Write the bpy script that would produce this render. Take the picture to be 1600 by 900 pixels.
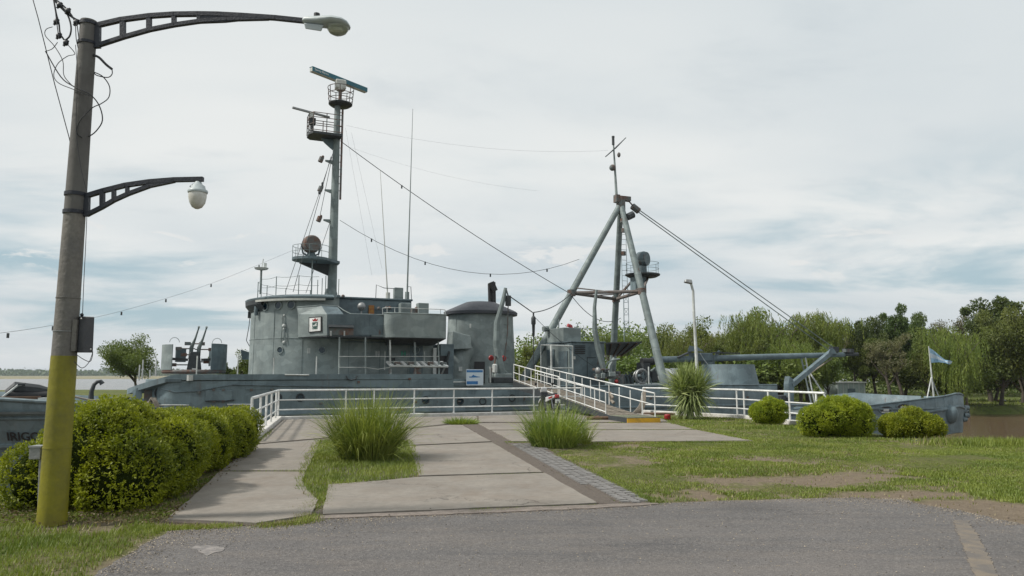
import bpy, bmesh, math, random
import numpy as np
from mathutils import Vector, Matrix
from math import radians, sin, cos, pi, atan, tan, sqrt, atan2
for o in list(bpy.data.objects): bpy.data.objects.remove(o)
sc = bpy.context.scene
COL = sc.collection
random.seed(7); rng = np.random.default_rng(7)
# ---------------- camera ----------------
F = 1150.0; TH = atan(135/1150); CZ = 1.6
cam = bpy.data.cameras.new('camera'); camo = bpy.data.objects.new('camera', cam); COL.objects.link(camo)
cam.sensor_width = 36; cam.lens = 36*F/1600; cam.clip_end = 9000; cam.clip_start = 0.05
camo.location = (0, 0, CZ); camo.rotation_euler = (pi/2+TH, 0, 0); sc.camera = camo
# ---------------- light ----------------
SUN_EL, SUN_AZ = 48, 258         # azimuth clockwise from +Y
sun = bpy.data.lights.new('sun', 'SUN'); suno = bpy.data.objects.new('sun', sun); COL.objects.link(suno)
sun.energy = 3.9; sun.angle = radians(5.0); sun.color = (1, .955, .88)
sd = Vector((sin(radians(SUN_AZ))*cos(radians(SUN_EL)), cos(radians(SUN_AZ))*cos(radians(SUN_EL)), sin(radians(SUN_EL))))
suno.rotation_euler = sd.to_track_quat('Z', 'Y').to_euler()
w = bpy.data.worlds.new('World'); sc.world = w; w.use_nodes = True
sc.view_settings.view_transform = 'Standard'; sc.view_settings.look = 'None'; sc.view_settings.exposure = 0; sc.view_settings.gamma = 1

class NT:
    def __init__(s, t): s.t = t; s.n = t.nodes; s.l = t.links
    def add(s, typ, ins=None, **kw):
        n = s.n.new(typ)
        for k, v in kw.items(): setattr(n, k, v)
        if ins:
            for k, v in ins.items():
                i = n.inputs[k]
                if isinstance(v, bpy.types.NodeSocket): s.l.new(v, i)
                else: i.default_value = v
        return n
    def math(s, op, a, b=0.0, c=None, clamp=False):
        d = {0: a, 1: b}
        if c is not None: d[2] = c
        return s.add('ShaderNodeMath', d, operation=op, use_clamp=clamp).outputs[0]
    def mix(s, f, a, b, bt='MIX'):
        n = s.add('ShaderNodeMix', data_type='RGBA', blend_type=bt)
        for k, v in ((0, f), (6, a), (7, b)):
            i = n.inputs[k]
            if isinstance(v, bpy.types.NodeSocket): s.l.new(v, i)
            else: i.default_value = (*v, 1) if k and len(v) == 3 else v
        return n.outputs[2]
    def noise(s, vec, scale, detail=5, rough=.55, dist=0, out=0):
        return s.add('ShaderNodeTexNoise', {'Vector': vec, 'Scale': scale, 'Detail': detail, 'Roughness': rough, 'Distortion': dist}).outputs[out]
    def ramp(s, f, a, b, interp='LINEAR'):
        n = s.add('ShaderNodeMapRange', {0: f, 1: a, 2: b, 3: 0.0, 4: 1.0}, interpolation_type=interp, clamp=True); return n.outputs[0]
    def scale(s, vec, v, loc=(0, 0, 0)):
        return s.add('ShaderNodeMapping', {'Vector': vec, 'Scale': v, 'Location': loc}).outputs[0]

t = NT(w.node_tree); t.n.clear()
geo = t.add('ShaderNodeTexCoord').outputs['Generated']
sky = t.add('ShaderNodeTexSky', sky_type='NISHITA', sun_disc=False, sun_elevation=radians(SUN_EL), sun_rotation=radians(SUN_AZ)).outputs[0]
sp = t.add('ShaderNodeSeparateXYZ', {0: geo}).outputs
zz = t.math('ADD', t.math('MAXIMUM', sp[2], 0.0), .13)
cx = t.math('DIVIDE', sp[0], zz); cy = t.math('DIVIDE', sp[1], zz)
pv = t.add('ShaderNodeCombineXYZ', {0: cx, 1: cy, 2: 3.1}).outputs[0]
n1 = t.noise(t.scale(pv, (.5, .8, 1)), .9, 4, .45, .3)
n2 = t.noise(t.scale(pv, (.75, 1.0, 1), (5, 2, 0)), 1.0, 8, .56, .4)
lowband = t.math('MULTIPLY', t.ramp(sp[2], .005, .06), t.math('SUBTRACT', 1.0, t.ramp(sp[2], .17, .30)), clamp=True)
gap = t.math('MULTIPLY', t.ramp(n2, .47, .68, 'SMOOTHSTEP'), lowband)
white = t.mix(t.ramp(n1, .30, .70, 'SMOOTHSTEP'), (6.2, 6.85, 7.2), (8.3, 8.5, 8.4))
n3 = t.noise(t.scale(pv, (1.2, 1.8, 1), (1, 7, 0)), 1.3, 8, .6, .3)
white = t.mix(t.math('MULTIPLY', t.ramp(n3, .50, .75, 'SMOOTHSTEP'), .32), white, (4.9, 5.6, 6.1))
horiz = t.ramp(sp[2], .12, .0)
white = t.mix(t.math('MULTIPLY', horiz, .6), white, (6.7, 6.95, 7.05))
puff = t.noise(t.scale(geo, (9, 9, 26), (2, 0, 1)), 1.0, 7, .6, .4)
pband = t.math('MULTIPLY', t.ramp(sp[2], .10, .13), t.math('SUBTRACT', 1.0, t.ramp(sp[2], .17, .22)), clamp=True)
bl = t.mix(.75, t.mix(1.0, sky, (.55, .55, .55), 'MULTIPLY'), (3.9, 5.75, 6.6))
clouds = t.mix(t.math('MULTIPLY', gap, .8), white, bl)
clouds = t.mix(t.math('MULTIPLY', t.math('MULTIPLY', t.ramp(puff, .555, .63, 'SMOOTHSTEP'), pband), .75), clouds, (8.0, 8.1, 8.0))
bg = t.add('ShaderNodeBackground', {0: clouds, 1: .1})
t.l.new(bg.outputs[0], t.add('ShaderNodeOutputWorld').inputs[0])

# ---------------- measuring helpers ----------------
ROT = radians(23); cR, sR = cos(ROT), sin(ROT); SO = Vector((0, 39, 0))
def ray(px, py):
    u = (px-800)/F; v = (450-py)/F
    return Vector((u, cos(TH)-v*sin(TH), sin(TH)+v*cos(TH)))
def P(px, py, Y):
    d = ray(px, py); return Vector((0, 0, CZ)) + d*(Y/d.y)
def G(px, py, z=0.0):
    d = ray(px, py); return Vector((0, 0, CZ)) + d*((z-CZ)/d.z)
def loc(p):      # world -> ship coordinates
    q = p-SO; return Vector((q.x*cR+q.y*sR, -q.x*sR+q.y*cR, q.z))
def S(px, py, wv):
    d = ray(px, py); tt = (wv+cR*SO.y)/(-sR*d.x+cR*d.y); return loc(Vector((0, 0, CZ))+d*tt)

# ---------------- mesh builder ----------------
class MB:
    def __init__(s): s.v = []; s.f = []
    def quad(s, *p):
        b = len(s.v); s.v += [tuple(q) for q in p]; s.f.append(tuple(range(b, b+len(p)))); return s
    def hexa(s, p):   # 8 points: bottom 4, top 4
        b = len(s.v); s.v += [tuple(q) for q in p]
        for f in ((3, 2, 1, 0), (4, 5, 6, 7), (0, 1, 5, 4), (1, 2, 6, 5), (2, 3, 7, 6), (3, 0, 4, 7)): s.f.append(tuple(b+i for i in f))
        return s
    def box(s, x0, x1, y0, y1, z0, z1):
        return s.hexa([(x0, y0, z0), (x1, y0, z0), (x1, y1, z0), (x0, y1, z0), (x0, y0, z1), (x1, y0, z1), (x1, y1, z1), (x0, y1, z1)])
    def cbox(s, c, sx, sy, sz): return s.box(c[0]-sx/2, c[0]+sx/2, c[1]-sy/2, c[1]+sy/2, c[2]-sz/2, c[2]+sz/2)
    def prism(s, poly, z0, z1, inset=0.0):
        n = len(poly); b = len(s.v)
        s.v += [(p[0], p[1], z0) for p in poly]; 
        if inset:
            cxx = sum(p[0] for p in poly)/n; cyy = sum(p[1] for p in poly)/n
            s.v += [(cxx+(p[0]-cxx)*(1-inset), cyy+(p[1]-cyy)*(1-inset), z1) for p in poly]
        else: s.v += [(p[0], p[1], z1) for p in poly]
        s.f.append(tuple(b+i for i in reversed(range(n)))); s.f.append(tuple(b+n+i for i in range(n)))
        for i in range(n): s.f.append((b+i, b+(i+1) % n, b+n+(i+1) % n, b+n+i))
        return s
    def slab(s, pts, th):   # polygon extruded by vector
        n = len(pts); b = len(s.v); th = Vector(th)
        s.v += [tuple(p) for p in pts]+[tuple(Vector(p)+th) for p in pts]
        s.f.append(tuple(b+i for i in reversed(range(n)))); s.f.append(tuple(b+n+i for i in range(n)))
        for i in range(n): s.f.append((b+i, b+(i+1) % n, b+n+(i+1) % n, b+n+i))
        return s
    def tube(s, pts, r, n=8, r1=None, closed=False, cap=True):
        pts = [Vector(p) for p in pts]; m = len(pts); rings = []; up = None
        for i, p in enumerate(pts):
            if closed: d = pts[(i+1) % m]-pts[i-1]
            else: d = pts[min(i+1, m-1)]-pts[max(i-1, 0)]
            if d.length < 1e-9: d = Vector((0, 0, 1))
            d.normalize()
            if up is None:
                up = Vector((0, 0, 1)) if abs(d.z) < .9 else Vector((1, 0, 0))
            a = d.cross(up).normalized(); up2 = a.cross(d).normalized(); up = up2
            if isinstance(r, (list, tuple)): rr = r[i]
            else: rr = r if r1 is None else r+(r1-r)*i/(m-1)
            b = len(s.v)
            for k in range(n):
                an = 2*pi*k/n+pi/n
                s.v.append(tuple(p+a*(cos(an)*rr)+up2*(sin(an)*rr)))
            rings.append(b)
        for i in range(m if closed else m-1):
            a0, b0 = rings[i], rings[(i+1) % m]
            for k in range(n): s.f.append((a0+k, a0+(k+1) % n, b0+(k+1) % n, b0+k))
        if cap and not closed:
            s.f.append(tuple(rings[0]+k for k in reversed(range(n)))); s.f.append(tuple(rings[-1]+k for k in range(n)))
        return s
    def beam(s, p0, p1, wd, ht, up=(0, 0, 1), w1=None, h1=None):
        p0 = Vector(p0); p1 = Vector(p1); d = (p1-p0).normalized(); a = d.cross(Vector(up))
        if a.length < .01: a = d.cross(Vector((1, 0, 0)))
        a.normalize(); u = a.cross(d); w1 = w1 or wd; h1 = h1 or ht
        q = []
        for p, ww, hh in ((p0, wd, ht), (p1, w1, h1)):
            q += [p-a*ww/2-u*hh/2, p+a*ww/2-u*hh/2, p+a*ww/2+u*hh/2, p-a*ww/2+u*hh/2]
        return s.hexa(q)
    def lathe(s, prof, c=(0, 0, 0), n=24, a0=0.0, a1=2*pi, sx=1.0, sy=1.0, axis=None):
        full = abs(a1-a0-2*pi) < 1e-6; m = n if full else n+1; b = len(s.v); c = Vector(c)
        M = Vector(axis).to_track_quat('Z', 'Y').to_matrix() if axis is not None else None
        for (r, z) in prof:
            for k in range(m):
                an = a0+(a1-a0)*k/n; q = Vector((r*cos(an)*sx, r*sin(an)*sy, z))
                if M: q = M @ q
                s.v.append(tuple(c+q))
        for i in range(len(prof)-1):
            for k in range(n):
                k2 = (k+1) % m if full else k+1
                s.f.append((b+i*m+k, b+i*m+k2, b+(i+1)*m+k2, b+(i+1)*m+k))
        return s
    def ball(s, c, r, n=12, sz=1.0, sx=1.0, sy=1.0):
        h = n//2+1
        return s.lathe([(max(r*sin(pi*i/h), .0005), -r*cos(pi*i/h)*sz) for i in range(h+1)], c, n, sx=sx, sy=sy)
    def build(s, name, mat, parent=None, smooth=True, weld=False, ang=38, bevel=0):
        me = bpy.data.meshes.new(name); me.from_pydata(s.v, [], s.f)
        bm = bmesh.new(); bm.from_mesh(me)
        if weld: bmesh.ops.remove_doubles(bm, verts=bm.verts, dist=.0008)
        bmesh.ops.recalc_face_normals(bm, faces=bm.faces); bm.to_mesh(me); bm.free()
        if smooth:
            me.polygons.foreach_set('use_smooth', [True]*len(me.polygons)); me.set_sharp_from_angle(angle=radians(ang))
        if mat: me.materials.append(mat)
        o = bpy.data.objects.new(name, me); COL.objects.link(o)
        if parent is not None: o.parent = parent
        if bevel:
            md = o.modifiers.new('bevel', 'BEVEL'); md.width = bevel; md.segments = 1; md.limit_method = 'ANGLE'
        return o
def raw(name, V, Fc, mat, parent=None, tint=None, nrm=False):
    V = np.asarray(V, dtype=np.float32).reshape(-1, 3); Fc = np.asarray(Fc, dtype=np.int32); k = Fc.shape[1]
    me = bpy.data.meshes.new(name); me.vertices.add(len(V)); me.vertices.foreach_set('co', V.ravel())
    me.loops.add(Fc.size); me.loops.foreach_set('vertex_index', Fc.ravel())
    me.polygons.add(len(Fc)); me.polygons.foreach_set('loop_start', np.arange(0, Fc.size, k, dtype=np.int32))
    me.update(calc_edges=True)
    if tint is not None:
        a = me.attributes.new('tint', 'FLOAT', 'POINT'); a.data.foreach_set('value', np.asarray(tint, dtype=np.float32))
    if mat: me.materials.append(mat)
    o = bpy.data.objects.new(name, me); COL.objects.link(o)
    if parent is not None: o.parent = parent
    return o
def tag(o, label=None, cat=None, group=None, kind=None):
    if label: o['label'] = label
    if cat: o['category'] = cat
    if group: o['group'] = group
    if kind: o['kind'] = kind
    return o
def empty(name, p=(0, 0, 0), rz=0.0, label=None, cat=None, group=None):
    o = bpy.data.objects.new(name, None); COL.objects.link(o); o.location = p; o.rotation_euler = (0, 0, rz); o.empty_display_size = .2
    return tag(o, label, cat, group)
def copy_part(o, parent, loc_=None, rot=None):
    c = o.copy(); COL.objects.link(c); c.parent = parent
    if loc_ is not None: c.location = loc_
    if rot is not None: c.rotation_euler = rot
    return c

# ---------------- materials ----------------
def mat(name, col, col2=None, scale=3.0, rough=.6, metal=0.0, bump=.15, bscale=None, rust=0.0, streak=0.0, stretch=(1, 1, 1), contrast=(.35, .65), fine=.12, spec=.5, dirt=None):
    m = bpy.data.materials.new(name); m.use_nodes = True; t = NT(m.node_tree); b = t.n['Principled BSDF']
    tc = t.add('ShaderNodeTexCoord').outputs['Object']
    col2 = col2 or tuple(c*.72 for c in col)
    n = t.noise(t.scale(tc, stretch), scale, 7, .6, .3)
    c = t.mix(t.ramp(n, *contrast), col, col2)
    if fine:
        nf = t.noise(tc, scale*11, 4, .65); c = t.mix(t.math('MULTIPLY', t.ramp(nf, .35, .7), fine), c, tuple(x*.35 for x in col), )
    if streak:
        st = t.noise(t.scale(tc, (1, 1, .07)), 4.5, 6, .7)
        c = t.mix(t.math('MULTIPLY', t.ramp(st, .5, .75), streak), c, tuple(x*.45 for x in col))
        st2 = t.noise(t.scale(tc, (1, 1, .1), (7, 3, 1)), 3.1, 5, .7)
        c = t.mix(t.math('MULTIPLY', t.ramp(st2, .55, .8), streak*.8), c, tuple(min(1, x*1.5+.02) for x in col))
    if rust:
        rn = t.noise(t.scale(tc, (1, 1, .35)), 2.3, 9, .72); rm = t.ramp(rn, .69-rust*.15, .73-rust*.12)
        c = t.mix(t.math('MULTIPLY', rm, .75), c, (.085, .038, .02))
        rs = t.noise(t.scale(tc, (1, 1, .05), (3, 9, 0)), 5.5, 5, .6); rg = t.noise(tc, .8, 3); c = t.mix(t.math('MULTIPLY', t.math('MULTIPLY', t.ramp(rs, .60, .74), t.ramp(rg, .45, .6)), rust), c, (.11, .06, .035))
        pt_ = t.noise(t.scale(tc, (1, 1, 1.6), (11, 2, 5)), 1.1, 2, .4); c = t.mix(t.math('MULTIPLY', t.ramp(pt_, .56, .575), .22), c, tuple(x*1.6 for x in col)); c = t.mix(t.math('MULTIPLY', t.ramp(pt_, .42, .405), .25), c, tuple(x*.5 for x in col))
    if dirt:
        dn = t.noise(tc, dirt[1], 6, .6); c = t.mix(t.math('MULTIPLY', t.ramp(dn, .45, .7), dirt[2]), c, dirt[0])
    t.l.new(c, b.inputs['Base Color'])
    rn = t.noise(tc, scale*3, 4); r = t.add('ShaderNodeMapRange', {0: rn, 1: .3, 2: .7, 3: max(rough-.1, .02), 4: min(1, rough+.12)}).outputs[0]
    t.l.new(r, b.inputs['Roughness']); b.inputs['Metallic'].default_value = metal; b.inputs['Specular IOR Level'].default_value = spec
    if bump:
        bn = t.noise(tc, bscale or scale*6, 5, .6)
        bp = t.add('ShaderNodeBump', {'Strength': bump, 'Distance': .03, 'Height': bn}); t.l.new(bp.outputs[0], b.inputs['Normal'])
    return m
def leafmat(name, dark, light, trans=.3, scale=1.2, rough=.55):
    m = bpy.data.materials.new(name); m.use_nodes = True; t = NT(m.node_tree); b = t.n['Principled BSDF']
    tc = t.add('ShaderNodeTexCoord').outputs['Object']
    ti = t.add('ShaderNodeAttribute', attribute_name='tint').outputs['Fac']
    n = t.noise(tc, scale, 3)
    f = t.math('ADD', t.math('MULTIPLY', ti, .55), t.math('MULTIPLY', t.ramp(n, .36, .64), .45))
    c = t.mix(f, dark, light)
    ro = t.add('ShaderNodeObjectInfo').outputs['Random']
    c = t.add('ShaderNodeHueSaturation', {'Hue': t.add('ShaderNodeMapRange', {0: ro, 3: .485, 4: .515}).outputs[0], 'Value': t.add('ShaderNodeMapRange', {0: ro, 3: .85, 4: 1.2}).outputs[0], 'Color': c}).outputs[0]
    t.l.new(c, b.inputs['Base Color']); b.inputs['Roughness'].default_value = rough; b.inputs['Specular IOR Level'].default_value = .35
    tr = t.add('ShaderNodeBsdfTranslucent', {0: t.mix(1.0, c, (1.25, 1.3, .6), 'MULTIPLY')})
    mx = t.add('ShaderNodeMixShader', {0: trans, 1: b.outputs[0], 2: tr.outputs[0]})
    t.l.new(mx.outputs[0], t.n['Material Output'].inputs[0]); return m
M = {}
M['hull'] = mat('hull_paint', (.148, .198, .216), (.105, .148, .166), 1.2, .6, bump=.14, rust=.42, streak=.6)
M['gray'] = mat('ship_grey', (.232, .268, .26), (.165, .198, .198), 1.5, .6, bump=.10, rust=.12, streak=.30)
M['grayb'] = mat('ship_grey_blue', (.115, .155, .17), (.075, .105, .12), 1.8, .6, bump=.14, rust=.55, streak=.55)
M['mast'] = mat('mast_grey', (.19, .23, .225), (.13, .16, .16), 2.5, .6, bump=.1, rust=.5, streak=.3)
M['brace'] = mat('brace_paint', (.15, .145, .14), (.13, .095, .08), 2.2, .75, bump=.2)
M['rusty'] = mat('rusty_grey', (.12, .14, .14), (.13, .07, .05), 2.2, .75, bump=.25, contrast=(.4, .6))
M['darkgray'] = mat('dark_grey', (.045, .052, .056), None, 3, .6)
M['cap'] = mat('funnel_cap_paint', (.06, .064, .075), (.045, .05, .06), 2, .6, streak=.3)
M['deck'] = mat('deck_paint', (.12, .14, .14), None, 2, .8, rust=.5)
M['black'] = mat('black', (.012, .013, .015), (.02, .02, .022), 5, .5)
M['white'] = mat('white_paint', (.74, .75, .74), (.62, .63, .61), 6, .45, bump=.08, fine=.08, rust=.3, dirt=((.33, .28, .22), 9, .35))
M['curb'] = mat('curb_paint', (.68, .67, .64), (.5, .48, .44), 3, .75, bump=.3, dirt=((.25, .21, .17), 4, .5))
M['palewhite'] = mat('pale_paint', (.55, .57, .55), None, 4, .6, rust=.3)
M['wood'] = mat('weathered_wood', (.27, .235, .19), (.17, .145, .115), 5, .85, bump=.5, stretch=(1, .25, 1))
M['brownwood'] = mat('brown_wood', (.15, .09, .055), (.09, .055, .035), 4, .85, bump=.5)
M['yellow'] = mat('yellow_paint', (.75, .42, .02), (.6, .33, .02), 4, .5, bump=.1, dirt=((.2, .15, .05), 6, .4))
M['red'] = mat('red_paint', (.30, .018, .018), None, 5, .45)
M['rope'] = mat('rope', (.33, .29, .24), None, 20, .9, bump=.6)
M['teal'] = mat('teal_paint', (.01, .13, .17), (.01, .10, .14), 3, .45)
M['offwhite'] = mat('off_white_casing', (.55, .56, .52), (.42, .42, .38), 4, .5)
M['galv'] = mat('galvanised', (.33, .34, .34), (.22, .225, .225), 8, .5, .5, bump=.15)
M['armpaint'] = mat('lamp_arm_paint', (.010, .014, .024), (.018, .020, .028), 6, .5, bump=.2)
M['orange'] = mat('orange_yellow', (.35, .18, .03), (.25, .07, .02), 9, .6)
M['blue'] = mat('sign_blue', (.03, .14, .38), (.04, .2, .45), 6, .4)
M['signwhite'] = mat('sign_white', (.62, .70, .76), (.55, .64, .72), 3, .35, fine=.03, bump=.02)
M['plastic'] = mat('black_box_plastic', (.014, .016, .022), (.022, .024, .03), 6, .45, bump=.1)
M['bark'] = mat('bark', (.12, .10, .08), (.06, .05, .04), 3, .9, bump=.8)
M['tyre'] = mat('tyre_rubber', (.015, .015, .015), None, 10, .85)
M['chrome'] = mat('bike_metal', (.35, .35, .36), None, 10, .3, .9)
M['seatm'] = mat('bike_seat', (.012, .014, .018), (.02, .022, .028), 8, .55)
M['bikewhite'] = mat('bike_fairing', (.6, .6, .6), None, 5, .3)
def glassmat(name, col, rough=.1, trans=0.0):
    m = bpy.data.materials.new(name); m.use_nodes = True; b = m.node_tree.nodes['Principled BSDF']
    b.inputs['Base Color'].default_value = (*col, 1); b.inputs['Roughness'].default_value = rough; b.inputs['Transmission Weight'].default_value = trans
    return m
M['glass'] = glassmat('porthole_glass', (.015, .035, .05), .12)
M['lens'] = glassmat('lamp_lens', (.75, .78, .62), .12, .85)
M['globe'] = mat('frosted_globe', (.62, .62, .58), (.42, .38, .31), 6, .25, contrast=(.4, .7), bump=0)
# ---------------- terrain ----------------
WZ = -3.8
def inpoly(x, y, poly):
    r = np.zeros(x.shape, bool); n = len(poly)
    for i in range(n):
        x0, y0 = poly[i][:2]; x1, y1 = poly[(i+1) % n][:2]
        if y0 == y1: continue
        c = ((y0 > y) != (y1 > y)) & (x < (x1-x0)*(y-y0)/(y1-y0)+x0); r ^= c
    return r
def pdist(x, y, poly, closed=True):
    d = np.full(x.shape, 1e9); n = len(poly)
    for i in range(n if closed else n-1):
        x0, y0 = poly[i][:2]; x1, y1 = poly[(i+1) % n][:2]; dx, dy = x1-x0, y1-y0; L = dx*dx+dy*dy+1e-9
        tt = np.clip(((x-x0)*dx+(y-y0)*dy)/L, 0, 1); d = np.minimum(d, np.hypot(x-x0-tt*dx, y-y0-tt*dy))
    return d
_tab = np.random.default_rng(3).random((256, 256))
def vnoise(x, y, sc_):
    x = x*sc_+100; y = y*sc_+100; xi = np.floor(x).astype(int); yi = np.floor(y).astype(int); fx = x-xi; fy = y-yi
    fx = fx*fx*(3-2*fx); fy = fy*fy*(3-2*fy); g = lambda a, b: _tab[a % 256, b % 256]
    return (g(xi, yi)*(1-fx)+g(xi+1, yi)*fx)*(1-fy)+(g(xi, yi+1)*(1-fx)+g(xi+1, yi+1)*fx)*fy
def fbm(x, y, s_): return vnoise(x, y, s_)*.5+vnoise(x+13, y+7, s_*2.1)*.27+vnoise(x+31, y+3, s_*4.3)*.15+vnoise(x+5, y+9, s_*9)*.08
g2 = lambda a, b: tuple(G(a, b))[:2]
QA = (-8.25, 26.3); QB = (2.85, 30.75)
land = [(-90, -70), (90, -70), (90, 18), (40, 17.9), (20, 17.7), (12.6, 17.4), (10.6, 17.8), (9.9, 19), (9.5, 22.2), (8.4, 27.4), (5.4, 31.0), QB, QA, (-6.2, 17.3), (-6.9, 15), (-6.7, 10.5), (-7.0, 9.4), (-12, 9.2), (-90, 8.6)]
road_px = [(150, 900), (190, 872), (235, 845), (262, 832), (330, 827), (400, 823), (505, 812), (600, 809), (760, 803), (940, 795), (1030, 788), (1120, 784), (1250, 781), (1330, 779), (1410, 781), (1440, 789), (1500, 799), (1600, 822)]
rd = [g2(*p) for p in road_px]
road_poly = [(-3.1, -40), (-3.2, 2)] + rd + [(9, 7.45), (20, 7.2), (80, 7.0), (80, -40)]
slabs_px = {
 'a': [(400, 695), (442, 657), (540, 655), (640, 653), (745, 651), (745, 661), (700, 663.5), (630, 671), (500, 686)],
 'b': [(748, 651), (905, 647.5), (1010, 646.5), (1045, 660), (960, 661), (748, 661)],
 'c': [(397, 697), (500, 688.5), (496, 702), (480, 735), (478, 738), (345, 738)],
 'd': [(343, 739.5), (477, 739.5), (472, 752), (480, 770), (497, 784), (485, 808), (400, 821), (262, 815)],
 'e': [(632, 673), (703, 665.5), (722, 665.5), (767, 691.5), (640, 697.5)],
 'f': [(640, 699), (769, 693), (848, 740), (655, 746)],
 'g': [(514, 760), (600, 753), (660, 747.5), (851, 741.5), (934, 789), (504, 807)],
 'h': [(746, 662.5), (960, 662.2), (1048, 661.5), (1086, 672), (765, 673)],
 'i': [(768, 674), (1088, 673), (1176, 690), (915, 691.5), (800, 691)],
}
slabs = {k: [g2(*p) for p in v] for k, v in slabs_px.items()}
strip_l = [(722, 664), (767, 691), (849, 740.5), (935, 790)]; strip_r = [(744, 664), (789, 692), (868, 740), (972, 790)]
strip = [g2(*p) for p in strip_l]+[g2(*p) for p in reversed(strip_r)]
sett_px = [(791, 692.5), (840, 693), (868, 710), (938, 744), (1000, 775), (1027, 787), (973, 789.5), (869, 740), (820, 712)]
settp = [g2(*p) for p in sett_px]
patch_px = [(497, 690), (640, 690), (655, 745), (600, 753), (512, 762), (500, 785), (470, 765), (474, 738)]
grass_keep = [g2(*p) for p in patch_px]
xs = np.concatenate([np.arange(-90, -14, 6), np.arange(-14, -8, .5), np.arange(-8, 13, .1), np.arange(13, 24, .35), np.arange(24, 91, 4)])
ys = np.concatenate([np.arange(-70, 2, 5), np.arange(2, 5.5, .5), np.arange(5.5, 19, .1), np.arange(19, 33, .2), np.arange(33, 44, 1.0)])
X, Y = np.meshgrid(xs, ys); X = X.ravel(); Y = Y.ravel()
ins = inpoly(X, Y, land); dl = pdist(X, Y, land)
sdl = np.where(ins, -dl, dl)
def nearpave(x, y):
    r = np.full(x.shape, 9.0)
    for pl in list(slabs.values())+[strip, settp, road_poly]:
        dd = pdist(x, y, pl); r = np.minimum(r, np.where(inpoly(x, y, pl), -dd, dd))
    return r
np_ = nearpave(X, Y)
Z = (fbm(X, Y, .9)-.5)*.07*np.clip((np_-.05)/.5, 0, 1)
steep = 1.2+fbm(X, Y, .3)
Z = np.where(ins, Z-np.clip(.35-dl, 0, 1)*.25*(X > 9.6)*(Y < 19), np.maximum(-5.2, -dl*steep-.03))
# bare soil mask
def ell(px, py, rx, ry):
    c = G(px, py); a = abs(G(px+rx, py).x-c.x); bb = abs(G(px, py-ry).y-G(px, py+ry).y)/2
    return lambda x, y: 1-((x-c.x)/a)**2-((y-c.y)/bb)**2
bare_e = [ell(1200, 745, 170, 11), ell(1060, 772, 70, 9), ell(1560, 800, 120, 22), ell(1400, 772, 110, 6), ell(1010, 715, 100, 14), ell(1290, 752, 80, 10), ell(400, 850, 60, 18), ell(20, 848, 40, 14), ell(330, 812, 90, 12), ell(130, 826, 70, 14), ell(225, 880, 70, 12)]
bare_w = [.42, .8, 1.4, .75, .22, .3, .6, .35, .6, .7, .55]
def bare(x, y):
    b = (fbm(x, y, .7)-.50)*1.5-.06
    for e, wt in zip(bare_e, bare_w): b = b+np.clip(e(x, y)+.25, 0, .8)*wt*.9
    b = b+np.clip(.16-pdist(x, y, rd, False), 0, .16)*5.0*(x > 2.0)
    return np.clip(b+(fbm(x+40, y, 2.2)-.5)*1.1+(fbm(x+4, y+20, 9.0)-.5)*.7, 0, 1)
BARE = bare(X, Y); Z -= np.where(ins, BARE*.02, 0)
nx, ny = len(xs), len(ys)
idx = np.arange(nx*ny).reshape(ny, nx)
FC = np.stack([idx[:-1, :-1].ravel(), idx[:-1, 1:].ravel(), idx[1:, 1:].ravel(), idx[1:, :-1].ravel()], 1)
def groundmat():
    m = bpy.data.materials.new('lawn_soil'); m.use_nodes = True; t = NT(m.node_tree); b = t.n['Principled BSDF']
    tc = t.add('ShaderNodeTexCoord').outputs['Object']; at = t.add('ShaderNodeAttribute', attribute_name='tint').outputs['Fac']
    n = t.noise(tc, .7, 5); n2 = t.noise(tc, 9, 6, .7); n3 = t.noise(tc, 45, 4, .7)
    gcol = t.mix(t.ramp(n, .3, .7), (.085, .10, .026), (.145, .14, .05)); gcol = t.mix(t.ramp(at, .05, .32), gcol, (.19, .165, .10))
    gcol = t.mix(t.ramp(n2, .4, .7), gcol, (.05, .06, .02)); gcol = t.mix(t.math('MULTIPLY', t.ramp(n3, .5, .7), .5), gcol, (.20, .18, .09))
    dcol = t.mix(t.ramp(n2, .3, .7), (.20, .16, .115), (.135, .105, .075)); dcol = t.mix(t.ramp(n3, .55, .75), dcol, (.28, .23, .175))
    f = t.ramp(t.math('ADD', at, t.math('MULTIPLY', t.math('SUBTRACT', n2, .5), .5)), .25, .62)
    t.l.new(t.mix(f, gcol, dcol), b.inputs['Base Color']); b.inputs['Roughness'].default_value = .95; b.inputs['Specular IOR Level'].default_value = .15
    bp = t.add('ShaderNodeBump', {'Strength': .7, 'Distance': .04, 'Height': t.noise(tc, 30, 6, .7)}); t.l.new(bp.outputs[0], b.inputs['Normal']); return m
M['ground'] = groundmat()
g = raw('ground', np.stack([X, Y, Z], 1), FC, M['ground'], tint=BARE); tag(g, kind='structure'); g.data.polygons.foreach_set('use_smooth', [True]*len(g.data.polygons))
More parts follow.
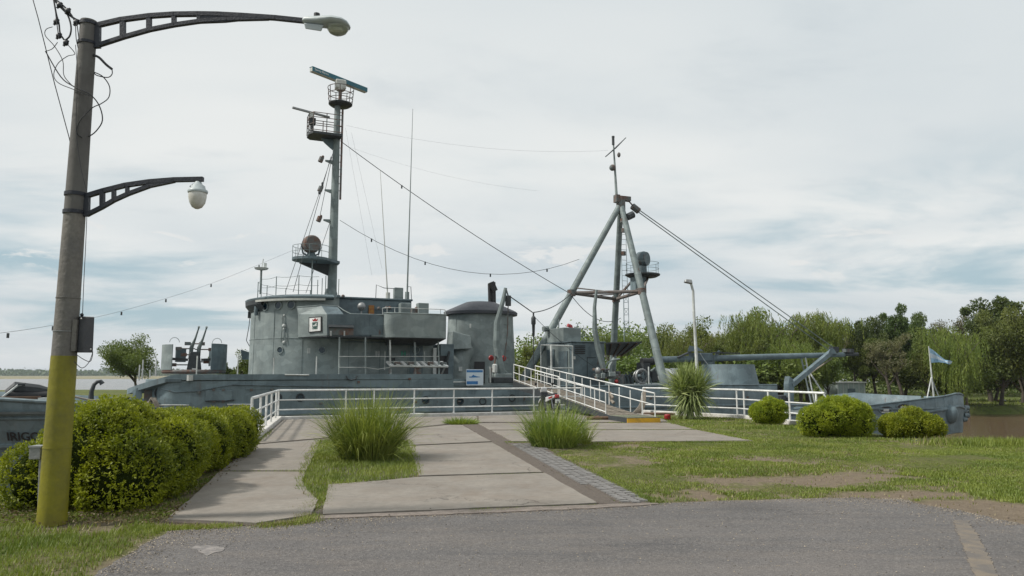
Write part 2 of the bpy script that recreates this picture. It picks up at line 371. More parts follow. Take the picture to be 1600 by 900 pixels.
# asphalt
def asphaltmat():
    m = bpy.data.materials.new('asphalt'); m.use_nodes = True; t = NT(m.node_tree); b = t.n['Principled BSDF']
    tc = t.add('ShaderNodeTexCoord').outputs['Object']
    n = t.noise(tc, .55, 5); n2 = t.noise(t.scale(tc, (.5, 1.6, 1)), 1.8, 6, .6); v = t.add('ShaderNodeTexVoronoi', {'Vector': tc, 'Scale': 68.0, 'Randomness': 1.0}); vc = t.add('ShaderNodeSeparateColor', {0: v.outputs['Color']}).outputs[0]
    c = t.mix(t.ramp(n, .3, .7), (.092, .086, .084), (.125, .117, .113)); c = t.mix(t.math('MULTIPLY', t.ramp(n2, .45, .72), .5), c, (.16, .138, .12))
    c = t.mix(t.math('MULTIPLY', t.ramp(vc, .6, .95), .38), c, (.25, .235, .22)); c = t.mix(t.math('MULTIPLY', t.ramp(vc, .35, .05), .4), c, (.05, .05, .052))
    dn = t.noise(t.scale(tc, (.35, 2.2, 1), (3, 1, 0)), 1.4, 4, .5); c = t.mix(t.math('MULTIPLY', t.ramp(dn, .60, .68), .35), c, (.055, .055, .06))
    wv_ = t.add('ShaderNodeVectorMath', {0: tc, 1: t.add('ShaderNodeVectorMath', {0: t.noise(tc, 1.6, 7, .75, 0, 1), 'Scale': 1.1}, operation='SCALE').outputs[0]}, operation='ADD').outputs[0]
    vo = t.add('ShaderNodeTexVoronoi', {'Vector': wv_, 'Scale': .30}, feature='DISTANCE_TO_EDGE').outputs[0]
    cm = t.math('MULTIPLY', t.math('SUBTRACT', 1.0, t.ramp(vo, .0015, .006)), t.ramp(t.noise(tc, .4, 2), .48, .6)); c = t.mix(t.math('MULTIPLY', cm, .7), c, (.035, .033, .032))
    ln_ = t.noise(t.scale(tc, (.12, .9, 1), (7, 1, 0)), 1.0, 5, .6); c = t.mix(t.math('MULTIPLY', t.ramp(ln_, .5, .7), .35), c, (.19, .17, .155))
    t.l.new(c, b.inputs['Base Color']); b.inputs['Roughness'].default_value = .85; b.inputs['Specular IOR Level'].default_value = .3
    bp = t.add('ShaderNodeBump', {'Strength': .55, 'Distance': .012, 'Height': v.outputs['Distance']})
    t.l.new(bp.outputs[0], b.inputs['Normal']); return m
M['asphalt'] = asphaltmat()
def rough_edge(pts, amp=.04, step=.12, seed=0):
    r = random.Random(seed); out = []
    for i in range(len(pts)-1):
        a, b = pts[i], pts[i+1]; L = math.dist(a, b); n = max(1, int(L/step))
        if L > 12: out.append(a); continue
        for k in range(n): out.append((a[0]+(b[0]-a[0])*k/n+r.uniform(-amp, amp), a[1]+(b[1]-a[1])*k/n+r.uniform(-amp, amp)))
    out.append(pts[-1]); return out
rp = road_poly[:2]+rough_edge([road_poly[1]]+rd+[(9, 7.45)], .035)[1:]+road_poly[-3:]
def flatpoly(name, poly, z0, z1, m, kind='structure', par=None):
    mb = MB(); mb.prism(poly, z0, z1); o = mb.build(name, m, par, smooth=False)
    bm = bmesh.new(); bm.from_mesh(o.data); bmesh.ops.triangulate(bm, faces=[f for f in bm.faces if len(f.verts) > 4]); bm.to_mesh(o.data); bm.free()
    if kind: tag(o, kind=kind)
    return o
flatpoly('road', rp, -.06, .012, M['asphalt'])
M['mark'] = mat('worn_road_paint', (.185, .152, .115), (.125, .112, .10), 5, .9, contrast=(.4, .6), bump=.3)
mk = [g2(*p) for p in [(1490, 815), (1512, 816), (1530, 840), (1545, 870), (1562, 905), (1524, 905), (1510, 870), (1500, 845)]]
flatpoly('road_marking', rough_edge(mk+[mk[0]], .014, .03, 5)[:-1], .008, .0165, M['mark'])
M['patch'] = mat('cement_smear', (.26, .235, .22), (.15, .14, .135), 14, .9, contrast=(.4, .6))
mk = [g2(*p) for p in [(302, 856), (325, 855), (350, 858), (349, 864), (332, 866), (322, 871), (314, 865), (300, 860)]]
flatpoly('road_stain', rough_edge(mk+[mk[0]], .02, .05, 6)[:-1], .008, .0165, M['patch'])
# pavement slabs
M['conc'] = mat('concrete_slab', (.252, .225, .192), (.20, .18, .155), .9, .85, bump=.25, bscale=14, fine=.3, dirt=((.165, .13, .10), 1.6, .45))
t = NT(M['conc'].node_tree); b = t.n['Principled BSDF']; src = b.inputs['Base Color'].links[0].from_socket; tc = t.add('ShaderNodeTexCoord').outputs['Object']
wv_ = t.add('ShaderNodeVectorMath', {0: tc, 1: t.add('ShaderNodeVectorMath', {0: t.noise(tc, 1.3, 6, .7, 0, 1), 'Scale': .9}, operation='SCALE').outputs[0]}, operation='ADD').outputs[0]
vo = t.add('ShaderNodeTexVoronoi', {'Vector': wv_, 'Scale': .42}, feature='DISTANCE_TO_EDGE').outputs[0]
cm = t.math('MULTIPLY', t.math('SUBTRACT', 1.0, t.ramp(vo, .003, .009)), t.ramp(t.noise(tc, .5, 2), .45, .6))
c2 = t.mix(t.math('MULTIPLY', cm, .75), src, (.05, .04, .032))
st = t.noise(t.scale(tc, (1, .5, 1), (4, 4, 0)), .8, 6, .65); c2 = t.mix(t.math('MULTIPLY', t.ramp(st, .56, .72), .55), c2, (.15, .115, .085))
spk = t.noise(tc, 60, 3, .7); c2 = t.mix(t.math('MULTIPLY', t.ramp(spk, .6, .75), .4), c2, (.13, .11, .09)); t.l.new(c2, b.inputs['Base Color'])
pv_ = empty('pavement'); tag(pv_, kind='structure')
for k, pl in slabs.items():
    rr = random.Random(k)
    q = rough_edge(pl+[pl[0]], .012, .25, k)[:-1]
    flatpoly('slab', q, -.08, .03+rr.uniform(-.006, .008), M['conc'], None, pv_)
M['gravel'] = mat('gravel_joint', (.16, .13, .105), (.11, .09, .075), 14, .95, bump=.9, bscale=60, fine=.5)
flatpoly('gravel_strip', rough_edge(strip+[strip[0]], .03, .15, 3)[:-1], -.05, .018, M['gravel'], None, pv_)
base = [g2(*p) for p in [(395, 698), (440, 655), (745, 650), (1008, 645), (1048, 660), (1180, 691), (915, 692.5), (868, 710), (1027, 788), (505, 810), (400, 822.5), (260, 816.5)]]
flatpoly('joint_bed', base, -.06, .008, M['gravel'], None, pv_)
flatpoly('kerb_lip', rough_edge([g2(*p) for p in [(500, 808.5), (940, 790.5), (1030, 788), (1030, 790), (940, 796), (760, 804), (500, 813), (500, 808.5)]], .02, .15, 9)[:-1], -.05, .022, mat('lip', (.26, .22, .19), (.17, .14, .12), 8, .9, bump=.7), None, pv_)
# granite setts laid in rows
M['sett'] = mat('granite_sett', (.235, .225, .215), (.16, .152, .145), 7, .85, bump=.5, fine=.5)
flatpoly('sett_bed', [(x, y) for x, y in settp], -.05, .014, M['gravel'], None, pv_)
settm = []
for v_ in range(6):
    r = random.Random(v_); mb = MB(); a = .056; mb.hexa([(-a, -a, -.03), (a, -a, -.03), (a, a, -.03), (-a, a, -.03)]+[(sx*a*r.uniform(.80, .97), sy*a*r.uniform(.80, .97), .010+r.uniform(-.003, .003)) for sx, sy in ((-1, -1), (1, -1), (1, 1), (-1, 1))])
    o = mb.build('sett', M['sett'], pv_, smooth=False, bevel=0); settm.append(o)
dirv = (Vector(settp[5])-Vector(settp[2])).normalized(); nrv = Vector((-dirv.y, dirv.x)); o0 = Vector(settp[7]); sp_ = .122
cand = []
for i in range(-40, 80):
    for j in range(-12, 14):
        p = o0+dirv*(i*sp_+(j % 2)*.06)+nrv*(j*sp_); cand.append((p.x, p.y))
ca = np.array(cand); ok = inpoly(ca[:, 0], ca[:, 1], settp) & (pdist(ca[:, 0], ca[:, 1], settp) > .05); ca = ca[ok]; ca = ca[np.argsort(ca[:, 1])]
an_ = atan2(dirv.y, dirv.x); rest = MB()
for k, (x, y) in enumerate(ca):
    if k < 6: o = settm[k]
    elif k < 298: o = copy_part(settm[k % 6], pv_)
    else:
        for vi in [0]:
            cc, ss = cos(an_), sin(an_); rz = rng.uniform(-.004, .004)
            rest.hexa([(x+a_*cc-b_*ss, y+a_*ss+b_*cc, z_+rz) for a_, b_, z_ in [(-.056, -.056, 0), (.056, -.056, 0), (.056, .056, 0), (-.056, .056, 0), (-.048, -.048, .034), (.048, -.048, .034), (.048, .048, .034), (-.048, .048, .034)]])
        continue
    o.location = (x, y, .018+rng.uniform(-.004, .005)); o.rotation_euler = (rng.uniform(-.03, .03), rng.uniform(-.03, .03), an_+rng.uniform(-.08, .08))
if rest.v: tag(rest.build('sett_paving', M['sett'], pv_, smooth=False), kind='stuff')
# quay wall under the platform edge
qw = MB()
def wallseg(a, b, th, z0, z1):
    a = Vector(a); b = Vector(b); d = (b-a).normalized(); n = Vector((-d.y, d.x))*th/2
    qw.hexa([(a.x+n.x, a.y+n.y, z0), (a.x-n.x, a.y-n.y, z0), (b.x-n.x, b.y-n.y, z0), (b.x+n.x, b.y+n.y, z0), (a.x+n.x, a.y+n.y, z1), (a.x-n.x, a.y-n.y, z1), (b.x-n.x, b.y-n.y, z1), (b.x+n.x, b.y+n.y, z1)])
for a, b in (((-6.25, 17.6), QA), (QA, (4.6, 31.5)), ((4.6, 31.5), (8.45, 27.6)), ((8.45, 27.6), (9.55, 22.2))): wallseg(a, b, .34, -5.5, -.01)
tag(qw.build('quay_wall', mat('quay_concrete', (.2, .19, .17), None, 2, .9, streak=.5), smooth=False), 'concrete quay wall under the white kerb of the paved platform', 'wall')
# water
def watermat():
    m = bpy.data.materials.new('river_water'); m.use_nodes = True; t = NT(m.node_tree); b = t.n['Principled BSDF']
    tc = t.add('ShaderNodeTexCoord').outputs['Object']
    b.inputs['Base Color'].default_value = (.115, .078, .048, 1); b.inputs['Roughness'].default_value = .16; b.inputs['IOR'].default_value = 1.33
    n = t.noise(t.scale(tc, (1, 1.6, 1)), 1.1, 6, .62); n2 = t.noise(tc, .05, 3)
    bp = t.add('ShaderNodeBump', {'Strength': t.math('ADD', .14, t.math('MULTIPLY', t.ramp(n2, .4, .6), .25)), 'Distance': .12, 'Height': n}); t.l.new(bp.outputs[0], b.inputs['Normal']); return m
M['water'] = watermat()
o = MB().quad((-4000, 4, WZ), (4000, 4, WZ), (4000, 7000, WZ), (-4000, 7000, WZ)).build('river', M['water'], smooth=False); tag(o, kind='structure')
# opposite bank
def bankmat(name, a, b_, c_):
    m = bpy.data.materials.new(name); m.use_nodes = True; t = NT(m.node_tree); b = t.n['Principled BSDF']; tc = t.add('ShaderNodeTexCoord').outputs['Object']
    c = t.mix(t.ramp(t.noise(tc, .08, 6), .35, .65), a, b_); c = t.mix(t.ramp(t.noise(tc, 1.3, 6, .7), .45, .7), c, c_)
    t.l.new(c, b.inputs['Base Color']); b.inputs['Roughness'].default_value = .95; b.inputs['Specular IOR Level'].default_value = .1
    bp = t.add('ShaderNodeBump', {'Strength': .8, 'Distance': .2, 'Height': t.noise(tc, 2.5, 6, .7)}); t.l.new(bp.outputs[0], b.inputs['Normal']); return m
M['bank'] = bankmat('bank_grass', (.085, .115, .03), (.15, .15, .06), (.06, .07, .03))
bank = [(-400, 44), (-120, 50), (-60, 58), (-25, 66), (0, 77), (28, 90), (50, 99), (80, 104), (140, 110), (400, 125), (400, 420), (-20, 420), (-38, 250), (-60, 222), (-110, 212), (-400, 190)]
bx = np.concatenate([np.arange(-400, -90, 10), np.arange(-90, 120, 1.2), np.arange(120, 401, 12)]); by = np.concatenate([np.arange(40, 150, 1.2), np.arange(150, 262, 3), np.arange(262, 425, 10)])
BX, BY = np.meshgrid(bx, by); BX = BX.ravel(); BY = BY.ravel(); bi = inpoly(BX, BY, bank); bd = pdist(BX, BY, bank)
BZ = np.where(bi, np.minimum(WZ+.1+bd*.9, -2.75+bd*.004)+(fbm(BX, BY, .12)-.5)*.5*np.clip(bd/4, 0, 1), WZ-bd*.5-.1)
ii = np.arange(len(bx)*len(by)).reshape(len(by), len(bx))
o = raw('opposite_bank', np.stack([BX, BY, BZ], 1), np.stack([ii[:-1, :-1].ravel(), ii[:-1, 1:].ravel(), ii[1:, 1:].ravel(), ii[1:, :-1].ravel()], 1), M['bank']); tag(o, kind='structure'); o.data.polygons.foreach_set('use_smooth', [True]*len(o.data.polygons))
def bankz(x, y):
    xx = np.array([float(x)]); yy = np.array([float(y)]); d = pdist(xx, yy, bank)[0]
    return min(WZ+.1+d*.9, -2.75+d*.004) if inpoly(xx, yy, bank)[0] else WZ
M['far'] = bankmat('far_meadow', (.23, .21, .12), (.30, .26, .18), (.13, .14, .07))
mb = MB(); mb.hexa([(-3500, 890, -5), (3500, 890, -5), (3500, 6900, -5), (-3500, 6900, -5), (-3500, 900, -3.1), (3500, 900, -3.1), (3500, 6900, -2.5), (-3500, 6900, -2.5)])
tag(mb.build('far_shore', M['far'], smooth=False), kind='structure')

# ---------------- white railings and kerbs ----------------
def railing(name, path, zt, post_t, label, rails=(1.04, .70, .36), z0=.0, pr=.030, skip=()):
    root = empty(name, (*path[0], 0), 0, label, 'railing', 'white railings round the platform'); o_ = Vector((*path[0], 0))
    pts = [Vector((*p, 0)) for p in path]
    L = [0]
    for i in range(len(pts)-1): L.append(L[-1]+(pts[i+1]-pts[i]).length)
    def at(d):
        for i in range(len(pts)-1):
            if d <= L[i+1]+1e-6: return pts[i].lerp(pts[i+1], (d-L[i])/(L[i+1]-L[i]))
        return pts[-1]
    for i, h in enumerate(rails):
        mb = MB(); mb.tube([p-o_+Vector((0, 0, h)) for p in pts], .036 if i == 0 else .024, 8); mb.build('top_rail' if i == 0 else 'rail', M['white'], root)
    for d in post_t:
        p = at(d)-o_; mb = MB(); mb.tube([p+Vector((0, 0, z0)), p+Vector((0, 0, rails[0]))], pr, 8); mb.tube([p+Vector((0, 0, z0)), p+Vector((0, 0, z0+.02))], pr*1.8, 8); mb.build('post', M['white'], root)
    return root
def onpath(px, a, b):   # distance along a-b where screen column px meets it
    d = ray(px, 640); k = d.x/d.y; tt = (k*a[1]-a[0])/((b[0]-a[0])-k*(b[1]-a[1])); return tt*math.dist(a, b)
LA = (-6.15, 17.6)
LL = math.dist(LA, QA)
railing('platform_railing', [LA, QA], 1.04, [0.02]+[onpath(p, LA, QA) for p in (407, 416, 424, 431)], 'short white railing along the left edge of the platform, beside the hedge end', z0=.12)
QB2 = (2.85, 30.75)
railing('platform_railing', [QA, QB2], 1.04, [0.0]+[onpath(p, QA, QB2) for p in (540, 584, 647, 709, 769, 834, 886)]+[math.dist(QA, QB2)], 'long white railing along the back of the platform, left of the gangway', z0=.12)
RA, RB, RC = (5.45, 30.9), (8.3, 27.5), (9.4, 22.35)
railing('platform_railing', [RA, RB, RC], 1.04, [0, math.dist(RA, RB)*.52, math.dist(RA, RB)+.02]+[math.dist(RA, RB)+x for x in (.0+onpath(p, RB, RC) for p in (1163, 1201, 1234, 1276))], 'white railing at the right side of the platform, behind the spiky plant', z0=.12)
kb = MB()
def kerb(a, b, wd=.24, z1=.14):
    a = Vector(a); b = Vector(b); d = (b-a).normalized(); n = Vector((-d.y, d.x))*wd/2; a = a-d*.02; b = b+d*.02
    kb.hexa([(a.x+n.x, a.y+n.y, -.1), (a.x-n.x, a.y-n.y, -.1), (b.x-n.x, b.y-n.y, -.1), (b.x+n.x, b.y+n.y, -.1), (a.x+n.x, a.y+n.y, z1), (a.x-n.x, a.y-n.y, z1), (b.x-n.x, b.y-n.y, z1), (b.x+n.x, b.y+n.y, z1)])
kerb((-6.0, 16.9), QA, .30); tag(kb.build('kerb', M['curb'], smooth=False, bevel=.015), 'white painted kerb under the short railing at the left side of the platform', 'kerb')
kb = MB(); kerb(QA, QB2, .24, .125); tag(kb.build('kerb', M['curb'], smooth=False, bevel=.015), 'white painted kerb along the back of the platform in front of the ship', 'kerb')
kb = MB(); kerb(RA, RB, .24, .13); kerb(RB, (9.5, 21.6), .27, .14); tag(kb.build('kerb', M['curb'], smooth=False, bevel=.015), 'white painted kerb at the right side of the platform behind the bushes', 'kerb')
# ---------------- the ship (local axes: x towards the stern, y away from the quay, z up) ----------------
ship = empty('warship', SO, ROT, 'long grey navy tug moored behind the white railing, with funnel and two masts', 'ship')
CW = 5.85
def hb(s):
    if s < -14: return CW*max(.0, 1-(max(0, (-14-s))/19.5)**2.3)
    if s > 30: return CW*max(0.0, 1-((s-30)/8.0)**4.0)**.5
    return CW
def ztop(s):
    pts = [(-33.6, 1.25), (-22.6, .57), (-15.4, .02), (-15.2, .0), (-2.6, .0), (-2.55, .97), (17.8, .97), (17.95, -.92), (26.2, -.38), (33.0, .12), (34.4, .30), (36.2, .05), (39, -.2)]
    for (a, za), (b, zb) in zip(pts, pts[1:]):
        if a <= s <= b: return za+(zb-za)*(s-a)/(b-a)
    return .1
def prof(s):     # z fractions: (dz below top, beam factor)
    fl = max(0, (-18-s)/15)
    st = max(0, (s-30)/8)
    if s > 28: return [(0, 1), (.2, 1), (.53, 1-.06*st), (.60, 1-.6*st), (1.0, 1-.95*st)]
    return [(0, 1), (.12, 1-.25*fl), (.35, 1-.55*fl-.03*st), (.65, 1-.85*fl-.35*st), (1.0, 1-.97*fl-.75*st)]
def hull_w(s, z):
    zt = ztop(s); f = (zt-z)/(zt+4.9); pr = prof(s)
    for (a, fa), (b, fb) in zip(pr, pr[1:]):
        if a <= f <= b: return CW-hb(s)*(fa+(fb-fa)*(f-a)/(b-a))
    return CW-hb(s)
ss = sorted(set([-33.5, -33.2, -32.5]+list(np.arange(-31.5, -15.4, 1.0))+[-15.4, -15.21, -2.61, -2.54, 17.79, 17.96]+list(np.arange(-14, 27, 2.0))+[27, 28.5, 30, 31, 32, 33, 33.6, 34.2, 34.8, 35.4, 36, 36.5, 36.9, 37.3, 37.6, 37.8, 37.93, 37.99, 37.999]))
hm = MB(); rows = []
for s in ss:
    row = []
    for side in (-1, 1):
        zt = ztop(s)-(0 if side < 0 or s < 17.9 else 1.0*min(1, max(0, (36-s)/4)))
        for (f, bf) in (prof(s) if side < 0 else prof(s)):
            row.append((s, CW+side*hb(s)*bf, zt-(zt+4.9)*f))
    b = len(hm.v); hm.v += row; rows.append(b)
for a, b in zip(rows, rows[1:]):
    for off in (0, 5):
        for k in range(4): hm.f.append((a+off+k, a+off+k+1, b+off+k+1, b+off+k))
hull = hm.build('hull', M['hull'], ship, ang=50, weld=True)
md = hull.modifiers.new('s', 'SOLIDIFY'); md.thickness = .05; md.offset = 0
dk = MB()
def deckpoly(s0, s1, z, n=14, inset=.06):
    pts = [(s0+(s1-s0)*i/n) for i in range(n+1)]
    dk.prism([(s, CW-hb(s)+inset) for s in pts]+[(s, CW+hb(s)-inset) for s in reversed(pts)], z-.1, z)
deckpoly(-33.0, -16.0, .05); deckpoly(-2.5, 17.85, .93, 6, -.02); deckpoly(17.9, 36.5, -1.35)
dk.build('deck', M['deck'], ship, smooth=False)
# strakes, gunwale
def strake(name, s0, s1, zf, r, m='hull', off=.02, n=30):
    mb = MB(); mb.tube([(s, hull_w(s, zf(s))-off, zf(s)) for s in [s0+(s1-s0)*i/n for i in range(n+1)]], r, 8); mb.build(name, M[m], ship)
strake('rub_rail', -33, 33.4, lambda s: -.24 if s < 18 else -.24-(s-18)*.052+max(0, s-27)*.045, .085)
strake('rub_rail', -33, -12, lambda s: -1.42, .12)
strake('rub_rail', 17.9, 37, lambda s: ztop(s)-.92, .11)
strake('gunwale', -33.2, -15.3, lambda s: ztop(s), .085)
strake('gunwale', 18.0, 37.3, lambda s: ztop(s), .06)
strake('gunwale', -2.5, 17.8, lambda s: .97, .04)
for s in np.arange(-12.5, 17, 3.1):
    MB().box(s, s+.03, -.035, 0, -3.5, .0 if s < -2.6 else .9).build('plate_seam', M['hull'], ship, smooth=False)
MB().tube([S(p, y, 0)-Vector((0, .06, 0)) for p, y in ((363, 601), (450, 603), (560, 605), (640, 606))], .03, 6).build('pipe', M['grayb'], ship)
MB().tube([S(p, y, -.05) for p, y in ((252, 608), (275, 613), (310, 611), (345, 604), (365, 601))], .025, 6).build('hose', M['grayb'], ship)
MB().tube([S(p, y, -.1) for p, y in ((355, 632), (396, 632))], .035, 6).build('handrail', M['palewhite'], ship)
MB().tube([S(p, y, -.1) for p, y in ((247, 633), (295, 633))], .03, 6).build('handrail', M['palewhite'], ship)
MB().tube([S(p, y, -.08) for p, y in ((445, 585.5), (483, 586))], .03, 6).build('handrail', M['palewhite'], ship)
def rivet_panel(name, px0, py0, px1, py1, wv, m, th=.04):
    a = S(px0, py0, wv); b = S(px1, py1, wv); MB().box(a.x, b.x, wv-th, wv, b.z, a.z).build(name, m, ship, smooth=False, bevel=.012)
rivet_panel('hatch_plate', 321, 610, 363, 626, -.03, M['hull'])
MB().tube([S(p, y, -.1) for p, y in ((321, 627), (335, 626), (350, 627), (366, 625))], .03, 5).build('hinge_bar', M['darkgray'], ship)
for p, y in ((334, 609), (349, 609), (334, 627), (349, 627), (311, 613), (393, 609), (425, 608), (640, 592), (560, 597)):
    c = S(p, y, -.06); MB().cbox(c, .12, .1, .10).build('bracket', M['rusty'], ship, smooth=False)
MB().tube([S(p, y, -.12) for p, y in ((541, 587), (543, 592), (549, 594), (556, 592), (558, 587))], .03, 6).build('handle', M['darkgray'], ship)
def porthole(c, nrm, r, par=ship, m='gray'):
    n = Vector(nrm).normalized(); q = n.to_track_quat('Z', 'Y').to_matrix(); mb = MB()
    ring = [Vector(c)+q @ Vector((cos(a)*r, sin(a)*r, .03)) for a in [2*pi*i/16 for i in range(16)]]
    mb.tube(ring, r*.17, 6, closed=True); o = mb.build('porthole', M[m], par)
    MB().lathe([(0.001, .012), (r*.95, .012), (r*.95, -.05)], c, 16, axis=n).build('glass', M['glass'], o)
for px, py in ((469, 621), (434, 621), (719, 627), (754, 627), (665, 625), (800, 622)): porthole(S(px, py, -.01), (0, -1, 0), .17, m='darkgray')
for px, py in ((566, 639), (620, 640)): c = S(px, py, -.02); MB().box(c.x-.5, c.x+.5, -.1, -.02, c.z-.05, c.z+.05).build('fender_batten', M['rusty'], ship, smooth=False)
for i in range(14):
    s_ = -14.5+i*2.3; z_ = .2 if i % 3 else -.9; q_ = MB().box(s_, s_+.16, -.06, 0, z_, z_+.08).build('scupper', M['rusty'], ship, smooth=False)
for i, (s_, z_) in enumerate(((-10.5, .45), (-7.2, .5), (-13.2, .9), (-5.0, .35), (.5, .2), (3.1, .3), (6.5, .1), (10.5, .3), (13, -.2))):
    MB().box(s_, s_+.7+.2*(i % 3), -.035, 0, z_, z_+.35+.1*(i % 2)).build('doubler_plate', M['hull'], ship, smooth=False, bevel=.008)
# letters on the bow
def text(body, size, par, m, loc_, rot, ext=.008, name='lettering', align='LEFT', stretch=1.0):
    cu = bpy.data.curves.new(name, 'FONT'); cu.body = body; cu.size = size; cu.extrude = ext; cu.align_x = align; cu.offset = size*.012
    o = bpy.data.objects.new(name, cu); COL.objects.link(o); dg = bpy.context.evaluated_depsgraph_get()
    me = bpy.data.meshes.new_from_object(o.evaluated_get(dg)); bpy.data.objects.remove(o); me.materials.clear(); me.materials.append(m)
    o = bpy.data.objects.new(name, me); COL.objects.link(o); o.parent = par; o.location = loc_; o.rotation_euler = rot; o.scale = (stretch, 1, 1); return o
def hull_text(px0, px1, py, word, h, name):
    import mathutils
    a = S(px0, py, 1.5); b = S(px1, py, 1.2)
    for it in range(4):
        a = S(px0, py, hull_w(a.x, a.z)); b = S(px1, py, hull_w(b.x, b.z))
    ang = atan2(b.y-a.y, b.x-a.x)
    tilt = atan2(hull_w(a.x, a.z)-hull_w(a.x, a.z+.5), .5)
    return a, b, ang, tilt
a, b, ang, tl = hull_text(12, 45, 688, '', .5, '')
o = text('IRIGOYEN', .53, ship, M['black'], (a.x-.03*sin(-ang), a.y-.08, a.z), (pi/2+tl, 0, ang)); o.name = 'ship_name'
o = text('A.R.A.', .53, ship, M['black'], (a.x-1.9, a.y+.25, a.z), (pi/2+tl, 0, ang-.03)); o.name = 'ship_name'
# chocks in the stern bulwark
for px, py, sx in ((1383, 640, .62), (1410, 636, .60)):
    c = S(px, py, 0); c.y = hull_w(c.x, c.z)-.03
    mb = MB(); mb.tube([(c.x+sx*cos(a)*(1 if abs(cos(a)) < 2 else 1), c.y, c.z+.24*sin(a)) for a in [2*pi*i/20 for i in range(20)]], .07, 6, closed=True); o = mb.build('chock', M['hull'], ship)
    MB().lathe([(0.001, 0), (1, 0)], (c.x, c.y-.03, c.z), 20, sx=1, axis=(0, -1, 0)).build('opening', M['black'], o)
    op = o.children[0]; 
    for v in op.data.vertices: v.co.x = c.x+(v.co.x-c.x)*(sx-.05); v.co.z = c.z+(v.co.z-c.z)*.2
    MB().cbox((c.x, c.y-.05, c.z-.02), .5, .04, .14).build('roller', M['palewhite'], o)
    MB().cbox((c.x-.1, c.y-.06, c.z-.16), .7, .04, .06).build('roller', M['palewhite'], o)
c = S(1487, 647, .0); c.y = hull_w(c.x, c.z)
MB().ball(c, .5, 14, sz=1.35).build('hawse_boss', M['hull'], ship)
for px, py, r in ((1505, 641, .24), (1511, 637, .16), (1510, 649, .2), (1507, 655, .2)):
    c = S(px, py, 1.0); MB().tube([c-Vector((.35, 0, 0)), c+Vector((.1, 0, 0))], r, 10).build('stern_roller', M['hull'], ship)
c = S(1496, 648, .9); MB().tube([c, S(1513, 641, 1.0), S(1514, 652, 1.2)], .07, 6).build('stern_pipe', M['hull'], ship)
c = S(1481, 622, .3); MB().hexa([S(1470, 634, .12), S(1497, 634, .3), S(1497, 634, 1.2), S(1470, 634, 1.2), S(1478, 617, .12), S(1492, 621, .3), S(1492, 621, 1.2), S(1478, 617, 1.2)]).build('stern_plate', M['hull'], ship, smooth=False, bevel=.04)
for i in range(9):
    s = 26+i*.95; MB().box(s, s+.03, hull_w(s, -.5)-.03, hull_w(s, -.5)+.02, -.95, ztop(s)-.05).build('bulwark_stay', M['hull'], ship, smooth=False)

# raised gun deck house flush with the side
def ell_front(s0, depth, n=16, w0=0.0):
    return [(s0-depth*cos(a), CW+(CW-w0)*sin(a)) for a in [-pi/2+pi*i/n for i in range(n+1)]]
rh = MB()
fr = ell_front(-16.1, 1.5, 24, -.02)
rh.prism([(-2.4, -.02)]+[(-4.2, -.02)]+[(x, y) for x, y in fr]+[(-4.2, 11.72), (-2.4, 11.72)], -.3, 1.36)
rh.build('deckhouse', M['hull'], ship, ang=30)
# curved end of the bulwark at the break of the deck
mb = MB(); q = [S(640, 588, 0), S(690, 590, 0), S(697, 595, 0), S(708, 599, 0), S(722, 602, 0)]
e0 = q[0].x
mb.slab([(x, -.045, z) for x, z in [(q[0].x, 1.0), (q[0].x, 1.6)]+[(v.x, v.z) for v in q[1:]]+[(q[-1].x, .93), (q[1].x, .85)]], (0, .06, 0)); mb.build('bulwark', M['hull'], ship, smooth=False)
rd_ = MB(); fs = ell_front(-16.1, 2.3, 30, -.05)
rd_.prism([(-3.3, -.05)]+fs+[(-3.3, 11.75)], 1.365, 1.62)
rd_.v = [(x, y, z-.26*max(0, -16.0-x)**1.2) for x, y, z in rd_.v]; rd_.build('gun_deck', M['hull'], ship, ang=30)
MB().slab([S(214, 606, 1.6), S(207, 611, 1.8), S(207, 632, 1.8), S(222, 634, 1.6), S(222, 606, 1.5)], (0, .06, 0)).build('side_screen', M['hull'], ship, smooth=False)
porthole(S(250, 614, .8), (-.5, -1, 0), .22, m='darkgray')
for px, py in ((232, 617),): c = S(px, py, 1.6); MB().cbox(c, .35, .3, .8).build('locker', M['rusty'], ship, smooth=False)
rivet_panel('deck_edge_patch', 258, 591.5, 283, 597, -.07, M['grayb'], .02)
c = S(297, 586, -.15); MB().tube([c, c-Vector((0, 0, .25))], .14, 8).build('fairlead', M['palewhite'], ship)
def stanchion(px, y0, y1, wv, r=.028, m='palewhite', name='stanchion'):
    a = S(px, y0, wv); b = Vector((a.x, a.y, S(px, y1, wv).z)); MB().tube([a, b], r, 6).build(name, M[m], ship)
for px, y0, y1, wv in ((217, 595, 570, 1.6), (222, 593, 562, 1.4), (234, 590, 578, 1.0), (243, 588, 560, .6), (307, 586, 556, .1), (371, 586, 555, .1), (427, 586, 559, .1), (494, 586, 557, .1)): stanchion(px, y0, y1, wv)
# twin gun on its turntable
gun = empty('twin_gun', (0, 0, 0)); gun.parent = ship
gc = S(303, 583, 4.2); gc.z = 1.62; R_ = 1.5
MB().lathe([(.4, 0), (R_*.96, .02), (R_, .12), (R_*.97, .2), (.2, .22)], gc, 28).build('turntable', M['rusty'], gun)
def arc_shield(a0, a1, r, z0, z1, m):
    mb = MB(); n = 10; o_ = []
    for i in range(n+1):
        a = radians(a0+(a1-a0)*i/n)
        for rr, z in ((r, z0), (r, z1), (r-.05, z1), (r-.05, z0)): mb.v.append((gc.x+rr*cos(a), gc.y+rr*sin(a), z))
    for i in range(n):
        for k in range(4): mb.f.append((i*4+k, i*4+(k+1) % 4, i*4+4+(k+1) % 4, i*4+4+k))
    mb.f += [(0, 1, 2, 3), (n*4, n*4+1, n*4+2, n*4+3)]
    return mb.build('gun_shield', M[m], gun, ang=50)
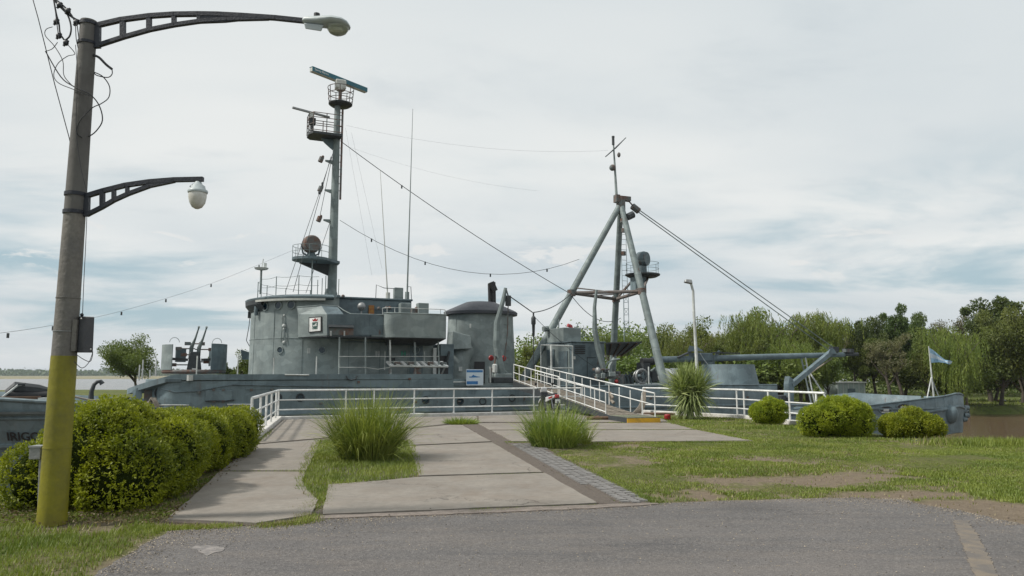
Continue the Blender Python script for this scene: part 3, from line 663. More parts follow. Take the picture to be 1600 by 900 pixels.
zt_ = 1.62
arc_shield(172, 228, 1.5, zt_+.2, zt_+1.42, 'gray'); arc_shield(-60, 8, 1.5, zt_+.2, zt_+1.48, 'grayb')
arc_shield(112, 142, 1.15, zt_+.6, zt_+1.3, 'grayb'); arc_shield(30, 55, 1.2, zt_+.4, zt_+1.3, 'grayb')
MB().hexa([(gc.x-.34, gc.y-.3, zt_+.2), (gc.x+.34, gc.y-.3, zt_+.2), (gc.x+.34, gc.y+.3, zt_+.2), (gc.x-.34, gc.y+.3, zt_+.2), (gc.x-.22, gc.y-.2, zt_+1.1), (gc.x+.22, gc.y-.2, zt_+1.1), (gc.x+.22, gc.y+.2, zt_+1.1), (gc.x-.22, gc.y+.2, zt_+1.1)]).build('cradle', M['darkgray'], gun, smooth=False, bevel=.04)
for dx in (-.17, .18):
    MB().tube([(gc.x+dx-.03, gc.y+.2, zt_+.75), (gc.x+dx, gc.y, zt_+1.3), (gc.x+dx+.16, gc.y-.5, zt_+1.75), (gc.x+dx+.28, gc.y-.9, zt_+2.2), (gc.x+dx+.30, gc.y-.98, zt_+2.3)], [.11, .10, .05, .035, .06], 8).build('barrel', M['gray'], gun)
MB().beam((gc.x-1.2, gc.y, zt_+.75), (gc.x-.3, gc.y, zt_+.7), .5, .12).beam((gc.x+.3, gc.y, zt_+.7), (gc.x+1.2, gc.y, zt_+.75), .5, .12).build('platform', M['darkgray'], gun, smooth=False)
for dx, z in ((-.75, 1.25), (.75, 1.22), (-.5, .95), (.55, .6), (-.95, .45), (.3, 1.5), (-.35, 1.5)):
    MB().cbox((gc.x+dx, gc.y-.05, zt_+z), .28, .22, .16).tube([(gc.x, gc.y, zt_+z), (gc.x+dx, gc.y-.05, zt_+z)], .03, 5).build('sight_box', M['rusty'], gun, smooth=False)
for dx in (-.95, 1.0): MB().tube([(gc.x+dx+.22*cos(a), gc.y-.1, zt_+1.55+.24*sin(a)) for a in [pi*i/8 for i in range(9)]], .015, 5).build('ring_sight', M['gray'], gun)
MB().tube([(gc.x+dx_, gc.y-.3, zt_+.15) for dx_ in (-.1, .1)], .14, 8).build('pedal', M['galv'], gun)

# ---------------- bridge ----------------
BC = Vector((-8.9, CW, 0)); BR = 3.85
br = empty('bridge', (0, 0, 0)); br.parent = ship
def ushape(r, back, cx_=BC.x, n=30):
    return [(cx_+r*cos(a), CW+r*sin(a)) for a in [pi/2+pi*i/n for i in range(n+1)]]+[(back, CW-r), (back, CW+r)]
MB().prism(ushape(BR, -3.73), 1.6, 3.45).build('lower_wall', M['gray'], br, ang=25)
MB().prism(ushape(BR-.012, -8.73), 3.44, 5.5).build('upper_wall', M['gray'], br, ang=25)
MB().tube([(x, y, 3.42) for x, y in ushape(BR+.005, -3.8)[:-1]], .018, 5).build('weld_line', M['gray'], br)
for a_ in (196, 222, 246): a_ = radians(a_); MB().tube([(BC.x+(BR+.003)*cos(a_), CW+(BR+.003)*sin(a_), 1.62), (BC.x+(BR+.003)*cos(a_), CW+(BR+.003)*sin(a_), 4.9)], .012, 5).build('weld_line', M['gray'], br)
for x_ in (-8.2, -6.6, -5.1): MB().box(x_, x_+.02, CW-BR-.014, CW-BR, 1.62, 3.4).build('weld_line', M['grayb'], br, smooth=False)
MB().tube([(-8.4, 1.95, 3.25), (-6.2, 1.95, 3.25), (-6.2, 1.95, 2.4), (-5.9, 1.95, 2.4)], .022, 5).build('conduit', M['grayb'], br)
MB().box(-6.0, -5.8, 1.9, 1.99, 2.2, 2.45).build('switch_box', M['darkgray'], br, smooth=False)
MB().box(-5.0, -4.3, 1.97, 1.99, 1.65, 3.1).build('steel_door', M['grayb'], br, smooth=False)
# visor over the front windows
MB().lathe([(3.86, 5.36), (4.14, 5.42), (4.16, 5.50), (4.1, 5.54), (3.6, 5.66), (.01, 5.68)], (BC.x, CW, 0), 48, radians(92), radians(268)).build('visor', M['grayb'], br, ang=30)
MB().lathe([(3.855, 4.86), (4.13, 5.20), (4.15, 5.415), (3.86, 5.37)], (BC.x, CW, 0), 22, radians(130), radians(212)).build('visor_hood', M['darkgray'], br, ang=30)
MB().prism([(BC.x, CW-3.95), (-8.7, CW-3.95), (-8.7, CW+3.95), (BC.x, CW+3.95)], 5.5, 5.62).build('roof', M['grayb'], br, smooth=False)
MB().lathe([(3.88, 5.30), (4.19, 5.30), (4.20, 5.40), (3.88, 5.40)], (BC.x, CW, 0), 12, radians(206), radians(262)).build('visor_strip', M['offwhite'], br)
def onround(px, py, r=BR):    # point of the round bridge front seen in this column
    best = None
    for i in range(0, 1600):
        a = pi+ (pi/2)*i/1600*1.05; p = (BC.x+r*cos(a), CW+r*sin(a))
        q = S(px, py, p[1])
        e = abs(q.x-p[0])
        if best is None or e < best[0]: best = (e, Vector((p[0], p[1], q.z)), (cos(a), sin(a), 0))
    return best[1], best[2]
for px, py, r in ((400, 481, .2), (415, 479, .21), (435, 477, .21), (455, 476, .22), (438, 547, .17)):
    p, n = onround(px, py); porthole(p, n, r, br)
for px, py in ((503, 547), (650, 547)): porthole(S(px, py, 2.0), (0, -1, 0), .18, br)
for px, py, sx, sy in ((444, 493, .06, .16), (444, 509, .11, .14), (444, 514, .07, .1), (444, 535, .09, .2)):
    p, n = onround(px, py); MB().ball(p, sx, 8).build('fitting', M['palewhite'], br)
p, n = onround(443, 493); p2, _ = onround(440, 535); p3, _ = onround(448, 535)
n = Vector(n)*.05; MB().tube([p2+n, p+n, p3+n], .022, 5).build('cable_bracket', M['gray'], br)
p, n = onround(404, 484); MB().tube([p+Vector(n)*.12+Vector((0, 0, .3)), p+Vector(n)*.12-Vector((0, 0, .3))], .1, 6).build('window_wiper_box', M['grayb'], br)
for px0, py0, px1, py1, m_ in ((480.5, 544, 484.5, 552, 'palewhite'),):
    a = S(px0, py0, 2.0); b = S(px1, py1, 2.0); MB().box(a.x, b.x, 1.96, 2.01, b.z, a.z).build('notice_plate', M[m_], br, smooth=False)
M['green'] = mat('green_paint', (.05, .35, .22), None, 5, .5)
def plate(px0, py0, px1, py1, wv, m_, par, name, th=.03):
    a = S(px0, py0, wv); b = S(px1, py1, wv); return MB().box(a.x, b.x, wv-th, wv, b.z, a.z).build(name, M[m_], par, smooth=False)
pl_ = plate(626.5, 548, 634.5, 556, 2.0, 'grayb', br, 'stencil_plate', .02)
for q in ((627, 549, 629, 556), (627, 551.8, 634, 553), (632, 549, 633.5, 556)): plate(*q, 1.98, 'green', pl_, 'stencil', .012)
pl_ = plate(585, 548, 594.5, 558, 2.0, 'grayb', br, 'louvre', .02)
for k in range(5): plate(585.3, 548.3+k*2, 594, 549.4+k*2, 1.98, 'palewhite', pl_, 'slat', .02)
for k in range(2): plate(588+k*3.5, 548.3, 588.6+k*3.5, 558, 1.975, 'palewhite', pl_, 'slat', .02)
# block behind the wing
bz = S(600, 469, 3.1).z
MB().box(-8.72, S(643, 480, 3.1).x, 3.1, 8.6, 3.44, bz).build('chart_house', M['grayb'], br, smooth=False, bevel=.03)
MB().box(-8.7, S(645, 480, 3.0).x, 3.0, 8.7, bz+.002, bz+.1).build('chart_house_roof', M['grayb'], br, smooth=False, bevel=.02)
c = S(565, 479, 2.3); mb = MB(); mb.ball(c, .22, 14); mb.tube([c, c-Vector((0, 0, .6))], .04, 6); o = mb.build('searchlight', M['galv'], br)
a = S(576, 477, 3.08); b = S(584, 491, 3.08); MB().box(a.x, b.x, 3.0, 3.09, b.z, a.z).build('door_notice', M['orange'], br, smooth=False)
for px, py in ((592, 482), (604, 481), (609, 481), (536, 463)): c = S(px, py, 2.9); MB().ball(c, .1, 8).build('fitting', M['rusty'], br)
# bridge wing with its tub
wg = MB()
zb1 = 3.42; ztp = S(600, 491, .3).z
A1, A2 = S(467, 527, 1.7), S(511, 524, .3); A3, A4 = S(467, 491, 1.7), S(511, 491, .3)
B1, B2 = S(600, 523, .3), S(600, 491, .3)
# oblique front panel, side panel
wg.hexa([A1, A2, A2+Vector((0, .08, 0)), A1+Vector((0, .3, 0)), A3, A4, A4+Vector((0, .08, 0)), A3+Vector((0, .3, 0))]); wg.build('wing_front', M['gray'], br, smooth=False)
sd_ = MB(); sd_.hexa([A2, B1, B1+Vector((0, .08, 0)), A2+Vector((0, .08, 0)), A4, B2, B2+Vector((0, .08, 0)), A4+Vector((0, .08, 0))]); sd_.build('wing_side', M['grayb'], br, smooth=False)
MB().prism([(A1.x, A1.y+.02), (A2.x, A2.y+.02), (B1.x, B1.y+.02), (B1.x, 2.1), (A1.x, 2.1)], 3.40, 3.46).build('wing_floor', M['darkgray'], br, smooth=False)
# sloping coaming above
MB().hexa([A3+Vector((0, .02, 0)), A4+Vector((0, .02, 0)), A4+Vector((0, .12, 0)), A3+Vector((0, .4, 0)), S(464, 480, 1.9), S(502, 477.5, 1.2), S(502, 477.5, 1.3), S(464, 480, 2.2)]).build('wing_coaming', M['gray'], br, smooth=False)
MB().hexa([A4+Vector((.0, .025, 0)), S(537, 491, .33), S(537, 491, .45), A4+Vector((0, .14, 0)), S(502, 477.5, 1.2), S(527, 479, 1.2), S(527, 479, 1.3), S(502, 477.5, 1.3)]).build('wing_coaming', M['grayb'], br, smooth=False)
MB().tube([S(464, 480, 1.9), S(502, 477, 1.2), S(528, 478.5, 1.2), S(537, 485, .9), S(548, 490.5, .5), S(600, 492, .27)], .028, 6).build('wing_rail', M['gray'], br)
a = S(513, 507, .29); b = S(552, 512, .29)
MB().hexa([(a.x, .12, b.z), (b.x, .12, b.z), (b.x, .29, b.z), (a.x, .29, b.z), (a.x, .22, a.z), (b.x, .22, a.z), (b.x, .29, a.z), (a.x, .29, a.z)]).build('light_box', M['darkgray'], br, smooth=False)
plate(514, 512.5, 552, 524, .295, 'rusty', br, 'light_box_back', .015)
plate(516, 517, 518, 525, .27, 'palewhite', br, 'clip', .03); plate(537, 517, 539, 525, .27, 'palewhite', br, 'clip', .03)
for k in range(1, 4): plate(600-k*22.0+.0, 492, 600-k*22.0+.7, 523, .298, 'grayb', br, 'weld_line', .012)
# emblem board on the oblique panel
ex = (A2-A1); ex.z = 0; ex.normalize(); en = Vector((ex.y, -ex.x, 0)); 
def onpanel(px, py, off=0.0):
    d = ray(px, py); o_ = loc(Vector((0, 0, CZ))); dd = loc(Vector((0, 0, CZ))+d)-o_
    tt = (A1-o_).dot(en)/dd.dot(en); return o_+dd*tt+en*off
em = empty('emblem_board', (0, 0, 0)); em.parent = ship
def epoly(px_pts, off, m, name, par, th=.02):
    MB().slab([onpanel(x, y, off) for x, y in px_pts], en*th).build(name, M[m], par, smooth=False)
epoly([(483.6, 496), (503.8, 494.4), (503.6, 518.2), (483.4, 519.8)], .005, 'black', 'frame', em, .05)
epoly([(485, 497.4), (502.3, 495.9), (502.1, 516.8), (484.8, 518.4)], .057, 'white', 'board', em, .01)
M['shield'] = mat('shield_green', (.03, .09, .075), None, 9, .5)
epoly([(489.4, 503.8), (498.2, 503.2), (497.8, 511.8), (493.8, 513), (489.6, 512)], .069, 'shield', 'shield', em, .006)
epoly([(490.6, 508.5), (493, 508), (495.5, 505), (496.8, 504.6), (496.2, 508), (497.3, 509.5), (494, 509.6), (491, 510.4)], .077, 'palewhite', 'wave', em, .004)
epoly([(489.2, 513.2), (497.8, 512.8), (497.6, 514), (489.4, 514.4)], .069, 'shield', 'ribbon', em, .006)
epoly([(490.6, 502.2), (489.4, 498.6), (491.6, 499.8), (493.0, 498.0), (493.8, 497.0), (494.6, 498.0), (496, 499.4), (498.2, 498.0), (497, 501.8)], .069, 'red', 'crown', em, .006)
# rounded tub
tc0 = S(600, 523, .3).x; tc1 = S(697, 520, .3).x
def stad(x0, x1, y0, y1, r, n=8):
    o_ = []
    for cx_, a0 in ((x0+r, pi), (x1-r, 1.5*pi)):
        for i in range(n+1): a = a0+(pi/2)*i/n; o_.append((cx_+r*cos(a), y0+r+r*sin(a)))
    return o_+[(x1, y1), (x0, y1)]
mb = MB(); out = stad(tc0-.05, tc1, -.12, 3.0, .5); b0 = 0; n_ = len(out)
for z_, ins_ in ((3.42, 0), (ztp+.02, 0)):
    for x, y in out: mb.v.append((x, y, z_))
for i in range(n_-1): mb.f.append((i, i+1, n_+i+1, n_+i))
o = mb.build('wing_tub', M['gray'], br, smooth=False); md = o.modifiers.new('s', 'SOLIDIFY'); md.thickness = .05
inn = stad(tc0+.45, tc1-.35, .5, 3.0, .8); mb = MB()
for x, y in out: mb.v.append((x, y, 3.415))
for x, y in inn: mb.v.append((x, y, 3.12))
for i in range(n_-1): mb.f.append((i, i+1, n_+i+1, n_+i))
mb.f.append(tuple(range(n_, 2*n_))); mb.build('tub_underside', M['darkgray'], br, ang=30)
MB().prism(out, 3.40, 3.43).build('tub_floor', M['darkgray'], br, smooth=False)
MB().tube([(x, y, ztp+.05) for x, y in out[:-2]], .03, 6).build('tub_rim', M['gray'], br)
MB().tube([(x+.0, y+.15, ztp+.32) for x, y in out[:-2]], .018, 5).build('tub_rail', M['palewhite'], br)
for i in (0, 4, 8, 10, 14, 17): x, y = out[i]; MB().tube([(x, y+.1, ztp), (x, y+.15, ztp+.32)], .015, 5).build('tub_rail_post', M['palewhite'], br)
for q in ((626.5, 473, 642, 491, 2.4), (654, 473, 670, 491, 1.2)):
    a = S(q[0], q[1], q[4]); b = S(q[2], q[3], q[4]); MB().box(a.x, b.x, q[4], q[4]+.5, b.z, a.z).build('equipment_box', M['gray'], br, smooth=False, bevel=.02)
c = S(648, 487, 1.5); MB().cbox(c, .35, .3, .3).ball(c+Vector((.1, 0, .15)), .12, 8).build('signal_lamp', M['rusty'], br)
for px in (530, 571, 610, 649, 686):
    a = S(px, 587, .12); b = S(px, 524, .35); MB().tube([(a.x, a.y, 1.6), (a.x, b.y, 3.4)], .045, 8).build('pillar', M['gray'] if px < 600 else M['palewhite'] if px < 640 else M['gray'], br)
for y_ in (557, 574):
    pts = [S(px, y_+(0 if y_ < 560 else (3.0 if px in (590,) else 0)), .1) for px in (530, 571, 590, 610, 649, 686)]
    MB().tube(pts if y_ < 560 else pts[:4], .016, 5).build('guard_wire', M['palewhite'], br)
stanchion(601, 578, 549, .9, .018); stanchion(663, 566, 549, .9, .018)
for px in (679,): a = S(px, 586, 1.9); MB().box(a.x-.1, a.x+.08, 1.85, 1.95, 1.62, 3.0).build('door_jamb', M['palewhite'], br, smooth=False)
# side house with dark doorway between bridge and funnel
a = S(677, 537, 1.9); b = S(709, 600, 1.9)
MB().box(a.x+.4, b.x, 1.9, 9.5, .93, a.z).build('passage_house', M['grayb'], ship, smooth=False, bevel=.03)
o = plate(682, 556, 700, 599, 1.9, 'black', ship, 'doorway', .02)
MB().tube([S(702, 549, 1.7), S(699, 561, 1.7), S(697, 570, 1.7)], .07, 6).build('hose', M['darkgray'], ship)
MB().beam(S(690, 596, 1.5), S(700, 596, 1.5), .3, .3).build('fitting', M['grayb'], ship, smooth=False)
# roof rail and stanchions of the bridge top
rr_ = 3.55; RZ = 5.66
hs = [radians(a) for a in (95, 120, 145, 170, 195, 218, 240, 262)]
for a in hs: MB().tube([(BC.x+rr_*cos(a), CW+rr_*sin(a), RZ), (BC.x+rr_*cos(a), CW+rr_*sin(a), RZ+.98)], .022, 6).build('roof_stanchion', M['mast'], br)
for h in (.5, .96):
    pts = []
    for a, b in zip(hs, hs[1:]):
        for k in range(4): an = a+(b-a)*k/4; pts.append((BC.x+rr_*cos(a)*(1-k/4)+rr_*cos(b)*k/4, CW+rr_*sin(a)*(1-k/4)+rr_*sin(b)*k/4, RZ+h-.05*sin(pi*k/4)))
    MB().tube(pts, .011, 5).build('roof_wire', M['mast'], br)
for px, wv in ((496, 4), (503, 3.2), (529, 3.2)): a = S(px, 457, wv); MB().tube([(a.x, a.y, RZ), (a.x, a.y, RZ+.95)], .02, 6).build('roof_stanchion', M['mast'], br)
a = S(407, 456, 3.4); a.z = RZ; b = Vector((a.x, a.y, S(407, 421, 3.4).z))
MB().tube([a, b], .05, 6).build('antenna_post', M['mast'], br)
MB().lathe([(.01, .1), (.36, .08), (.3, 0), (.01, -.06)], b, 14).cbox(b+Vector((.18, 0, .22)), .14, .2, .22).tube([b, b+Vector((.08, 0, .55))], .025, 5).build('satellite_antenna', M['palewhite'], br)
MB().cbox(S(392, 492, 6.2), .3, .3, .35).tube([S(391, 492, 6.2), S(389, 510, 6.2), S(385, 532, 6.2), S(391, 543, 6.2)], .02, 5).build('side_lamp', M['darkgray'], br)
MB().hexa([S(378, 562, 8), S(391, 562, 8), S(391, 562, 9.5), S(378, 562, 9.5), S(376, 546, 8), S(391, 551, 8), S(391, 551, 9.5), S(376, 546, 9.5)]).build('wing_platform', M['grayb'], br, smooth=False)
# whips and boxes on the chart house roof
for px0, py0, px1, py1, wv, r in ((636, 466, 645, 170, 3.6, .05), (606, 467, 594, 265, 3.9, .04)):
    a, b = S(px0, py0, wv), S(px1, py1, wv); m1 = a.lerp(b, .5); MB().tube([a, m1, b], [r, r*.6, .012], 6).tube([a-Vector((0, 0, .1)), a+Vector((0, 0, .35))], .12, 8).build('whip_antenna', M['gray'] if px0 > 630 else M['offwhite'], ship)
a = S(617, 449, 3.8); b = S(630, 469, 3.8); MB().box(a.x, b.x, 3.8, 4.2, b.z, a.z).build('antenna_box', M['gray'], ship, smooth=False, bevel=.02)
MB().tube([S(587, 467, 3.4), S(588, 445, 3.4), S(600, 450, 3.4), S(616, 451, 3.4)], .02, 5).build('roof_guard', M['darkgray'], ship)
MB().tube([S(638, 448, 3.4), S(642, 448, 3.4), S(643, 468, 3.4)], .02, 5).build('roof_guard', M['darkgray'], ship)
# ---------------- foremast ----------------
fm = empty('foremast', (0, 0, 0)); fm.parent = ship
mx, my = -8.5, CW; mtop = S(527, 166, CW).z
MB().tube([(mx, my, 5.6), (mx, my, 9.5), (mx+.02, my, mtop)], [.27, .24, .17], 12).build('pole', M['mast'], fm)
MB().tube([(mx+.3, my-.1, 11.5), (mx+.3, my-.1, mtop-.2)], .06, 6).build('cable_pipe', M['rusty'], fm)
for z in np.arange(12, mtop-.3, .42): MB().tube([(mx+.1, my-.1, z), (mx+.32, my-.1, z)], .02, 5).build('rung', M['rusty'], fm)
MB().lathe([(.36, 0), (.36, .5), (.27, .75)], (mx-.05, my, 5.62), 12).build('foot_collar', M['mast'], fm)
def ringrail(c, r, h, r2, n, name, par, m='mast', a0=0, a1=2*pi, mids=(.5, 1), wire=.022):
    full = abs(a1-a0-2*pi) < 1e-6
    for f in mids:
        pts = [(c[0]+(r+(r2-r)*f)*cos(a0+(a1-a0)*i/24), c[1]+(r+(r2-r)*f)*sin(a0+(a1-a0)*i/24), c[2]+h*f) for i in range(24 if full else 25)]
        MB().tube(pts, wire, 5, closed=full).build(name, M[m], par)
    for i in range(n if full else n+1):
        a = a0+(a1-a0)*i/n; MB().tube([(c[0]+r*cos(a), c[1]+r*sin(a), c[2]), (c[0]+r2*cos(a), c[1]+r2*sin(a), c[2]+h)], wire*1.05, 5).build(name+'_post', M[m], par)
# searchlight platform
pz = S(488, 404, 4.9).z; pc = S(486, 404, 4.9)
pc = Vector((pc.x, 4.9, pz))
MB().prism([(pc.x+1.0*cos(a), pc.y+1.0*sin(a)) for a in [pi/2+pi*.1+pi*1.25*i/14 for i in range(15)]]+[(mx+.3, my-.55), (mx+.3, my+.4)], pz-.14, pz).build('searchlight_platform', M['grayb'], fm, smooth=False)
MB().hexa([(pc.x-.5, my-.15, pz-.14), (mx, my-.15, pz-.14), (mx, my+.15, pz-.14), (pc.x-.5, my+.15, pz-.14), (mx-.3, my-.06, pz-.75), (mx, my-.06, pz-.9), (mx, my+.06, pz-.9), (mx-.3, my+.06, pz-.75)]).build('platform_bracket', M['darkgray'], fm, smooth=False)
ringrail((pc.x, pc.y, pz), .98, .65, .98, 6, 'platform_rail', fm, 'mast', radians(100), radians(335), wire=.014)
lc = S(486, 382, 4.9)
MB().lathe([(.01, -.36), (.3, -.36), (.46, -.2), (.5, .05), (.47, .28), (.40, .34), (.01, .30)], lc, 20, axis=(.25, -1, .05)).build('searchlight', M['rusty'], fm)
MB().tube([(pc.x, pc.y, pz), (pc.x, pc.y, pz+.3)], .22, 10).tube([(lc.x-.5, lc.y, lc.z), (lc.x-.42, lc.y, lc.z-.5), (lc.x, lc.y, lc.z-.7), (lc.x+.42, lc.y, lc.z-.5), (lc.x+.5, lc.y, lc.z)], .05, 6).build('lamp_fork', M['grayb'], fm)
a = S(488, 410, 4.3); MB().tube([(a.x, a.y, RZ), (a.x, a.y, pz)], .035, 6).build('support_pole', M['mast'], fm)
# small radar gallery
gz = S(505, 213, CW).z; xl = S(483, 213, CW-.3).x; xr = mx+.2
MB().prism([(xl+.15, my-.8), (xr, my-.8), (xr, my+.6), (xl+.15, my+.6), (xl-.05, my+.3), (xl-.05, my-.4)], gz-.12, gz).build('radar_gallery', M['darkgray'], fm, smooth=False)
gh = S(505, 184, CW).z-gz
cn = [(xl+.15, my-.8), (xr, my-.8), (xr, my+.6), (xl+.15, my+.6), (xl-.05, my+.3), (xl-.05, my-.4)]
for f in (.08, .42, .75, 1.0): MB().tube([(x, y, gz+gh*f) for x, y in [cn[1], cn[0], cn[5], cn[4], cn[3], cn[2]]], .024, 5).build('gallery_rail', M['rusty'], fm)
for x, y in cn+[((xl+xr)/2, my-.8), ((xl+xr)/2, my+.6)]: MB().tube([(x, y, gz), (x, y, gz+gh)], .026, 5).build('gallery_post', M['rusty'], fm)
MB().slab([(xl+.7, my, gz-.12), (mx, my, gz-.12), (mx, my, gz-.85), (mx-.35, my, gz-.6), (xl+.9, my, gz-.35)], (0, .1, 0)).build('gallery_bracket', M['hull'], fm, smooth=False)
c = S(488, 190, CW-.3); MB().tube([(c.x, c.y, gz), (c.x, c.y, c.z)], .08, 8).cbox(c, .34, .34, .35).build('radar_base', M['darkgray'], fm)
zr = S(486, 174, CW).z; a = G(457, 168, zr+0); b = G(515, 183.5, zr+0)
a, b = loc(a), loc(b); MB().tube([((a+b)/2-Vector((0, 0, .35))), (a+b)/2], .14, 8).build('radar_hub', M['offwhite'], fm)
MB().beam(a, b, .12, .12).build('radar_scanner', M['galv'], fm, smooth=False, bevel=.02)
# top platform with the large scanner
tz = S(532, 163, CW).z
MB().lathe([(.01, -.12), (.55, -.12), (.68, -.02), (.68, .03), (.01, .04)], (mx+.18, my, tz), 20).build('crow_platform', M['darkgray'], fm)
ringrail((mx+.18, my, tz), .66, .95, .74, 7, 'crow_rail', fm, 'rusty', wire=.022, mids=(.3, .62, 1))
MB().tube([(mx+.15, my, tz), (mx+.15, my, tz+.85)], .10, 8).build('scanner_post', M['rusty'], fm)
zc = S(527, 133, CW).z
MB().cbox((mx+.15, my, tz+1.15), .6, .5, .55).tube([(mx+.15, my, tz+.8), (mx+.15, my, tz+.95)], .26, 10).build('scanner_gearbox', M['offwhite'], fm, smooth=False, bevel=.05)
zs = tz+1.62
a, b = loc(G(483.5, 116.5, zs)), loc(G(568, 149, zs)); mid = (a+b)/2; sh = Vector((mx+.15, my, zs))-mid; a += sh*.6; b += sh*.6
d_ = (b-a).normalized(); nn = Vector((d_.y, -d_.x, 0)); 
if nn.y > 0: nn = -nn
sb = MB().beam(a, b, .26, .26).build('radar_scanner', M['offwhite'], fm, smooth=False, bevel=.02)
MB().beam(a+nn*.145+Vector((0, 0, .03)), b+nn*.145+Vector((0, 0, .03)), .025, .26).build('scanner_face', M['teal'], sb, smooth=False)
MB().beam(a+Vector((0, 0, .15)), b+Vector((0, 0, .15)), .30, .03).build('scanner_top', M['teal'], sb, smooth=False)
o = text('Sperry Marine', .17, sb, M['white'], a+nn*.162+d_*.14+Vector((0, 0, -.02)), (pi/2, 0, atan2(d_.y, d_.x)), .002)
# lamps on brackets along the mast
for px, py in ((503, 250), (502, 296), (500, 343)):
    c = S(px, py, CW-.1); MB().hexa([(c.x+.2, my-.05, c.z-.02), (mx, my-.05, c.z-.22), (mx, my+.05, c.z-.22), (c.x+.2, my+.05, c.z-.02), (c.x+.2, my-.05, c.z+.05), (mx, my-.05, c.z+.08), (mx, my+.05, c.z+.08), (c.x+.2, my+.05, c.z+.05)]).build('lamp_bracket', M['mast'], fm, smooth=False)
    MB().tube([c-Vector((.1, 0, .12)), c+Vector((0, 0, .16))], .14, 8).ball(c+Vector((.05, 0, .2)), .08, 8).build('navigation_lamp', M['rusty'], fm)
for (x0, y0, w0), (x1, y1, w1) in (((520, 240, CW), (446, 456, 2.6)), ((517, 245, CW), (458, 456, 2.8)), ((519, 245, CW), (498, 347, CW)), ((518, 340, CW), (478, 458, 4))):
    MB().tube([S(x0, y0, w0), S(x1, y1, w1)], .016, 5).build('stay', M['darkgray'], fm)
for f in (.24, .31): c = S(520, 240, CW).lerp(S(446, 456, 2.6), f); MB().ball(c, .07, 8, sz=1.5).build('stay_insulator', M['darkgray'], fm)
# ---------------- funnel ----------------
fu = empty('funnel', (0, 0, 0)); fu.parent = ship
fc = Vector((.42, CW, 0))
MB().lathe([(2.13, .93), (2.08, 3), (2.0, 4.6), (1.98, 5.25)], fc, 36, sy=.9).build('casing', M['gray'], fu, ang=60)
MB().lathe([(1.9, 5.12), (2.25, 5.14), (2.27, 5.30), (2.17, 5.38), (.92, 5.93), (.74, 5.96), (.01, 5.97)], fc, 32, sy=.9).build('cap', M['cap'], fu, ang=16)
a = S(708, 524, 3.6); b = S(737, 545, 3.6); MB().hexa([(a.x-.1, 3.55, b.z-.05), (b.x, 3.55, b.z), (b.x, 4.6, b.z), (a.x-.1, 4.6, b.z-.05), (a.x, 3.7, a.z+.25), (b.x, 3.75, a.z), (b.x, 4.6, a.z), (a.x, 4.6, a.z+.25)]).build('intake_box', M['gray'], fu, smooth=False, bevel=.03)
a = S(724, 547, 3.8); MB().tube([(a.x-.1, 4.5, .95), (a.x-.1, 4.5, 2.3), (a.x+.02, 4.55, 2.75), (a.x+.4, 4.8, 2.95)], .72, 16).build('ventilation_trunk', M['gray'], fu)
o = plate(741, 565, 757, 599, 3.92, 'black', fu, 'doorway', .05)
for px, py, rx in ((765, 444, 0), (770, 441, .1)):
    a = S(px+1, 471, CW+.2); b = S(px, py, CW+.2); MB().tube([a-Vector((0, 0, .5)), a.lerp(b, .55), b+Vector((-.0, 0, 0))], .17 if rx else .12, 8).build('exhaust_pipe', M['black'], fu)
MB().beam(S(767, 441, CW), S(773, 455, CW), .35, .3).build('exhaust_elbow', M['black'], fu, smooth=False)
c = S(735, 509, 3.9); MB().cbox((c.x, 3.88, c.z), .06, .12, .22).build('lamp_hook', M['palewhite'], fu, smooth=False)
plate(716.5, 573, 722, 580, 3.75, 'palewhite', ship, 'notice_plate', .03)
for px, py in ((767.5, 559.5), (787, 560)):
    c = S(px, py, 1.6); MB().lathe([(.01, -.05), (.12, -.04), (.16, 0), (.12, .05), (.01, .06)], c, 16, axis=(0, -1, 0)).build('fire_bell', M['red'], ship)
for k in range(9): a_ = radians(300); z_ = 1.5+k*.38; MB().tube([(fc.x+2.08*cos(a_)-.16, fc.y+2.08*sin(a_)*.9-.06, z_), (fc.x+2.08*cos(a_)+.16, fc.y+2.08*sin(a_)*.9-.02, z_)], .02, 5).build('rung', M['gray'], fu)
for a_ in (205, 250, 285): a_ = radians(a_); MB().tube([(fc.x+2.12*cos(a_), fc.y+2.12*sin(a_)*.9, .95), (fc.x+1.99*cos(a_), fc.y+1.99*sin(a_)*.9, 5.2)], .012, 5).build('weld_line', M['gray'], fu)
# ---------------- cargo davit beside the funnel ----------------
dv = empty('davit', (0, 0, 0)); dv.parent = ship
MB().tube([S(790, 450, 1.0), S(786, 470, 1.0), S(776, 505, 1.0), S(775.5, 540, 1.0), S(780, 563, 1.0), S(783, 586, 1.0)], [.09, .12, .15, .17, .2, .26], 8).build('arm', M['mast'], dv)
for x0, y0, x1, y1, r in ((774, 556, 771, 590, .05), (778, 560, 776, 590, .07), (783, 562, 788, 590, .07), (768, 575, 767, 597, .04), (786, 577, 795, 588, .08), (771, 580, 789, 577, .06)):
    MB().tube([S(x0, y0, .9), S(x1, y1, .9)], r, 6).build('link', M['rusty'] if r < .06 else M['mast'], dv)
MB().cbox(S(784, 587, .9), 1.0, .6, .22).build('slide', M['gray'], dv, smooth=False, bevel=.03)
MB().cbox(S(785, 594, .8), 1.3, .8, .3).build('foundation', M['darkgray'], dv, smooth=False, bevel=.03)
MB().cbox(S(773, 576, .8), .22, .3, .5).build('gear', M['palewhite'], dv, smooth=False, bevel=.06)
MB().tube([S(794, 462, 1.0), S(794, 478, 1.0)], .16, 8).tube([S(791, 452, 1), S(794, 462, 1)], .04, 5).build('block', M['darkgray'], dv)
MB().tube([S(794, 478, 1.0), S(793, 520, 1.0), S(788, 562, 1.0)], .03, 5).build('fall', M['rusty'], dv)
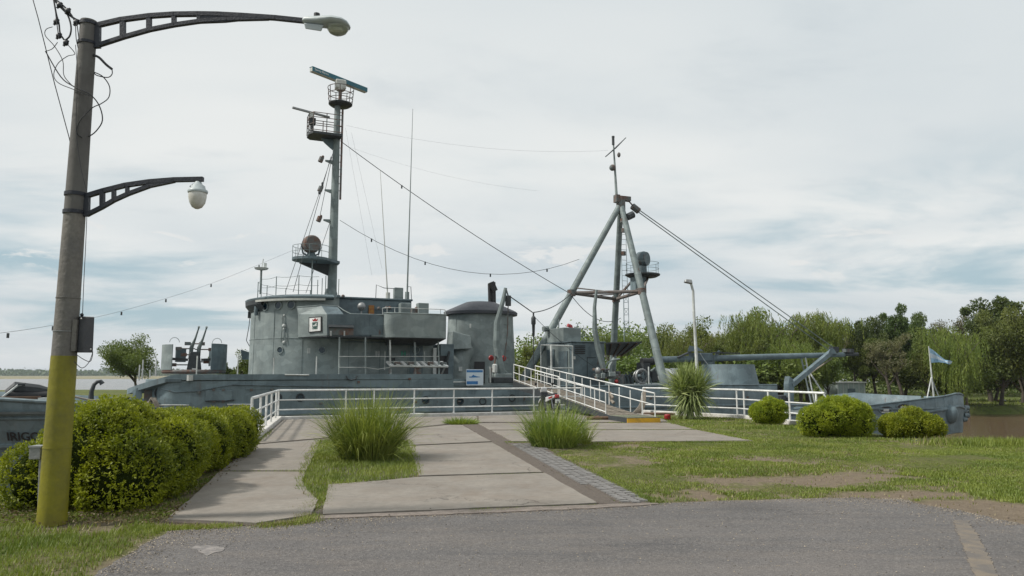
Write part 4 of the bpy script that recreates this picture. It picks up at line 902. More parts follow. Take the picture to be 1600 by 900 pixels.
stanchion(766, 598, 573, .2, .05); 
MB().tube([S(708, 597, .0), S(729, 596.5, .0)], .05, 6).build('handrail', M['palewhite'], ship)
MB().box(*[v for v in (S(710, 600, -.06).x, S(728, 600, -.06).x, -.1, .3, S(720, 603, 0).z, S(720, 599, 0).z)]).build('locker', M['grayb'], ship, smooth=False)
# ---------------- aft deckhouse ----------------
ah = empty('aft_deckhouse', (0, 0, 0)); ah.parent = ship
k1 = S(893, 570, 1.9); zt1 = S(893, 535, 1.9).z; xr1 = S(945, 560, 1.9).x
MB().box(k1.x, xr1, 1.9, 6.2, .93, zt1).build('house', M['grayb'], ah, smooth=False, bevel=.03)
MB().box(k1.x-.06, xr1+.06, 1.84, 6.3, zt1+.002, zt1+.08).build('roof', M['grayb'], ah, smooth=False, bevel=.02)
k2 = S(880, 524, 3.0); zt2 = S(880, 511.5, 3.0).z; xr2 = S(908, 524, 3.0).x
MB().hexa([(k2.x, 3.0, zt1+.08), (xr2, 3.0, zt1+.08), (xr2, 6.0, zt1+.08), (k2.x, 6.0, zt1+.08), (k2.x, 3.0, zt2), (xr2, 3.0, zt2), (xr2, 6.0, zt2), (k2.x, 5.4, zt2)]).build('fan_room', M['gray'], ah, smooth=False, bevel=.03)
MB().box(k1.x-.03, k1.x, 2.1, 6.1, 1.0, zt1-.1).build('front_panel', M['gray'], ah, smooth=False)
for q in ((k1.x-.08, k1.x-.04, 2.3, 3.4, .95, 2.95, 'grayb'), (k1.x-.09, k1.x-.05, 4.0, 5.0, 1.0, 3.1, 'grayb')): MB().box(*q[:6]).build('door', M[q[6]], ah, smooth=False)
MB().box(k1.x-.11, k1.x-.07, 4.3, 4.8, 1.5, 2.1).build('notice', M['palewhite'], ah, smooth=False)
for k in range(5): plate(898, 539.5+k*2.9, 914, 541.2+k*2.9, 1.9, 'black', ah, 'louvre', .03)
plate(917, 558, 931, 559.2, 1.9, 'darkgray', ah, 'hinge_bar', .03); plate(917, 559, 918, 590, 1.9, 'darkgray', ah, 'hinge_bar', .03)
# pipe frame in front of the house at the gangway head
for px, y0, y1, wv, r in ((861.5, 583, 540, .3, .06), (895, 590, 540, .3, .045), (845, 573, 540, .6, .03)): stanchion(px, y0, y1, wv, r)
MB().tube([S(845, 539, .6), S(861.5, 539.5, .3), S(895, 541, .3)], .035, 6).tube([S(862, 575, .3), S(895, 575, .3)], .03, 6).build('gate_frame', M['palewhite'], ship)
c = S(896.5, 559, .3); MB().cbox(c, .16, .1, .16).build('lamp_box', M['palewhite'], ship, smooth=False)
# roof railing, red pump, small fittings
for px in (897, 911, 932): a = S(px, 535, 4.2); MB().tube([(a.x, 4.2, zt1), (a.x, 4.2, zt1+1.0)], .02, 5).build('roof_stanchion', M['mast'], ah)
for h in (.5, 1.0): MB().tube([(S(897, 520, 4.2).x, 4.2, zt1+h), (S(945, 520, 4.2).x, 4.2, zt1+h)], .016, 5).build('roof_rail', M['mast'], ah)
MB().tube([S(887, 508, 3.3), S(892, 510, 3.3), S(896, 518, 3.3), S(900, 524, 3.3), S(904, 533, 3.3)], [.11, .11, .05, .09, .07], 8).tube([S(897, 521, 3.2), S(899, 533, 3.2)], .05, 6).build('red_hose', mat('faded_red', (.5, .07, .08), None, 6, .5), ah)
MB().tube([S(897, 511, 3.4), S(902, 511.5, 3.4), S(903, 505, 3.4)], .03, 5).build('pipe', M['mast'], ah)
c = S(852, 512, 5); MB().tube([c-Vector((.15, 0, .1)), c+Vector((.2, 0, -.05))], .18, 8).build('ventilator', M['gray'], ah)
MB().tube([S(873, 515, 4), S(873, 499, 4)], .04, 6).build('vent_pipe', M['gray'], ah)
# awning
q = [S(946, 537, 2.6), S(1003, 535, 4.6), S(973, 556, 7.6), S(948, 555, 6.0)]
MB().slab(q, (0, 0, .07)).build('awning', M['darkgray'], ah, smooth=False)
for f in (.15, .38, .62, .85): MB().beam(q[0].lerp(q[1], f)-Vector((0, 0, .05)), q[3].lerp(q[2], f)-Vector((0, 0, .05)), .06, .07).build('awning_batten', M['brownwood'], ah, smooth=False)
# boat davit arms
MB().tube([S(932, 453, 1.2), S(929, 480, 1.2), S(929.5, 515, 1.2), S(934, 542, 1.2), S(942, 572, 1.2), S(946, 588, 1.2)], [.09, .12, .17, .2, .18, .14], 6).build('davit_arm', M['mast'], ship)
MB().tube([S(960, 560, 1.5), S(953, 572, 1.5), S(951, 586, 1.5)], .12, 6).build('davit_arm', M['mast'], ship)
for i in range(16):
    c = S(930+i*2.3, 583+rng.uniform(-6, 9), rng.uniform(.6, 1.8)); MB().cbox(c, rng.uniform(.15, .6), .3, rng.uniform(.1, .3)).build('winch_part', M[['rusty', 'darkgray', 'gray'][i % 3]], ship, smooth=False, bevel=.02)
c = S(934, 579, .5); MB().ball(c, .2, 10, sx=.7).build('lantern', M['galv'], ship)
c = S(963, 596, .6); MB().ball(c, .13, 8).build('bundle', M['red'], ship)
MB().tube([S(944, 577, 1.2), S(950, 566, 1.2), S(960, 562, 1.2), S(968, 561, 1.2)], .05, 6).build('pipe', M['gray'], ship)
# deck clutter, hose reel
for i in range(7):
    x0 = 972+i*6; MB().tube([S(x0, 600, 2.2), S(x0-3+rng.uniform(-2, 2), 588, 2.2), S(x0+4, 581, 2.2), S(x0+9, 592, 2.2), S(x0+10, 600, 2.2)], .03, 5).build('hose_loop', M['grayb'], ship)
c = S(1003, 588, 1.4)
re_ = MB(); re_.tube([c+Vector((.40*cos(a), 0, .40*sin(a))) for a in [2*pi*i/18 for i in range(18)]], .07, 6, closed=True).tube([c+Vector((.34*cos(a), .35, .34*sin(a))) for a in [2*pi*i/18 for i in range(18)]], .05, 6, closed=True); o = re_.build('hose_reel', M['galv'], ship)
sp2 = MB()
for k in range(6): a = k*pi/3; sp2.tube([c, c+Vector((.38*cos(a), 0, .38*sin(a)))], .03, 5)
sp2.tube([c-Vector((0, .1, 0)), c+Vector((0, .45, 0))], .12, 8); sp2.build('spokes', M['grayb'], o)
stanchion(1014, 600, 573, 1.2, .045)
for q in ((1005, 566, 1017, 597, 3.0), (1018, 577, 1030, 597, 3.2), (975, 585, 990, 600, 4), (1080, 585, 1100, 603, 4)):
    a = S(q[0], q[1], q[4]); b = S(q[2], q[3], q[4]); MB().box(a.x, b.x, q[4], q[4]+.8, b.z, a.z).build('deck_locker', M['darkgray'], ship, smooth=False, bevel=.04)
c = S(1012, 565, 3.2); MB().tube([c-Vector((.45, 0, 0)), c+Vector((.45, 0, 0))], .22, 10).build('winch_drum', M['black'], ship)
MB().tube([S(1017, 580, 2), S(1023, 575, 2), S(1028, 584, 2), S(1033, 590, 2)], .07, 6).build('fitting', M['mast'], ship)
c = S(1041, 588, 1.2); MB().ball(c, .5, 14, sz=.95).build('float', M['white'], ship)
MB().tube([c+Vector((.35, .1, .2)), c+Vector((.9, .1, .2))], .28, 10).build('float', M['palewhite'], ship)
# ---------------- tripod mast ----------------
tm = empty('tripod_mast', (0, 0, 0)); tm.parent = ship
ap = S(970, 318, 5.6); fA = S(828, 575, 5.4); fC = S(958, 560, 9.2); fR = S(1036, 592, .7)
zbr = 6.75
def atz(a, b, z): return a.lerp(b, (z-a.z)/(b.z-a.z))
for f_, n_ in ((fA, 0), (fC, 1), (fR, 2)):
    e = atz(ap, f_, .95); MB().tube([ap, e], [.19, .25], 12).build('leg', M['mast'], tm)
bA, bC, bR = (atz(ap, f_, zbr) for f_ in (fA, fC, fR))
for a, b in ((bA, bR), (bR, bC), (bC, bA)):
    MB().tube([a, b], .11, 8).build('brace', M['brace'], tm); MB().tube([a+Vector((0, 0, .35)), a.lerp(b, .5)+Vector((0, 0, .05))], .04, 6).build('brace_rod', M['brace'], tm)
for b in (bA, bC, bR): MB().tube([b-Vector((0, 0, .2)), b+Vector((0, 0, .2))], .27, 10).build('collar', M['rusty'], tm)
MB().tube([ap-Vector((0, 0, .5)), ap+Vector((0, 0, .45))], .3, 10).cbox(ap+Vector((.3, 0, .35)), .8, .35, .3).cbox(ap+Vector((-.3, 0, .3)), .3, .4, .5).build('mast_head', M['rusty'], tm)
tp = S(958, 215, 5.6); MB().tube([ap+Vector((-.3, 0, 0)), tp], [.1, .045], 8).build('topmast', M['gray'], tm)
MB().tube([S(946, 245, 5.6), S(962, 231, 5.6), S(978, 215, 5.6)], [.03, .05, .025], 6).tube([tp, tp+Vector((0, 0, .1))], .1, 8).tube([tp-Vector((0, 0, .5)), tp], .09, 8).build('yard', M['darkgray'], tm)
c = S(957, 262, 5.5); MB().ball(c, .22, 10).build('navigation_lamp', M['rusty'], tm)
c = S(967, 242, 5.5); MB().ball(c, .12, 8, sz=1.5).build('navigation_lamp', M['rusty'], tm)
for px, py in ((973, 345), (975, 360), (974, 396)): MB().tube([S(px, py-3, 5.2), S(px, py+3, 5.2)], .17, 8).build('signal_lamp', M['rusty'], tm)
c = S(985, 337, 5.0); MB().tube([c-Vector((.2, 0, .1)), c+Vector((.2, 0, .1))], .25, 8).build('floodlight', M['darkgray'], tm)
# ladder on the mast
la, lb = S(972, 350, 6.6), S(975, 455, 6.6)
for dx in (-.12, .28): MB().tube([la+Vector((dx, 0, 0)), lb+Vector((dx, 0, 0))], .018, 5).build('ladder_rail', M['gray'], tm)
for k in range(14): c = la.lerp(lb, k/13); MB().tube([c+Vector((-.12, 0, 0)), c+Vector((.28, 0, 0))], .014, 5).build('ladder_rung', M['gray'], tm)
# searchlight platform
pc = S(1004, 430, 5.6); MB().lathe([(.01, -.16), (.9, -.14), (1.12, -.02), (1.12, .06), (.01, .07)], pc, 20, sx=1.05).build('lamp_platform', M['darkgray'], tm)
ringrail((pc.x, pc.y, pc.z), 1.08, .8, 1.08, 7, 'platform_rail', tm, 'mast', wire=.014)
c = S(1003, 405, 5.6); MB().lathe([(.01, -.4), (.35, -.4), (.5, -.2), (.52, .2), (.45, .4), (.01, .38)], c, 18, axis=(.6, -1, 0), ).build('searchlight', M['grayb'], tm)
MB().tube([(pc.x, pc.y, pc.z), (c.x, c.y, c.z-.45)], .3, 10).build('lamp_pedestal', M['grayb'], tm)
MB().box(pc.x-.75, pc.x+.05, pc.y-.35, pc.y+.35, pc.z-1.25, pc.z-.14).build('platform_support', M['hull'], tm, smooth=False)
MB().beam(bR, Vector((pc.x+.4, pc.y, pc.z-.2)), .12, .12).beam(bC, Vector((pc.x-.6, pc.y, pc.z-.2)), .12, .12).build('support_strut', M['brace'], tm, smooth=False)
# ---------------- boom, pivot, tub, crutch ----------------
bm_ = empty('cargo_boom', (0, 0, 0)); bm_.parent = ship
b0, b1 = S(1018, 562, 4.6), S(1318, 554, 5.2); MB().tube([b0, S(1080, 561, 4.7), S(1090, 561, 4.7)], .2, 10).build('boom_heel', M['hull'], bm_)
MB().tube([S(1112, 560, 4.7), S(1200, 557.5, 5), b1], [.215, .215, .18], 12).build('spar', M['hull'], bm_)
MB().tube([b1, S(1340, 553.5, 5.2)], .14, 8).cbox(S(1325, 548, 5.2), .9, .3, .3).cbox(S(1303, 546, 5.2), .6, .4, .4).build('boom_end', M['darkgray'], bm_)
MB().cbox(S(1323, 548, 5.0), .5, .3, .22).build('end_fitting', M['rusty'], bm_, smooth=False)
MB().cbox(S(1095, 558, 4.7), 1.5, .7, .55).cbox(S(1106, 563, 4.7), .8, .5, .7).build('pivot_block', M['grayb'], bm_, smooth=False, bevel=.05)
MB().hexa([S(1074, 549, 4.5), S(1100, 549, 4.5), S(1100, 549, 5.2), S(1074, 549, 5.2), S(1077, 540, 4.6), S(1090, 542, 4.6), S(1090, 542, 5.2), S(1077, 540, 5.2)]).build('sight_hood', M['grayb'], bm_, smooth=False)
MB().beam(S(1058, 559, 4.5), S(1078, 550, 4.5), .3, .08).build('cover', M['darkgray'], bm_, smooth=False)
MB().beam(S(1112, 551, 4.5), S(1156, 552, 4.5), .1, .08).build('cover', M['darkgray'], bm_, smooth=False)
MB().tube([S(1117, 560, 4.6), S(1121, 552, 4.6), S(1124, 549, 4.6)], .12, 6).build('lever', M['grayb'], bm_)
MB().tube([S(1094, 552, 4.2), S(1100, 562, 4.2), S(1108, 572, 4.2)], .025, 5).build('cable', M['palewhite'], bm_)
MB().tube([S(1107, 566, 4.6), S(1107, 590, 4.6)], .28, 10).build('post', M['grayb'], bm_)
tu = S(1132, 590, 2.5); zt3 = S(1121, 569, 1.0).z
MB().lathe([(2.02, -1.3), (2.0, .1), (1.86, .95), (1.60, zt3), (1.55, zt3), (1.5, zt3-.05), (.01, zt3-.06)], (tu.x, 2.12, 0), 32).build('winch_tub', M['hull'], ship, ang=40)
cr = empty('boom_crutch', (0, 0, 0)); cr.parent = ship
a = S(1237, 596, 3.4)
MB().slab([S(1233, 640, 3.4), S(1232, 600, 3.4), S(1234, 588, 3.4), S(1239, 592, 3.4), S(1241, 600, 3.4), S(1240, 640, 3.4)], (0, .45, 0)).build('post', M['hull'], cr, smooth=False)
MB().beam(S(1236, 602, 3.5), S(1300, 549, 4.9), .3, .34).build('diagonal_beam', M['hull'], cr, smooth=False, bevel=.02)
MB().hexa([S(1294, 553, 4.6), S(1308, 553, 4.6), S(1308, 553, 5.6), S(1294, 553, 5.6), S(1298, 543, 4.6), S(1303, 545, 4.6), S(1303, 545, 5.6), S(1298, 543, 5.6)]).build('saddle', M['hull'], cr, smooth=False)
MB().tube([S(1252, 560, 5), S(1269, 636, 4)], .06, 6).build('strut', M['mast'], cr); MB().tube([S(1258, 557, 5), S(1274, 636, 4)], .05, 6).build('strut', M['palewhite'], cr)
MB().tube([S(1264, 580, 4.5), S(1297, 632, 3)], .06, 6).build('strut', M['palewhite'], cr); MB().tube([S(1300, 560, 4.8), S(1268, 582, 6)], .05, 6).build('strut', M['rope'], cr)
MB().tube([S(1240, 640, 3), S(1275, 634, 3)], .05, 6).build('strut', M['hull'], cr)
for k in range(6): MB().tube([S(1255+k*3.4, 572+k*12, 4.7), S(1260+k*3.1, 571+k*12, 4.7)], .03, 5).build('rung', M['mast'], cr)
for px, py in ((1228, 625), (1222, 622), (1250, 650)): MB().cbox(S(px, py, 2.5), .5, .4, .4).build('bitts', M['darkgray'], ship, smooth=False, bevel=.05)
# topping lift and rigging
b_ = S(993, 326, 5.5); MB().tube([b_-Vector((.25, 0, -.15)), b_+Vector((.25, 0, -.15))], .22, 8).tube([ap+Vector((.5, 0, .35)), b_], .05, 5).build('lift_block', M['rusty'], tm)
for o1, o2, wv_ in ((0, 0, 5.2), (4, 9, 5.6)): MB().tube([S(993, 324+o1, 5.5), S(1305-o2*.3, 545+o2*.8, wv_)], .036, 6).build('topping_lift', M['mast'], tm)
def sagline(a, b, sag, n=14): return [a.lerp(b, i/n)-Vector((0, 0, sag*4*(i/n)*(1-i/n))) for i in range(n+1)]
def rig(name, x0, y0, w0, x1, y1, w1, r, sag, label, knots=()):
    mb = MB(); a, b = S(x0, y0, w0), S(x1, y1, w1); pts = sagline(a, b, sag); mb.tube([p-a for p in pts], r, 5)
    for f in knots: i = f*14; p = pts[int(i)].lerp(pts[min(int(i)+1, 14)], i-int(i))-a; mb.cbox(p-Vector((0, 0, .08)), .07, .07, .2)
    wa = Vector((a.x*cR-a.y*sR, a.x*sR+a.y*cR, a.z))+SO
    o = mb.build(name, M['darkgray'], None, smooth=False); o.location = wa; o.rotation_euler = (0, 0, ROT); return tag(o, label, 'wire', 'rigging wires between the masts')
rig('aerial_wire', 533, 221, CW, 888, 457, 5.2, .022, .3, 'thick dark wire slanting from the foremast down to the tripod mast', (.25,))
rig('aerial_wire', 531, 344, CW, 905, 405, 5.6, .014, 1.9, 'sagging wire with small lamps hung between foremast and tripod mast', (.12, .33, .6, .85))
rig('aerial_wire', 541, 196, CW, 950, 235, 5.6, .004, .6, 'very thin upper wire running right from the top of the foremast')
rig('aerial_wire', 541, 228, CW, 840, 298, 5.6, .003, .4, 'faint lower thin wire running right from the foremast below the top one')
rig('aerial_wire', 540, 200, CW, 581, 430, 3.4, .004, .0, 'thin wire dropping from the foremast towards the pale whip antenna')
rig('aerial_wire', 549, 207, CW, 597, 420, 3.4, .004, .0, 'thinnest wire dropping beside the pale whip antenna')
rig('cable', 798, 464, 1.0, 832, 488, 1.4, .03, .0, 'short dark cable from the funnel davit to the hanging lantern')
rig('cable', 834, 488, 1.4, 893, 458, 5.2, .028, .25, 'dark cable from the hanging lantern up to the left leg of the tripod mast')
rig('cable', 836, 496, 1.2, 940, 580, 1.0, .015, .2, 'thin cable slanting down across the aft deckhouse')
rig('cable', 893, 462, 5.2, 970, 497, 9.0, .022, .8, 'sagging cable from the left leg to the middle leg of the tripod mast')
mb = MB(); c = S(833.5, 488, 1.4); mb.tube([c, c-Vector((0, 0, .25))], .05, 6).lathe([(.06, 0), (.13, -.1), (.13, -.45), (.09, -.5), (.07, -1.1), (.03, -1.2), (.02, -3.0)], c-Vector((0, 0, .2)), 10)
o = mb.build('mooring_lantern', M['darkgray'], ship); o.name = 'hanging_lantern'
# foredeck items (left)
def fd(px, py, wv=2.8): return S(px, py, wv)
MB().tube([S(142, 626, 3.5), S(143, 612, 3.5), S(147, 601, 3.5), S(152, 596.5, 3.5), S(157, 596, 3.5), S(160, 600, 3.5)], [.13, .1, .09, .09, .1, .12], 8).build('gooseneck_vent', M['darkgray'], ship)
MB().tube([S(10, 617, 3.5), S(75, 618, 3.5)], .22, 10).build('rolled_cover', M['black'], ship)
MB().tube([S(12, 615, 3.6), S(25, 606, 3.6), S(60, 608, 3.6), S(82, 611, 3.6)], [.2, .3, .22, .1], 8).build('canvas', M['darkgray'], ship)
MB().tube([S(2, 622, 3.2), S(28, 602, 3.2), S(40, 601, 3.2)], .045, 6).build('awning_frame', M['palewhite'], ship)
MB().tube([S(28, 600.5, 3.2), S(40, 600.5, 3.2)], .07, 6).build('awning_cap', M['darkgray'], ship)
MB().box(S(-5, 622, 2.0).x, S(62, 622, 2.0).x, 2.0, 2.3, S(30, 624, 2).z, S(30, 619.5, 2).z).build('coaming', M['brownwood'], ship, smooth=False)
MB().box(S(60, 622, 2.0).x, S(76, 622, 2.0).x, 1.9, 2.3, S(68, 627, 2).z, S(68, 621.5, 2).z).build('vent_box', M['palewhite'], ship, smooth=False)
MB().tube([S(194, 632, 2.5), S(194, 621, 2.5)], .2, 10).tube([S(194, 622, 2.5), S(194, 621, 2.5)], .25, 10).build('bollard', M['black'], ship)
ro = MB(); ro.tube([S(112, 619, 3), S(140, 625, 3), S(185, 628, 2.6), S(215, 631, 2), S(238, 628, 1)], .045, 6); ro.tube([S(200, 629, 2), S(225, 632, 1.5), S(240, 626, .8), S(243, 623, .3)], .06, 6)
ro.tube([S(238, 629, .5), S(241, 623, -.1), S(244, 627, -.14), S(248, 636, -.14)], .06, 6).tube([S(234, 628, .5), S(237, 622, -.1), S(241, 628, -.14), S(245, 636, -.14)], .06, 6).tube([S(233, 631, -.1), S(226, 641, -.2), S(221, 652, -.2)], .05, 6)
wr = ro.build('mooring_rope', M['rope'], None); wr.location = SO; wr.rotation_euler = (0, 0, ROT); tag(wr, 'pale mooring rope lying along the foredeck and hanging over the rail', 'rope')
for (a0, b0_), (a1, b1_) in (((-8, 744), (4, 738)), ((-8, 762), (12, 752)), ((-8, 790), (10, 775))):
    pass
# slanted rack of pale bars
rk = empty('bar_rack', (0, 0, 0)); rk.parent = ship
r0, r1 = S(609, 572, .1), S(698, 573, .1)
MB().tube([r0, r1], .05, 6).tube([S(607, 565, .5), S(692, 565.5, .5)], .025, 6).build('rack_rail', M['palewhite'], rk)
for k in range(9):
    f = k/8.3; a = S(606, 565.3, .5).lerp(S(692, 565.3, .5), f); b = r0.lerp(r1, f)+Vector((.12, 0, 0))
    MB().beam(a, b, .2, .08).build('bar', M['white' if k not in (1, 3, 6) else 'offwhite'], rk, smooth=False)
for k in (1, 3, 6, 8): f = (k+.4)/8.3; MB().cbox(S(606, 569, .3).lerp(S(692, 569, .3), f), .3, .2, .22).build('canvas_bundle', M['rusty'], rk, smooth=False, bevel=.04)
for px in (610, 649, 695): MB().tube([S(px, 574, .15), S(px-3 if px < 690 else px-8, 592, .0)], .05, 6).build('rack_leg', M['rusty'], rk)
MB().cbox(S(653, 579, .3), .35, .2, .5).build('canvas_bag', M['rusty'], rk, smooth=False, bevel=.05)
# information board
sg = empty('information_board', SO, ROT, 'white and blue information board with a ship silhouette on the deck edge below the funnel', 'sign')
a, b = S(728.5, 577, -.2), S(755, 602, -.2)
MB().box(a.x, b.x, -.22, -.18, b.z, a.z).build('board', M['signwhite'], sg, smooth=False)
def sgp(x0, y0, x1, y1, m, name): q, r = S(x0, y0, -.225), S(x1, y1, -.225); return MB().box(q.x, r.x, -.228, -.221, r.z, q.z).build(name, M[m], sg, smooth=False)
sgp(729.3, 578.3, 754.3, 581.8, 'blue', 'title_band'); sgp(729.3, 595.6, 746.6, 600.4, 'blue', 'caption_band')
sil = [(732.5, 588.4), (737, 588.2), (738, 586.6), (739, 586.6), (739.4, 585.6), (740.2, 585.6), (741.2, 586.8), (743, 587.2), (745, 588), (750.5, 588.8), (750, 589.4), (745, 589.8), (733.5, 590)]
MB().slab([S(x, y, -.225) for x, y in sil], (0, -.004, 0)).build('ship_silhouette', M['blue'], sg, smooth=False)
for px in (731, 752): MB().tube([S(px, 604, -.12), S(px, 578, -.12)], .03, 5).build('post', M['galv'], sg)
# ensign
fl = empty('flagstaff', (0, 0, 0)); fl.parent = ship
fb, ft = S(1459.5, 624, 3.0), S(1451, 541, 3.0)
MB().tube([fb, ft], [.07, .035], 8).build('staff', M['palewhite'], fl)
for px in (1448, 1469): MB().tube([S(1455, 590, 3.0), S(px, 625, 2.4 if px < 1460 else 3.6)], .04, 6).build('stay', M['palewhite'], fl)
stripe_ = [M['flagblue'] if 'flagblue' in M else M.setdefault('flagblue', mat('flag_blue', (.36, .58, .76), None, 5, .8, fine=.03)), M['signwhite'], M['flagblue']]
fe = empty('ensign', SO, ROT, 'sky blue and white striped flag blowing from the staff at the stern', 'flag')
nx_, fpx = 16, []
top = [(1452, 543.5), (1458, 547), (1464, 552), (1470, 557), (1477, 562.5), (1484, 563), (1488, 564.5)]; bot = [(1455, 567), (1460, 566.5), (1466, 566), (1472, 566.5), (1478, 567.5), (1483, 569.5), (1487, 567.5)]
for k in range(3):
    mb = MB(); nseg = 18
    for i in range(nseg+1):
        u = i/nseg*6; j = min(int(u), 5); f = u-j; wv = 3.0+.28*sin(i*.75)*(i/nseg)
        tp_ = S(top[j][0]+(top[j+1][0]-top[j][0])*f, top[j][1]+(top[j+1][1]-top[j][1])*f, wv); bt_ = S(bot[j][0]+(bot[j+1][0]-bot[j][0])*f, bot[j][1]+(bot[j+1][1]-bot[j][1])*f, wv+.15*sin(i*.5))
        mb.v += [tuple(tp_.lerp(bt_, k/3)), tuple(tp_.lerp(bt_, (k+1)/3))]
    for i in range(nseg): mb.f.append((2*i, 2*i+1, 2*i+3, 2*i+2))
    o = mb.build('stripe', [M['flagblue'], M['signwhite'], M['flagblue']][k], fe, ang=180)
# ---------------- concrete lamp pole in front ----------------
PY = 8.15; pb = P(81, 815, PY); pt = P(139, 33, PY); pb.z = 0
M['poleconc'] = mat('pole_concrete', (.205, .19, .165), (.135, .13, .125), 2.0, .85, bump=.35, bscale=25, fine=.4, streak=.35)
M['poleyel'] = mat('pole_yellow', (.225, .205, .008), (.175, .16, .008), 3, .55, bump=.2, bscale=20, fine=.2, dirt=((.09, .085, .02), 5, .5))
M['poleclean'] = mat('pole_grey_upper', (.135, .13, .12), (.095, .09, .085), 2, .85, bump=.2, streak=.4)
pole = empty('street_lamp', pb, 0, 'tall concrete lamp pole with yellow painted foot and two dark arms', 'street lamp')
L = lambda px, py, dy=0.0: P(px, py, PY+dy)-pb
H = pt.z; zy = P(97, 556, PY).z; zm = P(112, 336, PY).z
rb, rt = .142, .088
rz = lambda z: rb+(rt-rb)*z/H
ax = lambda z: Vector(((pt.x-pb.x)*z/H, 0, z))
MB().tube([ax(0), ax(zy*.5), ax(zy)], [rz(0)+.003, rz(zy*.5)+.003, rz(zy)+.003], 28).build('painted_foot', M['poleyel'], pole)
MB().tube([ax(zy-.02), ax(zm)], [rz(zy), rz(zm)], 28).build('shaft', M['poleconc'], pole)
MB().tube([ax(zm), ax(H)], [rz(zm), rt], 28).build('upper_shaft', M['poleclean'], pole)
for z in (P(85, 700, PY).z,): MB().tube([ax(z), ax(z+.012)], rz(z)+.008, 24).build('paint_band', M['poleyel'], pole)
for y in (304, 332): z = P(115, y, PY).z; MB().tube([ax(z-.02), ax(z+.02)], rz(z)+.012, 24).build('collar', M['armpaint'], pole)
for y in (38, 68): z = P(137, y, PY).z; MB().tube([ax(z-.016), ax(z+.016)], rz(z)+.012, 24).build('collar', M['armpaint'], pole)
for y, m_ in ((466, 'poleconc'), (518, 'galv')): z = P(95, y, PY).z; MB().tube([ax(z-.004), ax(z+.004)], rz(z)+.006, 24).build('strap', M[m_], pole)
def arm(top, bot, verts, tip, label):
    a = empty('lamp_arm', (0, 0, 0)); a.parent = pole
    for k in range(len(top)-1): MB().beam(L(*top[k]), L(*top[k+1])+(L(*top[k+1])-L(*top[k])).normalized()*.004, .05, top_w[k] if False else .052, up=(0, -1, 0)).build('top_chord', M['armpaint'], a, smooth=False)
    for k in range(len(bot)-1): MB().beam(L(*bot[k]), L(*bot[k+1])+(L(*bot[k+1])-L(*bot[k])).normalized()*.004, .042, .05, up=(0, -1, 0)).build('bottom_chord', M['armpaint'], a, smooth=False)
    for (x0, y0, x1, y1, wv) in verts: MB().beam(L(x0, y0), L(x1, y1), wv, .048, up=(0, -1, 0)).build('strut', M['armpaint'], a, smooth=False)
    return a
a1 = arm([(150, 40), (189, 31), (234, 25), (272, 22.5), (310, 22), (340, 22.5), (378, 24.5), (430, 28), (478, 33)], [(150, 72), (193, 58), (234, 46.5), (272, 39), (310, 33.5), (355, 30), (419, 28.5)], [(152, 38, 151.5, 75, .075), (192, 32, 192, 58, .055), (233, 26, 233, 47, .05), (272, 23, 272, 39, .045), (311, 22, 311, 34, .04)], None, '')
MB().slab([L(310, 20, -.02), L(378, 22, -.02), L(378, 30.5, -.02), L(350, 33.5, -.02), L(310, 35, -.02)], (0, .04, 0)).build('web_plate', M['armpaint'], a1, smooth=False)
a2 = arm([(132, 307), (162, 298), (196, 289.5), (234, 284), (272, 281), (317, 280)], [(135, 336), (159, 324), (178, 313), (200, 303), (234, 290.5), (272, 282.5)], [(136, 305, 135, 338, .06), (160, 299, 160, 325, .045), (178, 294, 178, 314, .035), (199, 289, 199, 303, .03)], None, '')
MB().beam(L(310, 279), L(310, 287), .05, .05).build('hanger', M['armpaint'], a2, smooth=False)
M['headmetal'] = mat('lamp_head_metal', (.45, .50, .50), (.36, .40, .41), 6, .45, bump=.05)
hd = empty('lamp_head', (0, 0, 0)); hd.parent = pole
def sect(c, rx, rz_, n=14, low=1.0): return [(c.x, c.y+rx*cos(a), c.z+rz_*sin(a)*(low if sin(a) < 0 else 1)) for a in [2*pi*i/n for i in range(n)]]
mb = MB(); secs = [(474, 33.5, .05, .03), (478, 33.5, .075, .052), (495, 34.5, .09, .062), (507, 35, .12, .062), (522, 36, .15, .062), (536, 38, .145, .052), (544, 40, .10, .035), (547, 41.5, .03, .012)]
for x, y, rx, r2 in secs: mb.v += sect(L(x, y), rx, r2, 14, .8)
for i in range(len(secs)-1):
    for k in range(14): mb.f.append((i*14+k, i*14+(k+1) % 14, (i+1)*14+(k+1) % 14, (i+1)*14+k))
mb.f += [tuple(range(14)), tuple(range((len(secs)-1)*14, len(secs)*14))]; mb.build('housing', M['headmetal'], hd, ang=50)
MB().hexa([L(477, 45, -.05), L(502, 49, -.05), L(502, 49, .05), L(477, 45, .05), L(475, 36, -.06), L(506, 39, -.06), L(506, 39, .06), L(475, 36, .06)]).build('gear_cover', M['headmetal'], hd, smooth=False, bevel=.008)
c = L(528, 42); MB().lathe([(.128, 0), (.122, -.035), (.095, -.075), (.05, -.098), (.005, -.104)], c, 20, sy=.85).build('bowl', M['lens'], hd)
MB().lathe([(.118, .0), (.08, .01), (.01, .012)], c, 20, sy=.85).build('reflector', M['galv'], hd)
MB().tube([L(516, 44), L(534, 45)], .022, 10).build('bulb', M['white'], hd)
c = L(495, 27); MB().tube([c-Vector((0, 0, .02)), c+Vector((0, 0, .045))], .035, 12).build('photocell', M['black'], hd)
gl = empty('globe_lamp', (0, 0, 0)); gl.parent = pole
c = L(309, 300); MB().lathe([(.03, .12), (.05, .085), (.075, .07), (.085, .03), (.105, .02), (.11, 0), (.105, -.012), (.01, -.015)], c, 20).build('cap', M['headmetal'], gl, ang=50)
